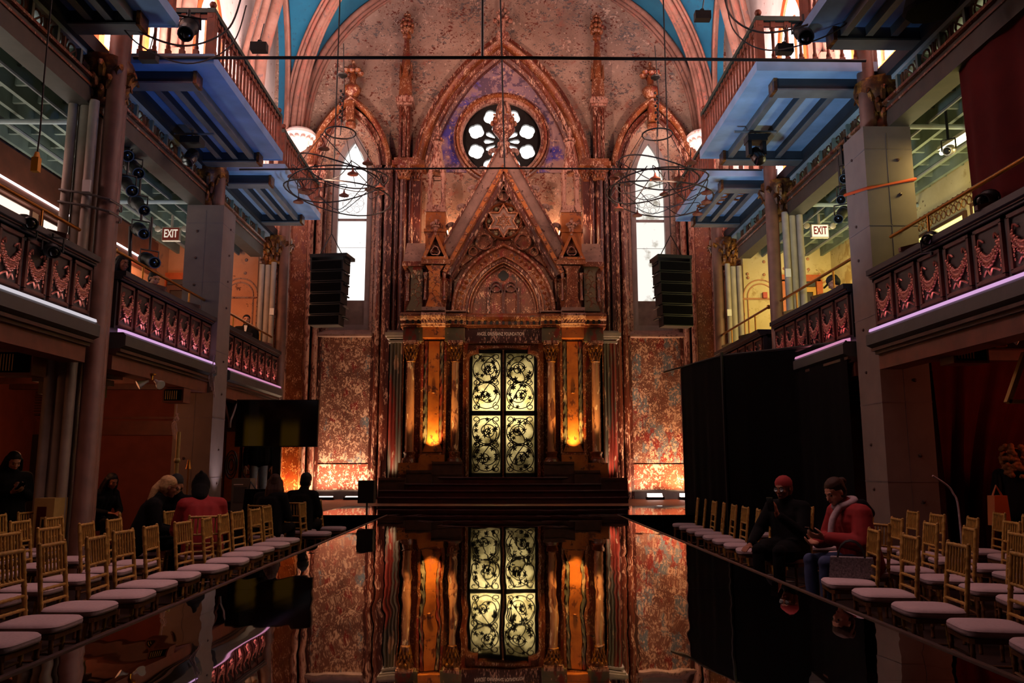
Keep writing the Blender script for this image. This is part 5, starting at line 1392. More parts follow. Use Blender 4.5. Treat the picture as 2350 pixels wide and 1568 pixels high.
def head(mb, c, F, k=1.0):
    """skull, jaw, nose, brow, cheeks, ears; F = columns forward, left, up"""
    q = lambda x, y, z: Vector(c) + F @ Vector((x * k, y * k, z * k))
    def ell(x, y, z, rx, ry, rz, n=14):
        b = MB().ball((0, 0, 0), 1, n); b.v = [q(x + p.x * rx, y + p.y * ry, z + p.z * rz) for p in b.v]; mb.join(b)
    ell(-0.012, 0, 0.028, 0.098, 0.078, 0.09); ell(0.02, 0, -0.02, 0.075, 0.064, 0.085); ell(0.045, 0, -0.062, 0.042, 0.045, 0.048)
    ell(0.068, 0, -0.092, 0.02, 0.026, 0.018, 8)                       # chin
    ell(0.078, 0, 0.026, 0.016, 0.05, 0.012, 8)                        # brow
    capsule(mb, [q(0.084, 0, 0.012), q(0.106, 0, -0.028)], [0.009 * k, 0.013 * k], 8)     # nose
    for s in (-1, 1):
        ell(0.062, s * 0.04, -0.025, 0.022, 0.022, 0.022, 8)           # cheek
        ell(0.098, s * 0.011, -0.032, 0.009, 0.008, 0.007, 6)          # nostril wing
        ell(-0.008, s * 0.078, -0.008, 0.02, 0.01, 0.032, 8)           # ear
    ell(0.088, 0, -0.056, 0.010, 0.024, 0.007, 8); ell(0.085, 0, -0.067, 0.011, 0.021, 0.008, 8)    # lips
def face_bits(parent, c, F, k=1.0, lips=True):
    q = lambda x, y, z: Vector(c) + F @ Vector((x * k, y * k, z * k))
    m = MB(); e = MB()
    for s in (-1, 1):
        e.ball(q(0.075, s * 0.03, 0.002), 0.0105 * k, 8)
        m.tube([q(0.086, s * 0.014, 0.024), q(0.088, s * 0.032, 0.030), q(0.076, s * 0.052, 0.024)], [0.003 * k, 0.005 * k, 0.002 * k], 5)
    e.build('eye', M['eye_dark'], parent); m.build('eyebrow', M['hair_black'], parent)
    if lips:
        MB().tube([q(0.086, 0.023, -0.061), q(0.099, 0.0, -0.0585), q(0.086, -0.023, -0.061)], [0.003 * k, 0.007 * k, 0.003 * k], 6).build('lips', M['lips'], parent)
def person(label, loc, yaw, J, skin, clothes, hair, look=(1, 0, 0), vox=0.011, group=None, scale=1.0, hands=(0.5, 0.5), palm=((0, 0, -1), (0, 0, -1)), fing=(None, None), extras=None, bulk=1.0):
    """J: joints in the person's own frame (facing +x): pelvis, chest, neck, head, sh/el/wr/hip/kn/an as (left, right)"""
    T = Matrix.Translation(Vector(loc)) @ Matrix.Rotation(yaw, 4, 'Z') @ Matrix.Scale(scale, 4)
    g = lambda p: T @ Vector(p)
    base = Vector((loc[0], loc[1], loc[2]))
    t = thing('person', label, 'person', base, group)
    pel, ch, nk, hd = [g(J[k]) for k in ('pelvis', 'chest', 'neck', 'head')]
    S2 = [[g(p) for p in J[k]] for k in ('sh', 'el', 'wr', 'hip', 'kn', 'an')]
    sh_, el, wr, hip, kn, an = S2
    rot = Matrix.Rotation(yaw, 3, 'Z')
    fwd = rot @ Vector((1, 0, 0)); left = rot @ Vector((0, 1, 0))
    # body
    b = MB()
    for o, r in ((-0.07, 0.10), (0.0, 0.105), (0.07, 0.10)):
        capsule(b, [pel + left * o * 0.9, pel.lerp(ch, 0.5) + left * o * 0.8, ch + left * o], [0.105, 0.098, r])
    capsule(b, [sh_[0], ch.lerp(nk, 0.6), sh_[1]], [0.058, 0.075, 0.058]); capsule(b, [ch, nk, nk.lerp(hd, 0.55)], [0.09, 0.056, 0.052])
    F = frame_of(rot @ Vector(look)); hk = scale
    head(b, hd, F, hk)
    for i in range(2):
        capsule(b, [sh_[i], el[i], wr[i]], [0.05, 0.04, 0.026]); capsule(b, [hip[i], kn[i], an[i]], [0.078, 0.054, 0.038])
        d = (rot @ Vector(fing[i])) if fing[i] else (wr[i] - el[i])
        hand(b, wr[i] + (wr[i] - el[i]).normalized() * 0.012, d, rot @ Vector(palm[i]), hands[i], 1 if i else -1, 1.0)
        fd = (rot @ Vector((1, 0, 0)))
        capsule(b, [an[i] - fd * 0.03 - Vector((0, 0, 0.03)), an[i] + fd * 0.15 - Vector((0, 0, 0.045))], [0.036, 0.028])
    body = remesh(b, min(vox, 0.0075) if vox < 0.01 else 0.0085, 3, 0.4).build('body', M[skin], t)
    face_bits(t, hd, F, hk)
    # clothes: upper
    up_m, up_kw = clothes['top']
    c = MB(); e = 0.022 * bulk
    for o in (-0.08, 0.0, 0.08):
        capsule(c, [pel + left * o * 1.05 - Vector((0, 0, up_kw.get('drop', 0.02))), pel.lerp(ch, 0.5) + left * o, ch + left * o], [0.112 + e, 0.105 + e, 0.105 + e])
    capsule(c, [sh_[0], ch.lerp(nk, 0.55), sh_[1]], [0.062 + e, 0.082 + e * 0.6, 0.062 + e])
    if up_kw.get('collar', True): capsule(c, [ch.lerp(nk, 0.6), nk.lerp(hd, 0.12)], [0.09, 0.072 + e * 0.4])
    for i in range(2):
        w1 = wr[i].lerp(el[i], 0.12); capsule(c, [sh_[i], el[i], w1], [0.056 + e, 0.046 + e, 0.034 + e * 0.6])
    if up_kw.get('skirt'):
        for i in range(2): capsule(c, [hip[i], hip[i].lerp(kn[i], 0.6)], [0.115 + e, 0.10 + e])
    coat = remesh(c, vox + 0.002, 3, 0.5).build(up_kw.get('name', 'coat'), M[up_m], t)
    # trousers
    c = MB(); lo = clothes.get('legs', 'coat_black')
    capsule(c, [hip[0], pel, hip[1]], [0.10, 0.118, 0.10])
    for i in range(2): capsule(c, [hip[i], kn[i], an[i] + Vector((0, 0, 0.02))], [0.094, 0.068, 0.056])
    remesh(c, vox + 0.003, 3, 0.5).build('trousers', M[lo], t)
    fd = rot @ Vector((1, 0, 0))
    for i in range(2):
        c = MB(); capsule(c, [an[i] - fd * 0.045 - Vector((0, 0, 0.035)), an[i] + fd * 0.05 - Vector((0, 0, 0.04)), an[i] + fd * 0.16 - Vector((0, 0, 0.05))], [0.045, 0.045, 0.034])
        remesh(c, 0.012, 2, 0.4).build('shoe', M['shoe_black'], t)
    # hair
    q = lambda x, y, z: hd + F @ (Vector((x, y, z)) * hk)
    hm = MB(); kind, mat = hair
    def ell(x, y, z, rx, ry, rz):
        bb = MB().ball((0, 0, 0), 1, 14); bb.v = [q(x + p.x * rx, y + p.y * ry, z + p.z * rz) for p in bb.v]; hm.join(bb)
    if kind != 'none':
        ell(-0.026, 0, 0.05, 0.102, 0.086, 0.086); ell(-0.045, 0, 0.0, 0.078, 0.084, 0.10)
    if kind == 'long':
        for o in (-0.055, -0.02, 0.02, 0.055):
            capsule(hm, [q(-0.05, o, 0.02), q(-0.085, o * 1.25, -0.12), q(-0.08, o * 1.5, -0.26), q(-0.07, o * 1.4, -0.4)], [0.05, 0.05, 0.048, 0.03])
        for o in (-1, 1): capsule(hm, [q(0.0, o * 0.082, 0.03), q(-0.01, o * 0.1, -0.1), q(0.0, o * 0.1, -0.24)], [0.026, 0.035, 0.024])
    if kind == 'bun': ell(-0.13, 0, 0.045, 0.042, 0.045, 0.042)
    if kind == 'pony':
        bk = q(-0.11, 0, 0.02); dn = F @ Vector((-1, 0, 0)); dn.z = 0; dn.normalize(); capsule(hm, [bk, bk + dn * 0.05 - Vector((0, 0, 0.07)), bk + dn * 0.09 - Vector((0, 0, 0.2)), bk + dn * 0.12 - Vector((0, 0, 0.36))], [0.035, 0.045, 0.042, 0.015])
    if kind == 'curly':
        rnd = random.Random(5)
        for k in range(130):
            a = rnd.uniform(0, 6.28); z = rnd.uniform(-0.26, 0.14); r = 0.135 - 0.06 * abs(z); bb = q(-0.04 + r * cos(a) * 0.9, r * sin(a) * 1.15, z); 
            if (F.transposed() @ (bb - hd)).x < 0.06: hm.ball(bb, rnd.uniform(0.022, 0.04), 8)
    if kind != 'none': remesh(hm, 0.008, 2, 0.4).build('hair', M[mat], t)
    t['_hd'] = tuple(hd)
    if extras: extras(t, q, g, rot, F, dict(pel=pel, ch=ch, nk=nk, hd=hd, sh=sh_, el=el, wr=wr, kn=kn, hip=hip, an=an, left=left, fwd=fwd))
    return t
def seated(lean=0.05, seat=0.47, headfwd=0.03, spread=0.10, arms='lap', kneeout=0.0):
    """joints of a seated person facing +x, the seat centre at the origin"""
    pz = seat + 0.11
    J = dict(pelvis=(-0.05, 0, pz), chest=(-0.05 + lean, 0, pz + 0.36), neck=(-0.03 + lean * 1.3, 0, pz + 0.50), head=(0.0 + lean * 1.5 + headfwd, 0, pz + 0.635))
    cx, cz = -0.04 + lean, pz + 0.43
    J['sh'] = [(cx, 0.185, cz), (cx, -0.185, cz)]
    if arms == 'lap':
        J['el'] = [(cx + 0.06, 0.25, cz - 0.27), (cx + 0.06, -0.25, cz - 0.27)]; J['wr'] = [(cx + 0.27, 0.09, cz - 0.30), (cx + 0.27, -0.09, cz - 0.30)]
    J['hip'] = [(0.0, 0.09, pz - 0.02), (0.0, -0.09, pz - 0.02)]
    J['kn'] = [(0.42, spread + 0.02 + kneeout, pz + 0.0), (0.42, -spread - 0.02, pz + 0.0)]; J['an'] = [(0.40, spread, 0.085), (0.42, -spread, 0.085)]
    return J
def standing(lean=0.0, h=1.7):
    k = h / 1.72
    J = dict(pelvis=(0, 0, 0.93 * k), chest=(lean * 0.6, 0, 1.27 * k), neck=(lean * 0.9, 0, 1.43 * k), head=(lean * 1.1 + 0.02, 0, 1.575 * k))
    J['sh'] = [(lean * 0.75, 0.19 * k, 1.36 * k), (lean * 0.75, -0.19 * k, 1.36 * k)]
    J['el'] = [(lean * 0.6 - 0.02, 0.25, 1.08 * k), (lean * 0.6 - 0.02, -0.25, 1.08 * k)]; J['wr'] = [(lean * 0.6 + 0.06, 0.26, 0.84 * k), (lean * 0.6 + 0.06, -0.26, 0.84 * k)]
    J['hip'] = [(0, 0.09, 0.9 * k), (0, -0.09, 0.9 * k)]; J['kn'] = [(0.02, 0.10, 0.5 * k), (0.02, -0.10, 0.5 * k)]; J['an'] = [(0, 0.11, 0.085), (0, -0.11, 0.085)]
    return J
def phone(c, F3, label, size=(0.075, 0.15)):
    """a telephone: F3 columns: screen normal, width, height"""
    m = MB().box(-0.005, 0.005, -size[0] / 2, size[0] / 2, -size[1] / 2, size[1] / 2); m.v = [Vector(c) + F3 @ p for p in m.v]
    t = thing('phone', label, 'phone', Vector(c))
    m.build('phone_body', M['black_gloss'], t)
    m = MB().box(0.005, 0.0058, -size[0] / 2 + 0.004, size[0] / 2 - 0.004, -size[1] / 2 + 0.008, size[1] / 2 - 0.008); m.v = [Vector(c) + F3 @ p for p in m.v]
    m.build('phone_screen', M['phone_glow'], t)
    return t

# ---- the two seated guests on the right
J = seated(0.02, headfwd=0.02)
J['el'][0] = (0.10, 0.24, 0.74); J['wr'][0] = (0.30, 0.06, 0.95)         # left hand holds the telephone before the face
J['el'][1] = (0.08, -0.30, 0.76); J['wr'][1] = (0.34, -0.26, 0.62)        # right hand on the thigh
def ex_glasses(t, q, g, rot, F, D):
    m = MB()
    for s in (-1, 1): m.tube([q(0.098 - 0.012 * abs(cos(a * pi / 6)), s * 0.034 + 0.027 * cos(a * pi / 6), 0.002 + 0.022 * sin(a * pi / 6)) for a in range(12)], 0.0028, 5, closed=True)
    m.tube([q(0.1, 0.008, 0.006), q(0.1, -0.008, 0.006)], 0.0025, 5)
    for s in (-1, 1): m.tube([q(0.09, s * 0.06, 0.006), q(0.0, s * 0.082, 0.008)], 0.0025, 5)
    gl = m.build('glasses', M['black_iron'], t)
    for s in (-1, 1):
        l = MB().add([q(0.096 - 0.010 * abs(cos(a * pi / 6)), s * 0.034 + 0.025 * cos(a * pi / 6), 0.002 + 0.02 * sin(a * pi / 6)) for a in range(12)], [tuple(range(12))]); l.build('glasses_lens', M['lens_pale'], gl)
    m = MB(); bb = MB().ball((0, 0, 0), 1, 14); bb.v = [q(-0.022 + p.x * 0.106, p.y * 0.09, 0.055 + max(p.z, -0.25) * 0.09) for p in bb.v]; m.join(bb); m.build('headscarf', M['hat_red'], t)
person('person in black coat and glasses with a reddish headscarf, raising a phone to the face', (3.12, 8.95, 0), radians(222), J, 'skin_brown', {'top': ('coat_black', {'drop': 0.06, 'skirt': True}), 'legs': 'coat_black'}, ('short', 'hair_auburn'),
       look=(1, -0.06, -0.12), vox=0.009, hands=(0.9, 0.35), palm=((0.25, -0.8, 0.1), (0, 0, -1)), fing=((0.1, -0.1, 1), (1, 0.1, -0.25)), extras=ex_glasses)
c_ = Matrix.Translation((3.12, 8.95, 0)) @ Matrix.Rotation(radians(222), 4, 'Z')
phone(c_ @ Vector((0.355, 0.015, 1.055)), (c_.to_3x3() @ frame_of((-1, 0, 0.25))), 'dark phone held up by the person in glasses')
J = seated(0.10, headfwd=0.05)
J['el'] = [(0.12, 0.27, 0.76), (0.12, -0.27, 0.76)]; J['wr'] = [(0.36, 0.05, 0.80), (0.36, -0.09, 0.74)]
def ex_scarf(t, q, g, rot, F, D):
    m = MB(); nk = D['nk']; l, f = D['left'], D['fwd']
    pts = [nk + f * (0.085 * cos(a)) + l * (0.09 * sin(a)) + Vector((0, 0, 0.03 - 0.035 * cos(a))) for a in [2 * pi * k / 14 for k in range(14)]]
    m.tube(pts, 0.038, 8, closed=True); m.tube(cv(nk + f * 0.09 + l * 0.06, nk + f * 0.17 + l * 0.05 - Vector((0, 0, 0.12)), nk + f * 0.2 + l * 0.05 - Vector((0, 0, 0.3)), n=4), 0.034, 8)
    m.build('scarf', M['scarf_grey'], t)
    h = MB(); b = D['nk'] - f * 0.10
    for k in range(3): capsule(h, [b + l * (0.12 - 0.12 * k) + Vector((0, 0, 0.02)), b + l * (0.1 - 0.1 * k) - f * 0.09 - Vector((0, 0, 0.06))], [0.055, 0.05])
    remesh(h, 0.011, 3).build('hood', M['coat_black'], t)
    for i in range(2):
        w_, e = D['wr'][i], D['el'][i]; cc = MB(); capsule(cc, [w_.lerp(e, 0.10), w_.lerp(e, 0.32)], [0.05, 0.056]); cc.build('cuff', M['coat_black'], t)
    m = MB(); p = D['pel']
    m.tube([p + f * (0.16 * cos(a)) + l * (0.2 * sin(a)) + Vector((0, 0, -0.06)) for a in [2 * pi * k / 18 for k in range(18)]], 0.03, 8, closed=True); m.build('coat_hem', M['coat_black'], t)
person('person in a red padded coat and grey scarf looking down at a phone', (3.36, 7.78, 0), radians(192), J, 'skin_light', {'top': ('coat_red', {'drop': 0.05}), 'legs': 'denim'}, ('bun', 'hair_brown'),
       look=(0.86, 0.12, -0.45), vox=0.009, hands=(0.75, 0.7), palm=((-0.1, -0.5, 0.8), (0, 0.6, 0.8)), fing=((1, -0.25, 0.15), (1, 0.2, 0.1)), extras=ex_scarf, bulk=1.9)
c_ = Matrix.Translation((3.36, 7.78, 0)) @ Matrix.Rotation(radians(192), 4, 'Z')
phone(c_ @ Vector((0.455, 0.0, 0.845)), (c_.to_3x3() @ frame_of((-0.65, 0, 0.76))), 'dark phone in the hands of the person in the red coat')
# handbag beside the red coat
hb = thing('handbag', 'grey tweed handbag with dark straps on the chair beside the red coat', 'bag', (3.02, 7.2, 0.505))
m = MB().prism([(-0.19, 0), (0.19, 0), (0.17, 0.17), (-0.17, 0.17)], -0.06, 0.06); m.xf(Matrix.Translation((3.05, 7.18, 0.505)) @ Matrix.Rotation(radians(-25), 4, 'Z')); m.build('bag_body', M['bag_tweed'], hb)
m = MB()
for dy in (-0.05, 0.05): m.tube([(-0.11 + 0.11 * (1 - cos(a * pi / 8)), dy, 0.16 + 0.15 * sin(a * pi / 8)) for a in range(9)], 0.009, 6)
m.xf(Matrix.Translation((3.05, 7.18, 0.505)) @ Matrix.Rotation(radians(-25), 4, 'Z')); m.build('bag_strap', M['black_paint'], hb)

# ---- people under the right mezzanine
def ex_bag(t, q, g, rot, F, D):
    m = MB(); a = D['sh'][0]; l, f = D['left'], D['fwd']
    m.tube(cv(a + Vector((0, 0, 0.08)) - f * 0.03, a - f * 0.13 - Vector((0, 0, 0.15)), a - f * 0.14 + l * 0.03 - Vector((0, 0, 0.38)), n=4), 0.018, 6); m.build('bag_strap', M['black_iron'], t)
J = standing(0.06, 1.70)
person('person with curly fair hair in black, seen from behind by the dark red curtain', (6.55, 10.3, 0), radians(60), J, 'skin_light', {'top': ('coat_black', {'drop': 0.1, 'skirt': True})}, ('curly', 'hair_golden'), look=(1, 0.1, -0.15), extras=ex_bag)
hb = thing('shoulder_bag', 'tan shoulder bag at the side of the person with curly hair', 'bag', (6.2, 10.16, 0.78))
m = MB().prism([(-0.14, 0), (0.14, 0), (0.11, 0.36), (-0.11, 0.36)], -0.05, 0.05); m.xf(Matrix.Translation((6.17, 10.12, 0.74)) @ Matrix.Rotation(radians(20), 4, 'Z')); m.build('bag_body', M['bag_tan'], hb)
m = MB().tube([(6.1, 10.1, 1.1), (6.15, 10.1, 1.22), (6.24, 10.14, 1.1)], 0.012, 6); m.build('bag_handle', M['bag_tan'], hb)

# ---- people on the left
J = standing(0.05, 1.66); J['el'] = [(0.06, 0.24, 1.06), (0.06, -0.24, 1.06)]; J['wr'] = [(0.27, 0.05, 1.16), (0.27, -0.07, 1.12)]
person('standing person with long black hair looking down at a phone, beside the olive pillar', (-6.55, 11.0, 0), radians(-40), J, 'skin_tan', {'top': ('coat_black', {'drop': 0.12, 'skirt': True})}, ('long', 'hair_black'), look=(0.9, 0, -0.45), hands=(0.8, 0.8), palm=((0, -0.4, 0.9), (0, 0.4, 0.9)))
c_ = Matrix.Translation((-6.55, 11.0, 0)) @ Matrix.Rotation(radians(-40), 4, 'Z')
phone(c_ @ Vector((0.375, 0.0, 1.20)), (c_.to_3x3() @ frame_of((-0.6, 0, 0.8))), 'dark phone held by the standing person beside the olive pillar')
J = standing(0.02, 1.66)
person('person in a brown jacket cut by the left picture edge', (-7.25, 11.35, 0), radians(-20), J, 'skin_tan', {'top': ('under_wall', {'drop': 0.1})}, ('short', 'hair_black'))
def ex_hood(t, q, g, rot, F, D):
    h = MB(); bb = MB().ball((0, 0, 0), 1, 14); bb.v = [q(-0.015 + p.x * 0.118, p.y * 0.108, 0.02 + p.z * 0.135) for p in bb.v]; h.join(bb)
    capsule(h, [q(-0.06, 0, 0.08), q(-0.13, 0, 0.14)], [0.08, 0.02]); capsule(h, [q(-0.05, 0, -0.06), q(-0.09, 0, -0.15)], [0.1, 0.085])
    # open the face side
    hm = remesh(h, 0.011, 3); hm.build('hood', M['coat_black'], t)
J = seated(0.16, headfwd=0.04)
person('seated person in a red jacket with a black hood, seen from behind', (-3.36, 9.35, 0), radians(120), J, 'skin_tan', {'top': ('coat_red', {'drop': 0.06})}, ('none', 'hair_black'), look=(0.9, -0.2, -0.4), extras=ex_hood, bulk=1.6)
def ex_plain_glasses(t, q, g, rot, F, D):
    m = MB()
    for s in (-1, 1): m.tube([q(0.096, s * 0.034 + 0.024 * cos(a * pi / 5), 0.002 + 0.02 * sin(a * pi / 5)) for a in range(10)], 0.0028, 5, closed=True); m.tube([q(0.09, s * 0.058, 0.006), q(-0.01, s * 0.084, 0.008)], 0.003, 5)
    m.tube([q(0.1, 0.01, 0.004), q(0.1, -0.01, 0.004)], 0.0025, 5); m.build('glasses', M['black_iron'], t)
person('seated person in black with a fair ponytail and glasses', (-4.16, 9.6, 0), radians(25), seated(0.14, headfwd=0.06), 'skin_brown', {'top': ('coat_black', {'drop': 0.05})}, ('pony', 'hair_blond'), look=(0.95, 0.1, -0.3), extras=ex_plain_glasses)
def ex_beanie(t, q, g, rot, F, D):
    bb = MB().ball((0, 0, 0), 1, 14); bb.v = [q(-0.015 + p.x * 0.104, p.y * 0.089, 0.058 + max(p.z, -0.3) * 0.098) for p in bb.v]; bb.build('beanie', M['cap_black'], t)
person('person in a black beanie facing the two seated guests', (-4.15, 10.6, 0), radians(-85), seated(0.06), 'skin_tan', {'top': ('coat_black', {'drop': 0.05})}, ('short', 'hair_black'), look=(1, 0.1, -0.15), extras=ex_beanie)
person('person with long brown hair seated by the runway facing the stage', (-3.32, 11.85, 0), radians(75), seated(0.06), 'skin_light', {'top': ('coat_black', {'drop': 0.05})}, ('long', 'hair_brown'), look=(0.9, 0.35, -0.2))
person('person in a dark hat just beyond the one with long brown hair', (-3.1, 12.75, 0), radians(80), seated(0.1), 'skin_tan', {'top': ('coat_black', {'drop': 0.05})}, ('short', 'hair_black'), look=(1, 0, -0.2), extras=ex_beanie)
person('dark figure sitting in the shadow under the mezzanine, right of the pipe column', (-6.7, 13.7, 0), radians(-30), seated(0.22), 'skin_brown', {'top': ('coat_black', {'drop': 0.05, 'skirt': True})}, ('long', 'hair_black'), look=(0.9, 0, -0.4))
person('person in pale jeans standing behind the television', (-4.88, 16.5, BASE), radians(-70), standing(0.0, 1.74), 'skin_tan', {'top': ('coat_black', {'drop': 0.0}), 'legs': 'denim_pale'}, ('short', 'hair_black'))
def ex_suit(t, q, g, rot, F, D):
    f, l, nk, ch = D['fwd'], D['left'], D['nk'], D['ch']
    m = MB().add([nk + f * 0.10 + l * 0.035, nk + f * 0.10 - l * 0.035, ch + f * 0.14 - Vector((0, 0, 0.1))], [(0, 1, 2)]).add([nk + f * 0.105 + l * 0.035 + Vector((0, 0, 0.02)), nk + f * 0.105 - l * 0.035 + Vector((0, 0, 0.02)), nk + f * 0.1 - l * 0.035, nk + f * 0.1 + l * 0.035], [(0, 1, 2, 3)])
    m.build('shirt_front', M['shirt_white'], t)
    m = MB(); capsule(m, [q(0.07, 0, -0.095), q(0.05, 0.035, -0.06)], [0.014, 0.012], 6); capsule(m, [q(0.07, 0, -0.095), q(0.05, -0.035, -0.06)], [0.014, 0.012], 6); m.build('beard', M['hair_black'], t)
person('bearded person in a black suit standing on the mezzanine by the end wall', (-5.74, 17.95, 3.12), radians(-80), standing(0.0, 1.74), 'skin_tan', {'top': ('coat_black', {'drop': 0.1, 'name': 'suit_jacket'})}, ('short', 'hair_black'), look=(1, 0.12, 0.0), extras=ex_suit)
person('dark haired person sitting on the mezzanine behind the brass rail, face towards the hall', (-5.95, 13.25, 3.12), radians(-20), seated(0.1, seat=0.68), 'skin_tan', {'top': ('coat_black', {'drop': 0.05})}, ('short', 'hair_black'), look=(0.9, -0.2, -0.35))
person('dark figure on the mezzanine right beside the pipe column', (-5.95, 12.2, 3.12), radians(-20), seated(0.06, seat=0.68), 'skin_brown', {'top': ('coat_black', {'drop': 0.05})}, ('long', 'hair_black'), look=(1, 0, -0.2))
def ex_cap(t, q, g, rot, F, D):
    bb = MB().ball((0, 0, 0), 1, 14); bb.v = [q(-0.012 + p.x * 0.104, p.y * 0.09, 0.05 + max(p.z, -0.15) * 0.09) for p in bb.v]
    bb.add([q(0.06, 0.07, 0.045), q(0.17, 0.05, 0.03), q(0.18, 0, 0.032), q(0.17, -0.05, 0.03), q(0.06, -0.07, 0.045), q(0.06, 0, 0.06)], [(0, 1, 2, 5), (5, 2, 3, 4)])
    bb.build('cap', M['cap_black'], t)
person('person in a black cap leaning over the mezzanine seats by the yellow doorway', (5.95, 13.2, 3.12), radians(160), seated(0.2, seat=0.68), 'skin_tan', {'top': ('parapet_dark', {'drop': 0.05})}, ('short', 'hair_black'), look=(0.8, -0.2, -0.6), extras=ex_cap)

# low seats under the mezzanine sitters
for x, y, a, who in ((-5.95, 13.25, -20, 'dark haired person'), (-5.95, 12.2, -20, 'dark figure beside the pipe column'), (5.95, 13.2, 160, 'person in the cap')):
    st_ = thing('bench', 'dark bench seat on the mezzanine under the ' + who, 'seat', (x, y, 3.12), 'mezzanine bench seats')
    R_ = Matrix.Translation((x, y, 0)) @ Matrix.Rotation(radians(a), 4, 'Z')
    MB().box(-0.26, 0.2, -0.24, 0.24, 3.64, 3.74).xf(R_).build('seat', M['dark_wood'], st_)
    MB().box(-0.22, 0.0, -0.2, 0.2, 3.12, 3.64).xf(R_).build('seat_base', M['dark_wood'], st_)
# ================================================================== CHAIRS
def bamboo(mb, pts, r, n=8):
    """rod with bamboo-like rings"""
    pts = [Vector(p) for p in pts]; dense, rs = [], []
    for i in range(len(pts) - 1):
        L_ = (pts[i + 1] - pts[i]).length; k = max(2, int(L_ / 0.075))
        for j in range(k):
            t = j / k
            for tt, m_ in ((0, 1.0), (0.12 / k, 1.22), (0.24 / k, 1.0)):
                dense.append(pts[i].lerp(pts[i + 1], min(1, t + tt))); rs.append(r * m_)
    dense.append(pts[-1]); rs.append(r)
    mb.tube(dense, rs, n); return mb
def chair_proto():
    t = thing('banquet_chair', 'gold bamboo style chair', 'chair', (0, 0, 0), 'gold chairs beside the runway')
    g, d = M['chair_gold'], M['seat_frame_dark']
    for s in (-1, 1):
        bamboo(MB(), [(0.185, s * 0.175, 0), (0.175, s * 0.17, 0.42)], 0.015).build('leg', d, t)
        bamboo(MB(), [(-0.20, s * 0.175, 0), (-0.17, s * 0.165, 0.43), (-0.225, s * 0.16, 0.91)], 0.016).ball((-0.226, s * 0.16, 0.918), 0.015, 6).build('back_post', g, t)
    m = MB().prism([(-0.19, -0.175), (0.17, -0.195), (0.195, -0.17), (0.195, 0.17), (0.17, 0.195), (-0.19, 0.175)], 0.405, 0.435, 'z'); m.build('seat_frame', d, t)
    # tied cushion: rounded, slightly domed
    out = []
    for k in range(28):
        a = 2 * pi * k / 28; c, s_ = cos(a), sin(a); e = 0.42
        out.append((0.01 + 0.205 * abs(c) ** e * (1 if c >= 0 else -1), 0.205 * abs(s_) ** e * (1 if s_ >= 0 else -1)))
    rings = [(0.93, 0.437), (1.0, 0.447), (1.012, 0.462), (1.0, 0.474), (1.005, 0.477), (0.99, 0.482), (0.94, 0.492), (0.75, 0.499), (0.4, 0.503)]
    vs = [(x * r, y * r, z) for r, z in rings for x, y in out]; n = 28; fs = [tuple(range(n - 1, -1, -1))]
    for i in range(len(rings) - 1): fs += [(i * n + k, i * n + (k + 1) % n, (i + 1) * n + (k + 1) % n, (i + 1) * n + k) for k in range(n)]
    fs.append(tuple(range((len(rings) - 1) * n, len(rings) * n)))
    MB().add(vs, fs, True).build('seat_cushion', M['cushion'], t)
    px = lambda z: -0.17 - 0.055 * (z - 0.43) / 0.48
    for z, r in ((0.905, 0.014), (0.715, 0.011), (0.615, 0.011), (0.53, 0.011)): bamboo(MB(), [(px(z), -0.165, z), (px(z), 0.165, z)], r).build('back_rail', g, t)
    for k in range(6):
        y = -0.115 + 0.046 * k; bamboo(MB(), [(px(0.715), y, 0.715), (px(0.905), y, 0.905)], 0.0085, 6).build('spindle', g, t)
    for a, b in (((0.183, -0.175, 0.15), (0.183, 0.175, 0.15)), ((0.18, -0.175, 0.3), (0.18, 0.175, 0.3)), ((-0.19, -0.175, 0.2), (-0.19, 0.175, 0.2)),
                 ((0.183, 0.175, 0.2), (-0.19, 0.175, 0.2)), ((0.183, -0.175, 0.2), (-0.19, -0.175, 0.2))):
        MB().tube([a, b], 0.0095, 6).build('stretcher', d, t)
    return t
CH = chair_proto(); index_kids(); used = [False]
ORD = ['first', 'second', 'third', 'fourth', 'fifth', 'sixth', 'seventh', 'eighth', 'ninth', 'tenth', 'eleventh', 'twelfth', 'thirteenth', 'fourteenth', 'fifteenth', 'sixteenth', 'seventeenth', 'eighteenth']
def place_chair(x, y, yaw, label, group):
    o = CH if not used[0] else copy_tree(CH)
    used[0] = True
    o.location = (x, y, 0); o.rotation_euler = (0, 0, yaw); o['label'] = label; o['group'] = group
    return o
rnd = random.Random(11)
ROWN = ['front row along the runway', 'second row', 'third row', 'fourth row', 'fifth row']
def row(side, k, x, ys, yaw, who='', skip=()):
    ys = sorted(ys)
    sn = 'television side' if side < 0 else 'drape side'
    for i, y in enumerate(ys):
        place_chair(x + rnd.uniform(-0.05, 0.05), y, yaw + rnd.uniform(-0.10, 0.10),
                    'gold chair, %s from picture bottom in the %s, %s' % (ORD[i], ROWN[k], sn), 'gold chairs in the %s, %s' % (ROWN[k], sn))
row(-1, 0, -2.93, [4.22, 4.8, 5.36, 5.92, 6.47, 7.02, 7.58, 8.14, 8.75, 9.35, 9.96, 10.55, 11.2], radians(0))
place_chair(-3.35, 11.82, radians(75), 'gold bamboo style chair under the person with long brown hair, back to the camera', 'gold chairs in the front row along the runway, television side')
place_chair(-3.08, 12.72, radians(80), 'gold bamboo style chair under the person in the dark hat', 'gold chairs in the front row along the runway, television side')
place_chair(-2.75, 12.3, radians(0), 'gold bamboo style chair, empty seat just beyond the person with long brown hair', 'gold chairs in the front row along the runway, television side')
place_chair(-2.72, 13.3, radians(0), 'gold bamboo style chair nearest the stage, television side', 'gold chairs in the front row along the runway, television side')
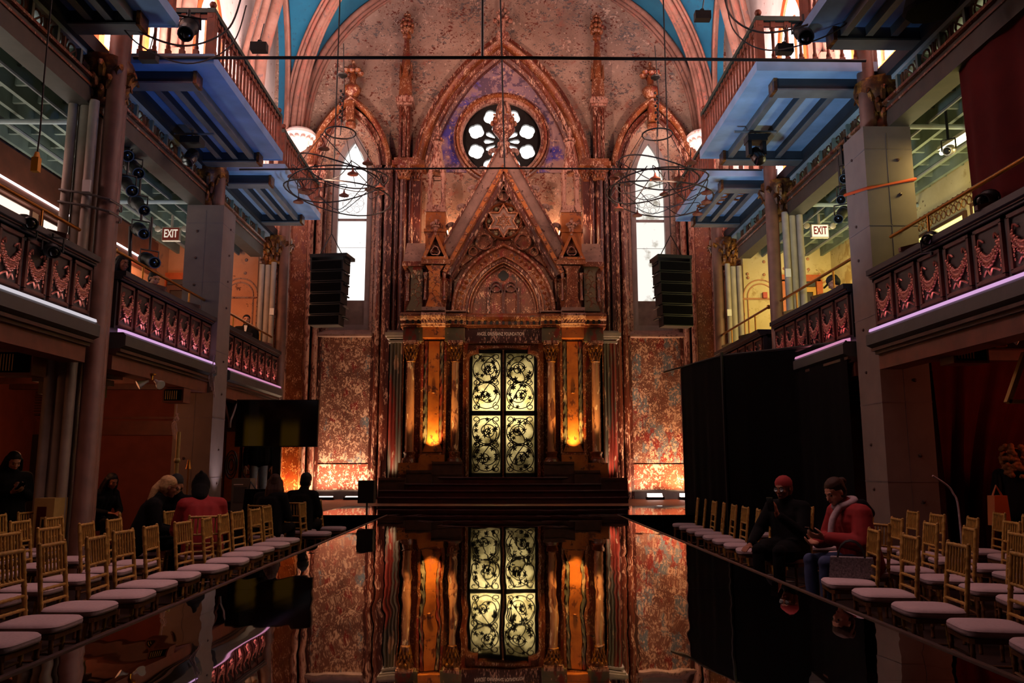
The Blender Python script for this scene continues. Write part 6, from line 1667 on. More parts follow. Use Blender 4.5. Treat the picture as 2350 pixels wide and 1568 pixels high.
row(-1, 1, -3.80, [5.1, 5.68, 6.25, 6.82, 7.4, 7.98, 8.56, 10.1, 10.72], radians(0))
place_chair(-3.38, 9.33, radians(120), 'gold bamboo style chair under the person in the red jacket', 'gold chairs in the second row, television side')
row(-1, 2, -4.62, [5.9, 6.5, 7.1, 7.7, 8.3, 8.9], radians(0))
place_chair(-4.18, 9.62, radians(25), 'gold bamboo style chair under the person with the fair ponytail', 'gold chairs in the third row, television side')
place_chair(-4.15, 10.66, radians(-85), 'gold bamboo style chair under the person in the beanie', 'gold chairs in the third row, television side')
row(-1, 3, -5.40, [6.9, 7.5, 8.1, 8.7, 9.3, 9.9], radians(0))
# right side, turned a little towards the stage
RY = radians(180 - 9)
row(1, 0, 3.02, [4.55, 5.15, 5.8, 6.45, 7.08], RY)
place_chair(3.38, 7.78, radians(192), 'gold bamboo style chair under the person in the red coat', 'gold chairs in the front row along the runway, drape side')
place_chair(3.12, 8.95, radians(222), 'gold bamboo style chair under the person in the black coat and glasses', 'gold chairs in the front row along the runway, drape side')
for i, y in enumerate([9.75, 10.35, 10.95, 11.55, 12.15, 12.75, 13.4, 14.0]):
    place_chair(3.0 + 0.02 * i, y, RY + rnd.uniform(-0.1, 0.1), 'gold bamboo style chair, %s beyond the two guests in the front row' % ORD[i], 'gold chairs in the front row along the runway, drape side')
row(1, 1, 3.95, [4.9, 5.5, 6.1, 6.7, 7.3, 7.9, 8.6, 9.3, 10.2, 11.1, 12.0], RY)
row(1, 2, 4.78, [5.7, 6.3, 6.9, 7.5, 8.1, 8.7, 9.3, 9.9], RY)
row(1, 3, 5.6, [6.6, 7.2, 7.8, 8.4, 9.0, 9.6], RY)
row(1, 4, 6.4, [8.0, 8.7, 9.4], RY)
# ================================================================== TELEVISION
tv = thing('television', 'large black flat television on a stand before the corner of the stage', 'television', (-4.33, 15.7, BASE))
a, b = -5.12, -3.54
MB().box(a, b, 15.68, 15.74, 1.83, 2.74).build('television_case', M['black_paint'], tv)
# reflection painted as a dim screen glow: two blurred amber shapes
m, nt, bs = nodes_of('tv_reflection'); N = nt.nodes; Lk = nt.links.new
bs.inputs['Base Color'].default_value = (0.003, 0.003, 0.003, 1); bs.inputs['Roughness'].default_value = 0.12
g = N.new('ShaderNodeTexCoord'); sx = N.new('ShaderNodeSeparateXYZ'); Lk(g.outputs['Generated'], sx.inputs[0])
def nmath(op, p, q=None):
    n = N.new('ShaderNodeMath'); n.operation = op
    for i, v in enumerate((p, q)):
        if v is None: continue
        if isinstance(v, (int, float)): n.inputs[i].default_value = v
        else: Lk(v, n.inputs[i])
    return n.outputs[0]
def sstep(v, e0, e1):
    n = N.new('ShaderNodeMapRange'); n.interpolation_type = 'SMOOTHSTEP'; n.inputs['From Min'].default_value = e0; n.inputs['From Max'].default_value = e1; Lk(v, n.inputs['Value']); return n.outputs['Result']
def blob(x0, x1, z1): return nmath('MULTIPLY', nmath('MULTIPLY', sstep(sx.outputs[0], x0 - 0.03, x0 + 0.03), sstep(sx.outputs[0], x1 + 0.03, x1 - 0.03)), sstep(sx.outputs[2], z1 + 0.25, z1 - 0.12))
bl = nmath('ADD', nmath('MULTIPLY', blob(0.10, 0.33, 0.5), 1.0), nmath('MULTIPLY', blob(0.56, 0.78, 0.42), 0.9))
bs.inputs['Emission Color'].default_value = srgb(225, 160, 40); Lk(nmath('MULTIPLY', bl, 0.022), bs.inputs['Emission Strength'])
MB().box(a + 0.02, b - 0.02, 15.675, 15.682, 1.85, 2.72).build('television_screen', M['tv_reflection'], tv)
m = MB().box(-4.4, -4.26, 15.76, 15.84, BASE + 0.04, 2.4).box(-4.75, -3.91, 15.5, 16.1, BASE, BASE + 0.04).box(-4.8, -3.86, 15.74, 15.78, 2.1, 2.3); m.build('television_stand', M['black_paint'], tv)

# ================================================================== HANGING LINE ARRAY SPEAKERS
def line_array(s, label):
    x, y = s * 4.02, 18.5
    t = thing('line_array_speaker', label, 'speaker', (x, y, 4.75), 'hanging speaker columns')
    rot = Matrix.Translation((x, y, 0)) @ Matrix.Rotation(s * radians(9), 4, 'Z')
    rb = lambda m, n, mat: m.xf(rot).build(n, M[mat], t)
    rb(MB().box(-0.42, 0.48 if s < 0 else 0.42, -0.24, 0.34, 6.28, 6.36).box(-0.42, -0.38, -0.2, 0.2, 6.2, 6.3).box(0.38, 0.42, -0.2, 0.2, 6.2, 6.3), 'flying_frame', 'black_paint')
    for k in range(6):
        z = 6.20 - 0.262 * k; ty = -0.008 * k * k
        c = rb(MB().prism([(-0.40 + 0.012 * k, z), (0.40 - 0.008 * k, z), (0.40 - 0.008 * k, z - 0.235), (-0.40 + 0.012 * k, z - 0.235)], -0.24 + ty * 0.4, 0.24 + ty), 'speaker_cabinet', 'black_paint')
        rb(MB().box(-0.36, 0.36, -0.25 + ty * 0.4, -0.235 + ty * 0.4, z - 0.215, z - 0.02), 'speaker_grille', 'black_cloth').parent = c
        h = MB()
        for d in (-1, 1): h.box(d * 0.41 - 0.015, d * 0.41 + 0.015, -0.16, 0.18, z - 0.05, z - 0.02)
        h.xf(rot); o = h.build('speaker_bracket', M['steel' if k % 3 == 1 else 'black_paint'], t); o.parent = c
    m = MB()
    for dx in (-0.3, 0.3): m.tube([(dx, 0, 6.34), (0, 0, 6.9)], 0.012, 5)
    m.tube([(0, 0, 6.9), (0, 0, 14.2)], 0.018, 6); rb(m, 'hoist_chain', 'black_iron')
line_array(-1, 'black column of hanging speakers before the white lancet, television side')
line_array(1, 'black column of hanging speakers before the dusty lancet, drape side')

# ================================================================== TIE RODS
def rod(label, pts, r):
    return tag(MB().tube(pts, r, 8).build('tie_rod', M['black_iron']), label, 'rod')
rod('thick black tie rod across the hall, the upper of the two', [(-5.2, 10.7, 7.16), (0, 10.7, 7.2), (5.2, 10.7, 7.19)], 0.024)
rod('thin black tie rod across the hall, the lower of the two', [(-4.95, 14.6, 7.0), (0, 14.6, 7.05), (4.95, 14.6, 7.04)], 0.018)
p0, p1 = P(1107, -60, 10.7), P(1107, 124, 10.7)
rod('short black rod hanging down to the upper tie rod', [(p1.x, 10.7, 7.2), (p0.x, 10.7, 9.6)], 0.02)
p0, p1 = P(1144, 0, 14.6), P(1158, 386, 14.6)
rod('long black rod hanging in front of the rose window', [(p1.x, 14.6, 7.05), (p0.x, 14.6, 12.0)], 0.016)

# ================================================================== WIRE CHANDELIERS
def shade(t, p, d=(0, 0, 1)):
    m = MB().lathe([(0.012, 0.10), (0.02, 0.06), (0.03, 0.03), (0.10, -0.01), (0.105, -0.03), (0.095, -0.03), (0.02, 0.02)], p[0], p[1], p[2], 12); m.build('lamp_shade', M['rust_lamp'], t)
def chandelier(x, y, z, label, seed, R_=0.96, chain=True, lamps=13, top=9.9, only=None):
    rnd = random.Random(seed)
    t = thing('wire_chandelier', label, 'chandelier', (x, y, z), 'tangled wire chandeliers')
    if chain:
        m = MB().tube([(x, y, z + 1.0), (x + 0.05, y, z + 1.9), (x, y, top)], 0.012, 5)
        m.lathe([(0.02, 0), (0.10, 0.05), (0.10, 0.08), (0.03, 0.12)], x, y, top - 0.75, 10)
        for k in range(10): m.ball((x + 0.02 * (-1) ** k, y, z + 1.3 + 0.07 * k), 0.03, 6)
        m.build('chandelier_chain', M['black_iron'], t)
        MB().tube([(x + 0.3 * cos(a * pi / 10), y + 0.3 * sin(a * pi / 10), z + 1.05) for a in range(20)], 0.016, 5, closed=True).build('chandelier_ring', M['black_iron'], t)
    for k, (r, dz, tl) in enumerate(((R_, 0.0, 0.07), (R_ * 0.82, 0.24, -0.12), (R_ * 1.08, -0.26, -0.05))):
        MB().tube([(x + r * cos(a * pi / 16) , y + r * sin(a * pi / 16), z + dz + tl * r * cos(a * pi / 16) * 2 + 0.05 * sin(a * pi / 8 + k)) for a in range(32)], 0.015, 5, closed=True).build('chandelier_ring', M['cable'], t)
    if chain:
        for k in range(6):
            a = k * pi / 3 + 0.3; MB().tube([(x + 0.3 * cos(a), y + 0.3 * sin(a), z + 1.05), (x + R_ * 0.85 * cos(a), y + R_ * 0.85 * sin(a), z + 0.22)], 0.007, 4).build('chandelier_wire', M['black_iron'], t)
    for k in range(lamps):
        a = 2 * pi * k / lamps + rnd.uniform(-0.25, 0.25); r = R_ * rnd.uniform(0.85, 1.15); dz = rnd.uniform(-0.45, 0.4)
        p = Vector((x + r * cos(a), y + r * sin(a), z + dz))
        a2 = a + rnd.uniform(0.8, 2.2)
        q = Vector((x + R_ * 0.9 * cos(a2), y + R_ * 0.9 * sin(a2), z + rnd.uniform(-0.2, 0.3)))
        m = MB().tube(cv(q, q.lerp(p, 0.35) + Vector((rnd.uniform(-0.2, 0.2), rnd.uniform(-0.2, 0.2), -rnd.uniform(0.1, 0.32))), p + Vector((0, 0, 0.22)), p + Vector((0, 0, 0.09)), n=6), 0.009, 5)
        m.build('chandelier_cable', M['cable'], t)
        shade(t, p)
chandelier(-3.2, 15.2, 6.95, 'tangled wire chandelier with small rusty shades before the white lancet, television side', 4)
chandelier(3.1, 15.2, 6.95, 'tangled wire chandelier with small rusty shades before the dusty lancet, drape side', 9)
def swag(pts, label, lampats=()):
    t = thing('wire_chandelier', label, 'chandelier', Vector(pts[0]), 'tangled wire chandeliers')
    c = cv(*pts, n=8); MB().tube(c, 0.014, 5).build('chandelier_cable', M['cable'], t)
    d = [p + Vector((0.05, 0.06, -0.10 - 0.12 * sin(i / len(c) * pi))) for i, p in enumerate(c)]
    MB().tube(d, 0.010, 5).build('chandelier_cable', M['cable'], t)
    for p in lampats:
        p = Vector(p); m = MB().box(p.x - 0.11, p.x + 0.11, p.y - 0.06, p.y + 0.06, p.z - 0.07, p.z + 0.05); m.ball((p.x, p.y, p.z + 0.07), 0.04, 6); m.build('lamp_shade', M['black_paint'], t)
        MB().tube([p + Vector((0, 0, 0.08)), p + Vector((0.05, 0, 0.35))], 0.008, 4).build('chandelier_wire', M['black_iron'], t)
swag([P(235, -20, 9.5), P(300, 60, 9.5), P(420, 105, 10), P(520, 70, 10.5), P(555, -10, 10.5)], 'looping cables and dark box lamps before the gallery balconies, television side', [P(595, 108, 10.5), P(342, 130, 10.0)])
swag([P(1660, -30, 10.5), P(1680, 40, 10.2), P(1760, 75, 10), P(1900, 40, 9.5), P(1985, -20, 9.3)], 'looping cables and dark box lamps before the gallery balconies, drape side', [P(1612, 36, 10.5), P(1800, 112, 10.2)])

# ================================================================== STAGE LIGHTS
def profile_light(base, aim, label, L=0.62, r=0.085, yoke=(0, 0, 1), mat='black_paint', hang=None):
    b = Vector(base); d = (Vector(aim) - b).normalized()
    t = thing('stage_light', label, 'stage light', b, 'black stage lights')
    m = MB().lathe([(r * 0.6, -L * 0.45), (r * 1.15, -L * 0.42), (r * 1.2, -L * 0.12), (r * 0.85, -L * 0.05), (r * 0.85, L * 0.3), (r, L * 0.32), (r, L * 0.55), (r * 0.85, L * 0.55), (r * 0.8, L * 0.5)], b.x, b.y, b.z, 14, axis=d)
    for k in range(4): q = b - d * (L * (0.18 + 0.06 * k)); m.lathe([(r * 1.28, 0), (r * 1.28, 0.015)], q.x, q.y, q.z, 14, axis=d)
    m.build('lamp_body', M[mat], t)
    q = b + d * L * 0.5; MB().lathe([(r * 0.8, 0), (r * 0.5, 0.02)], q.x, q.y, q.z, 12, axis=d).build('lamp_lens', M['black_gloss'], t)
    s = d.cross(Vector((0, 0, 1))).normalized(); u = Vector(yoke)
    MB().tube([b + s * r * 1.5, b + s * r * 1.5 + u * 0.16, b - s * r * 1.5 + u * 0.16, b - s * r * 1.5], 0.014, 6).tube([b + u * 0.16, b + u * (0.26 if hang is None else max(0.2, abs(hang - b.z)))], 0.02, 6).build('lamp_yoke', M['black_iron'], t)
    return t
profile_light(P(432, 65, 9.9), P(452, 95, 9.4) + Vector((0, -0.6, -0.5)), 'black profile light hanging by the balustrade of the cut off balcony, television side', 0.66, 0.10)
profile_light(P(1845, 75, 9.9), P(1822, 100, 9.4) + Vector((0, -0.6, -0.45)), 'black profile light hanging by the balustrade of the cut off balcony, drape side', 0.66, 0.10)
profile_light(P(322, 530, 12.2), P(348, 552, 11.6), 'black profile light next to the exit sign above the mezzanine, television side', 0.5, 0.085)
profile_light(P(342, 598, 12.2), P(385, 615, 11.5), 'black profile light with barn doors lower on the same mezzanine pipe', 0.56, 0.09, hang=5.3)
tag(MB().tube([P(300, 520, 12.3), P(296, 640, 12.3)], 0.03, 8).build('lighting_pipe', M['black_iron']), 'upright black pipe holding two profile lights on the mezzanine', 'pipe')
for k, (px, py, dep) in enumerate(((280, 345, 11.6), (305, 385, 11.9), (290, 425, 11.6), (318, 470, 12.6))):
    profile_light(P(px, py, dep), P(px + 40, py + 40, dep - 0.6), 'black profile light among the joists right of the pipe column, %s from the top' % ORD[k], 0.6, 0.09, hang=6.55)
for k, (px, py, dep) in enumerate(((1945, 400, 11.9), (1932, 492, 12.4), (1938, 448, 12.2))):
    profile_light(P(px, py, dep), P(px - 22, py + 30, dep - 0.5), 'black profile light beside the strapped column, %s' % ('highest of the three', 'lowest of the three', 'middle of the three')[k], 0.5, 0.075, hang=6.55)
profile_light(P(60, 512, 8.6), P(90, 518, 8.2), 'black profile light on the parapet top at the picture edge, television side', 0.4, 0.075, yoke=(0, 0, -1), hang=4.09)
profile_light(P(120, 576, 8.9), P(135, 590, 8.4), 'black spotlight clamped to the parapet front near the pipe column', 0.3, 0.07, hang=4.05)
profile_light(P(2065, 480, 11.0), P(2050, 500, 10.5), 'small black floodlight clamped on the strapped column', 0.2, 0.05)
profile_light(P(2135, 548, 9.1), P(2110, 560, 8.7), 'black floodlight on the parapet top beside the strapped column', 0.3, 0.07, yoke=(0, 0, -1), hang=4.09)
profile_light(P(2265, 458, 8.2), P(2230, 470, 7.9), 'black floodlight on the parapet top below the red curtain', 0.34, 0.08, yoke=(0, 0, -1), hang=4.09)
profile_light(P(2178, 345, 10.8), P(2160, 352, 10.5), 'small spotlight on the joists by the fluorescent tube', 0.24, 0.06, mat='steel', hang=6.6)
# moving head under the wide balcony
mh = thing('moving_head', 'moving head stage light hanging under the wide pale blue balcony', 'stage light', (4.25, 12.7, 6.6))
b_ = P(1735, 320, 12.6)
MB().box(b_.x - 0.16, b_.x + 0.16, 12.5, 12.75, b_.z - 0.05, b_.z + 0.06).build('lamp_base', M['black_paint'], mh)
m = MB()
for d in (-1, 1): m.box(b_.x + d * 0.12 - 0.03, b_.x + d * 0.12 + 0.03, 12.55, 12.7, b_.z - 0.28, b_.z - 0.04)
m.build('lamp_yoke', M['black_paint'], mh)
MB().lathe([(0.06, -0.15), (0.10, -0.1), (0.11, 0.08), (0.10, 0.16), (0.08, 0.17)], b_.x, 12.62, b_.z - 0.27, 14, axis=(0.15, -0.6, -0.8)).build('lamp_body', M['black_gloss'], mh)
MB().tube([(b_.x - 0.35, 12.62, b_.z + 0.14), (b_.x + 0.35, 12.62, b_.z + 0.14)], 0.02, 6).tube([(b_.x, 12.62, b_.z + 0.05), (b_.x, 12.62, 6.92)], 0.02, 6).build('lamp_clamp', M['beam_grey'], mh)
mh = thing('moving_head', 'dark moving head light under the deep blue balcony, television side', 'stage light', (-4.6, 12.5, 6.3))
b_ = P(440, 325, 12.6)
MB().box(b_.x - 0.16, b_.x + 0.16, 12.5, 12.75, b_.z - 0.05, b_.z + 0.06).build('lamp_base', M['black_paint'], mh)
MB().lathe([(0.06, -0.15), (0.10, -0.1), (0.11, 0.08), (0.10, 0.16), (0.08, 0.17)], b_.x, 12.62, b_.z - 0.25, 14, axis=(-0.1, -0.6, -0.8)).build('lamp_body', M['black_gloss'], mh)
MB().tube([(b_.x - 0.3, 12.62, b_.z + 0.14), (b_.x + 0.35, 12.62, b_.z + 0.14)], 0.018, 6).tube([(b_.x, 12.62, b_.z + 0.05), (b_.x, 12.62, 6.92)], 0.02, 6).build('lamp_clamp', M['beam_grey'], mh)
pan = P(2135, 15, 8.2)
tag(MB().lathe([(0.10, 0.16), (0.26, 0.1), (0.29, -0.02), (0.26, -0.06), (0.05, -0.07)], pan.x, pan.y, pan.z, 10).tube([pan + Vector((0, 0, 0.1)), pan + Vector((0, 0, 0.6))], 0.03, 6).build('pendant_lamp', M['black_cloth']), 'big dark pan lamp under the cut off balcony, top picture edge', 'lamp')

# ================================================================== EXIT SIGNS
def exit_sign(px, py, Y, face, letters, label):
    p = P(px, py, Y); t = thing('exit_sign', label, 'sign', p, 'exit signs')
    MB().box(p.x - 0.18, p.x + 0.18, Y, Y + 0.08, p.z - 0.14, p.z + 0.14).build('sign_case', M['exit_case'], t)
    MB().box(p.x - 0.165, p.x + 0.165, Y - 0.006, Y, p.z - 0.125, p.z + 0.125).build('sign_face', M[face], t)
    text_mesh('EXIT', 0.235, (p.x, Y - 0.008, p.z), letters, t, 'lettering', 0.27, bold=0.004)
    for d in (-1, 1):
        h = MB().lathe([(0.02, 0), (0.06, 0.03), (0.062, 0.07), (0.05, 0.08)], p.x + d * 0.26, Y + 0.05, p.z + 0.11, 10, axis=(d * 0.2, -1, -0.1)); h.tube([(p.x + d * 0.18, Y + 0.06, p.z + 0.13), (p.x + d * 0.26, Y + 0.06, p.z + 0.11)], 0.014, 5)
        h.build('emergency_lamp', M['exit_case'], t)
    MB().tube([(p.x, Y + 0.04, p.z + 0.13), (p.x, Y + 0.04, 6.6)], 0.03, 6).build('sign_mount', M['exit_case'], t)
plain('exit_face_red', (168, 60, 46), 0.6)
exit_sign(392, 537, 15.9, 'exit_face_red', 'exit_white', 'exit sign with white letters above the orange doorway, television side')
exit_sign(1882, 530, 15.9, 'exit_cream', 'exit_red_paint', 'exit sign with red letters on white above the golden doorway, drape side')

# ================================================================== MEZZANINE WINDOWS, TUBE LIGHT, LED LINE
def side_window(s, y0, y1, z0, z1, mat, label, n):
    t = thing('window_%d' % n, label, 'window', (s * 7.98, (y0 + y1) / 2, z0), kind='structure')
    MB().box(s * 7.96, s * 7.98, y0, y1, z0, z1).build('window_pane', M[mat], t)
    MB().box(s * 7.94, s * 8.0, y0 - 0.06, y0, z0 - 0.06, z1 + 0.06).box(s * 7.94, s * 8.0, y1, y1 + 0.06, z0 - 0.06, z1 + 0.06).box(s * 7.94, s * 8.0, y0, y1, z1, z1 + 0.06).box(s * 7.94, s * 8.0, y0, y1, z0 - 0.06, z0).box(s * 7.94, s * 7.99, (y0 + y1) / 2 - 0.03, (y0 + y1) / 2 + 0.03, z0, z1).build('window_frame', M['dark_wood'], t)
side_window(-1, 10.4, 13.2, 4.3, 5.72, 'window_left', 'glowing white mezzanine window at the picture edge, television side', 10)
side_window(-1, 13.6, 14.6, 4.3, 5.7, 'window_left', 'glowing white mezzanine window next to the pipe column', 11)
side_window(1, 11.2, 13.0, 4.2, 5.8, 'window_right', 'glowing yellow mezzanine window below the fluorescent tube', 12)
side_window(1, 13.3, 15.2, 4.2, 5.75, 'window_right', 'glowing yellow mezzanine window next to the strapped column', 13)
trim(MB().box(-7.98, -7.85, 6, 18, 5.75, 6.5), 'fascia_wood', 'brown bulkhead under the joists, television side')
l = thing('led_line', 'thin line of white light along the brown bulkhead, television side', 'light', (-7.83, 12, 5.95)); MB().box(-7.85, -7.83, 7, 17.5, 5.94, 5.97).build('led_tape', M['led_white'], l)
fz = MB(); y = 10.0
while y < 16.5:
    for z in (5.92, 6.06): fz.tube([(7.93, y + 0.07 * cos(a * pi / 4), z + 0.07 * sin(a * pi / 4)) for a in range(8)], 0.012, 4, closed=True)
    y += 0.16
trim(fz, 'gilt', 'gilt lattice band above the yellow windows')
t = thing('tube_lamp', 'bright fluorescent tube among the joists beside the red curtain', 'lamp', (7.1, 11.7, 6.35))
MB().tube([P(2160, 352, 11.9), P(2245, 298, 11.0)], 0.035, 10).build('lamp_tube', M['tube_light'], t)
a_, b_ = P(2160, 352, 11.9), P(2245, 298, 11.0); MB().bar(a_ + Vector((0, 0, 0.07)), b_ + Vector((0, 0, 0.07)), 0.12, 0.05).build('lamp_housing', M['white_plastic'], t)
al = P(1755, 678, 18.9)
tag(MB().box(al.x - 0.05, al.x + 0.05, 18.85, 18.94, al.z - 0.07, al.z + 0.07).build('fire_alarm', M['exit_red_paint']), 'small red fire alarm box on the yellow wall', 'alarm')
# yellow hoist control hanging on a cable
p = P(83, 375, 8.0)
t = thing('hoist_control', 'yellow hoist control hanging from a cable before the joists', 'control', p)
MB().box(p.x - 0.035, p.x + 0.035, p.y - 0.03, p.y + 0.03, p.z - 0.09, p.z + 0.06).lathe([(0.035, 0), (0.02, 0.06)], p.x, p.y, p.z + 0.06, 8).build('control_body', M['yellow_plastic'], t)
MB().tube([p + Vector((0, 0, 0.1)), P(92, 300, 8.0), P(100, 190, 8.0), Vector((P(100, 190, 8.0).x, 8.0, 6.62))], 0.009, 5).build('control_cable', M['cable'], t)

# ================================================================== BLACK DRAPE AND CURTAINS
def drape(pts, z0, z1, folds, amp, seed=1, n=None, sag=0.0):
    """hanging cloth along a floor line, with folds"""
    rnd = random.Random(seed); pts = [Vector((p[0], p[1], 0)) for p in pts]
    L_ = sum((pts[i + 1] - pts[i]).length for i in range(len(pts) - 1)); N_ = n or int(L_ / 0.05)
    vs, fs = [], []; rows = 8
    ph = [rnd.uniform(0, 6.28) for _ in range(4)]
    for r in range(rows + 1):
        z = z1 + (z0 - z1) * r / rows
        for i in range(N_ + 1):
            d = L_ * i / N_; k = 0; rem = d
            while k < len(pts) - 2 and rem > (pts[k + 1] - pts[k]).length: rem -= (pts[k + 1] - pts[k]).length; k += 1
            dr = (pts[k + 1] - pts[k]).normalized(); nn = Vector((-dr.y, dr.x, 0))
            a = amp * (0.35 + 0.65 * r / rows) * (sin(d * folds + ph[0]) + 0.5 * sin(d * folds * 2.3 + ph[1]) + 0.3 * sin(d * folds * 0.6 + ph[2] + r * 0.1))
            p = pts[k] + dr * rem + nn * a; vs.append((p.x, p.y, z - sag * max(0, d / L_ - 0.45) / 0.55 * (1 - r / rows)))
    for r in range(rows):
        for i in range(N_): fs.append((r * (N_ + 1) + i, r * (N_ + 1) + i + 1, (r + 1) * (N_ + 1) + i + 1, (r + 1) * (N_ + 1) + i))
    return MB().add(vs, fs, True)
d = thing('black_drape', 'tall black drape on a pipe frame screening the hall side by the stage', 'drape', (4.5, 14.5, 0))
drape([(3.62, 16.1), (3.98, 14.42)], 0.01, 3.42, 9, 0.02, 2).build('drape_panel', M['black_cloth'], d, fix=False)
drape([(4.0, 14.40), (4.96, 13.35), (4.98, 11.45)], 0.01, 3.42, 7, 0.02, 3, sag=0.2).build('drape_panel', M['black_cloth'], d, fix=False)
MB().tube([(3.45, 16.9, 3.43), (3.98, 14.42, 3.44), (4.96, 13.35, 3.44), (4.98, 11.45, 3.24)], 0.022, 6).build('drape_pipe', M['black_iron'], d)
MB().tube([(3.99, 14.40, 0), (3.99, 14.40, 3.5)], 0.028, 6).build('drape_upright', M['black_iron'], d)
MB().box(3.84, 4.14, 14.3, 14.5, 0, 0.02).build('drape_foot', M['black_iron'], d)
# red curtain over the mezzanine
c = thing('red_curtain', 'long red curtain hanging over the mezzanine rail from the gallery girder', 'curtain', (5.5, 8.3, 4.4))
drape([(5.52, 9.1), (5.55, 7.0)], 4.25, 6.5, 6, 0.05, 4).build('curtain_cloth', M['red_cloth'], c, fix=False)
MB().tube([(5.52, 9.2, 6.5), (5.55, 6.8, 6.5)], 0.025, 6).build('curtain_rod', M['black_iron'], c)
c = thing('stage_curtain', 'dark red curtain gathered under the mezzanine behind the strapped column', 'curtain', (6.0, 12, 0))
m = drape([(5.9, 10.95), (8.6, 10.9)], 0.02, 2.9, 11, 0.10, 6)
for i, p in enumerate(m.v):     # swept aside towards the floor
    k = (2.9 - p.z) / 2.9; m.v[i] = Vector((5.95 + (p.x - 5.95) * (1 - 0.55 * sin(min(1, k * 1.15) * pi / 2)), p.y, p.z))
m.build('curtain_cloth', M['red_cloth'], c, fix=False)
c = thing('stage_curtain', 'dark red curtain hanging straight behind the person with curly fair hair', 'curtain', (7.4, 11.6, 0))
drape([(6.8, 11.6), (8.9, 11.5)], 0.02, 2.9, 13, 0.09, 8).build('curtain_cloth', M['red_cloth'], c, fix=False)

# ================================================================== UNDER THE MEZZANINE
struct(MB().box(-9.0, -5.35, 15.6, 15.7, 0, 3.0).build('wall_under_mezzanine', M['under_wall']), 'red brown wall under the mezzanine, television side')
trim(MB().box(-9.0, -5.35, 15.54, 15.6, 2.05, 2.12).box(-9.0, -5.35, 15.56, 15.6, 2.12, 2.32).box(-9.0, -5.35, 15.55, 15.6, 2.36, 2.4), 'fascia_wood', 'wooden rail across the red brown wall')
t = thing('door_4', 'dark doorway in the red brown wall at the picture edge', 'door', (-9.3, 15.58, 0), kind='structure')
MB().box(-9.0, -8.55, 15.52, 15.6, 0, 2.06).build('door_opening', M['door_dark'], t)
vt = thing('wall_vent', 'slatted ventilation grille high on the red brown wall', 'vent', (-8.7, 15.5, 2.4))
MB().box(-9.0, -8.05, 15.5, 15.6, 2.42, 2.95).build('vent_frame', M['dark_wood'], vt)
for k in range(9): MB().box(-8.96, -8.1, 15.47, 15.5, 2.46 + 0.052 * k, 2.485 + 0.052 * k).build('vent_slat', M['fascia_wood'], vt)
for s in (-1, 1):
    n = 'television' if s < 0 else 'drape'
    m = MB()
    for k in range(10):
        y = 5.2 + 1.05 * k; m.box(s * 5.5, s * 8.9, y, y + 0.14, 2.84, 3.0)
    cgx = thing('ceiling_grid', 'dark wooden beams under the mezzanine, %s side' % n, 'beams', (s * 7, 10, 2.84), kind='structure')
    for k in range(12): MB().box(s * 5.5, s * 8.9, 5.2 + 1.05 * k, 5.34 + 1.05 * k, 2.84, 3.0).build('ceiling_beam', M['dark_wood'], cgx)
def wall_speaker(px, py, Y, w, h, label):
    p = P(px, py, Y); t = thing('wall_speaker', label, 'speaker', p, 'brown box speakers under the mezzanine')
    MB().box(p.x - w / 2, p.x + w / 2, Y, Y + 0.3, p.z - h / 2, p.z + h / 2).build('speaker_case', M['fascia_wood'], t)
    MB().box(p.x - w / 2 + 0.03, p.x + w / 2 - 0.03, Y - 0.01, Y, p.z - h / 2 + 0.03, p.z + h / 2 - 0.03).build('speaker_grille', M['black_cloth'], t)
    m = MB()
    for k in range(6): m.box(p.x - w / 2 + 0.05 + k * 0.035, p.x - w / 2 + 0.062 + k * 0.035, Y - 0.016, Y - 0.01, p.z - h / 2 + 0.05, p.z + h / 2 - 0.05)
    m.build('speaker_slat', M['case_tan'], t)
    MB().box(p.x - 0.02, p.x + 0.02, Y + 0.1, Y + 0.14, p.z + h / 2, 3.0).build('speaker_bracket', M['black_iron'], t)
wall_speaker(397, 907, 13.2, 0.34, 0.24, 'brown box speaker under the mezzanine left of the boxed column')
wall_speaker(30, 832, 9.6, 0.46, 0.3, 'brown box speaker under the mezzanine at the picture edge, television side')
wall_speaker(2228, 806, 9.3, 0.42, 0.28, 'brown box speaker under the mezzanine in front of the dark red curtain')
def twin_flood(px, py, Y, label):
    p = P(px, py, Y); t = thing('flood_lamp', label, 'lamp', p, 'twin flood lamps under the mezzanine')
    MB().lathe([(0.06, 0), (0.06, 0.02)], p.x, Y, 2.8, 10).tube([(p.x, Y, 2.82), (p.x, Y, p.z + 0.05)], 0.015, 6).build('lamp_mount', M['brass'], t)
    for d in (-1, 1): MB().lathe([(0.025, 0), (0.03, 0.06), (0.07, 0.15), (0.068, 0.16)], p.x + d * 0.05, Y, p.z + 0.04, 12, axis=(d * 0.8, -0.5, -0.5)).build('lamp_bulb', M['white_plastic'], t)
twin_flood(348, 880, 12.0, 'pair of white flood lamps under the mezzanine left of the boxed column')
twin_flood(2296, 775, 9.0, 'pair of white flood lamps under the mezzanine above the dark red curtain')
tl = P(2335, 880, 8.6)
t = thing('staircase', 'yellow lit stair string seen at the picture edge beyond the dark red curtain', 'staircase', (tl.x, 8.6, tl.z))
MB().bar(P(2312, 925, 8.6), P(2352, 810, 8.6), 0.06, 0.05).bar(P(2312, 922, 8.6), P(2380, 922, 8.6), 0.06, 0.04).build('stair_string', M['frame_gold'], t)
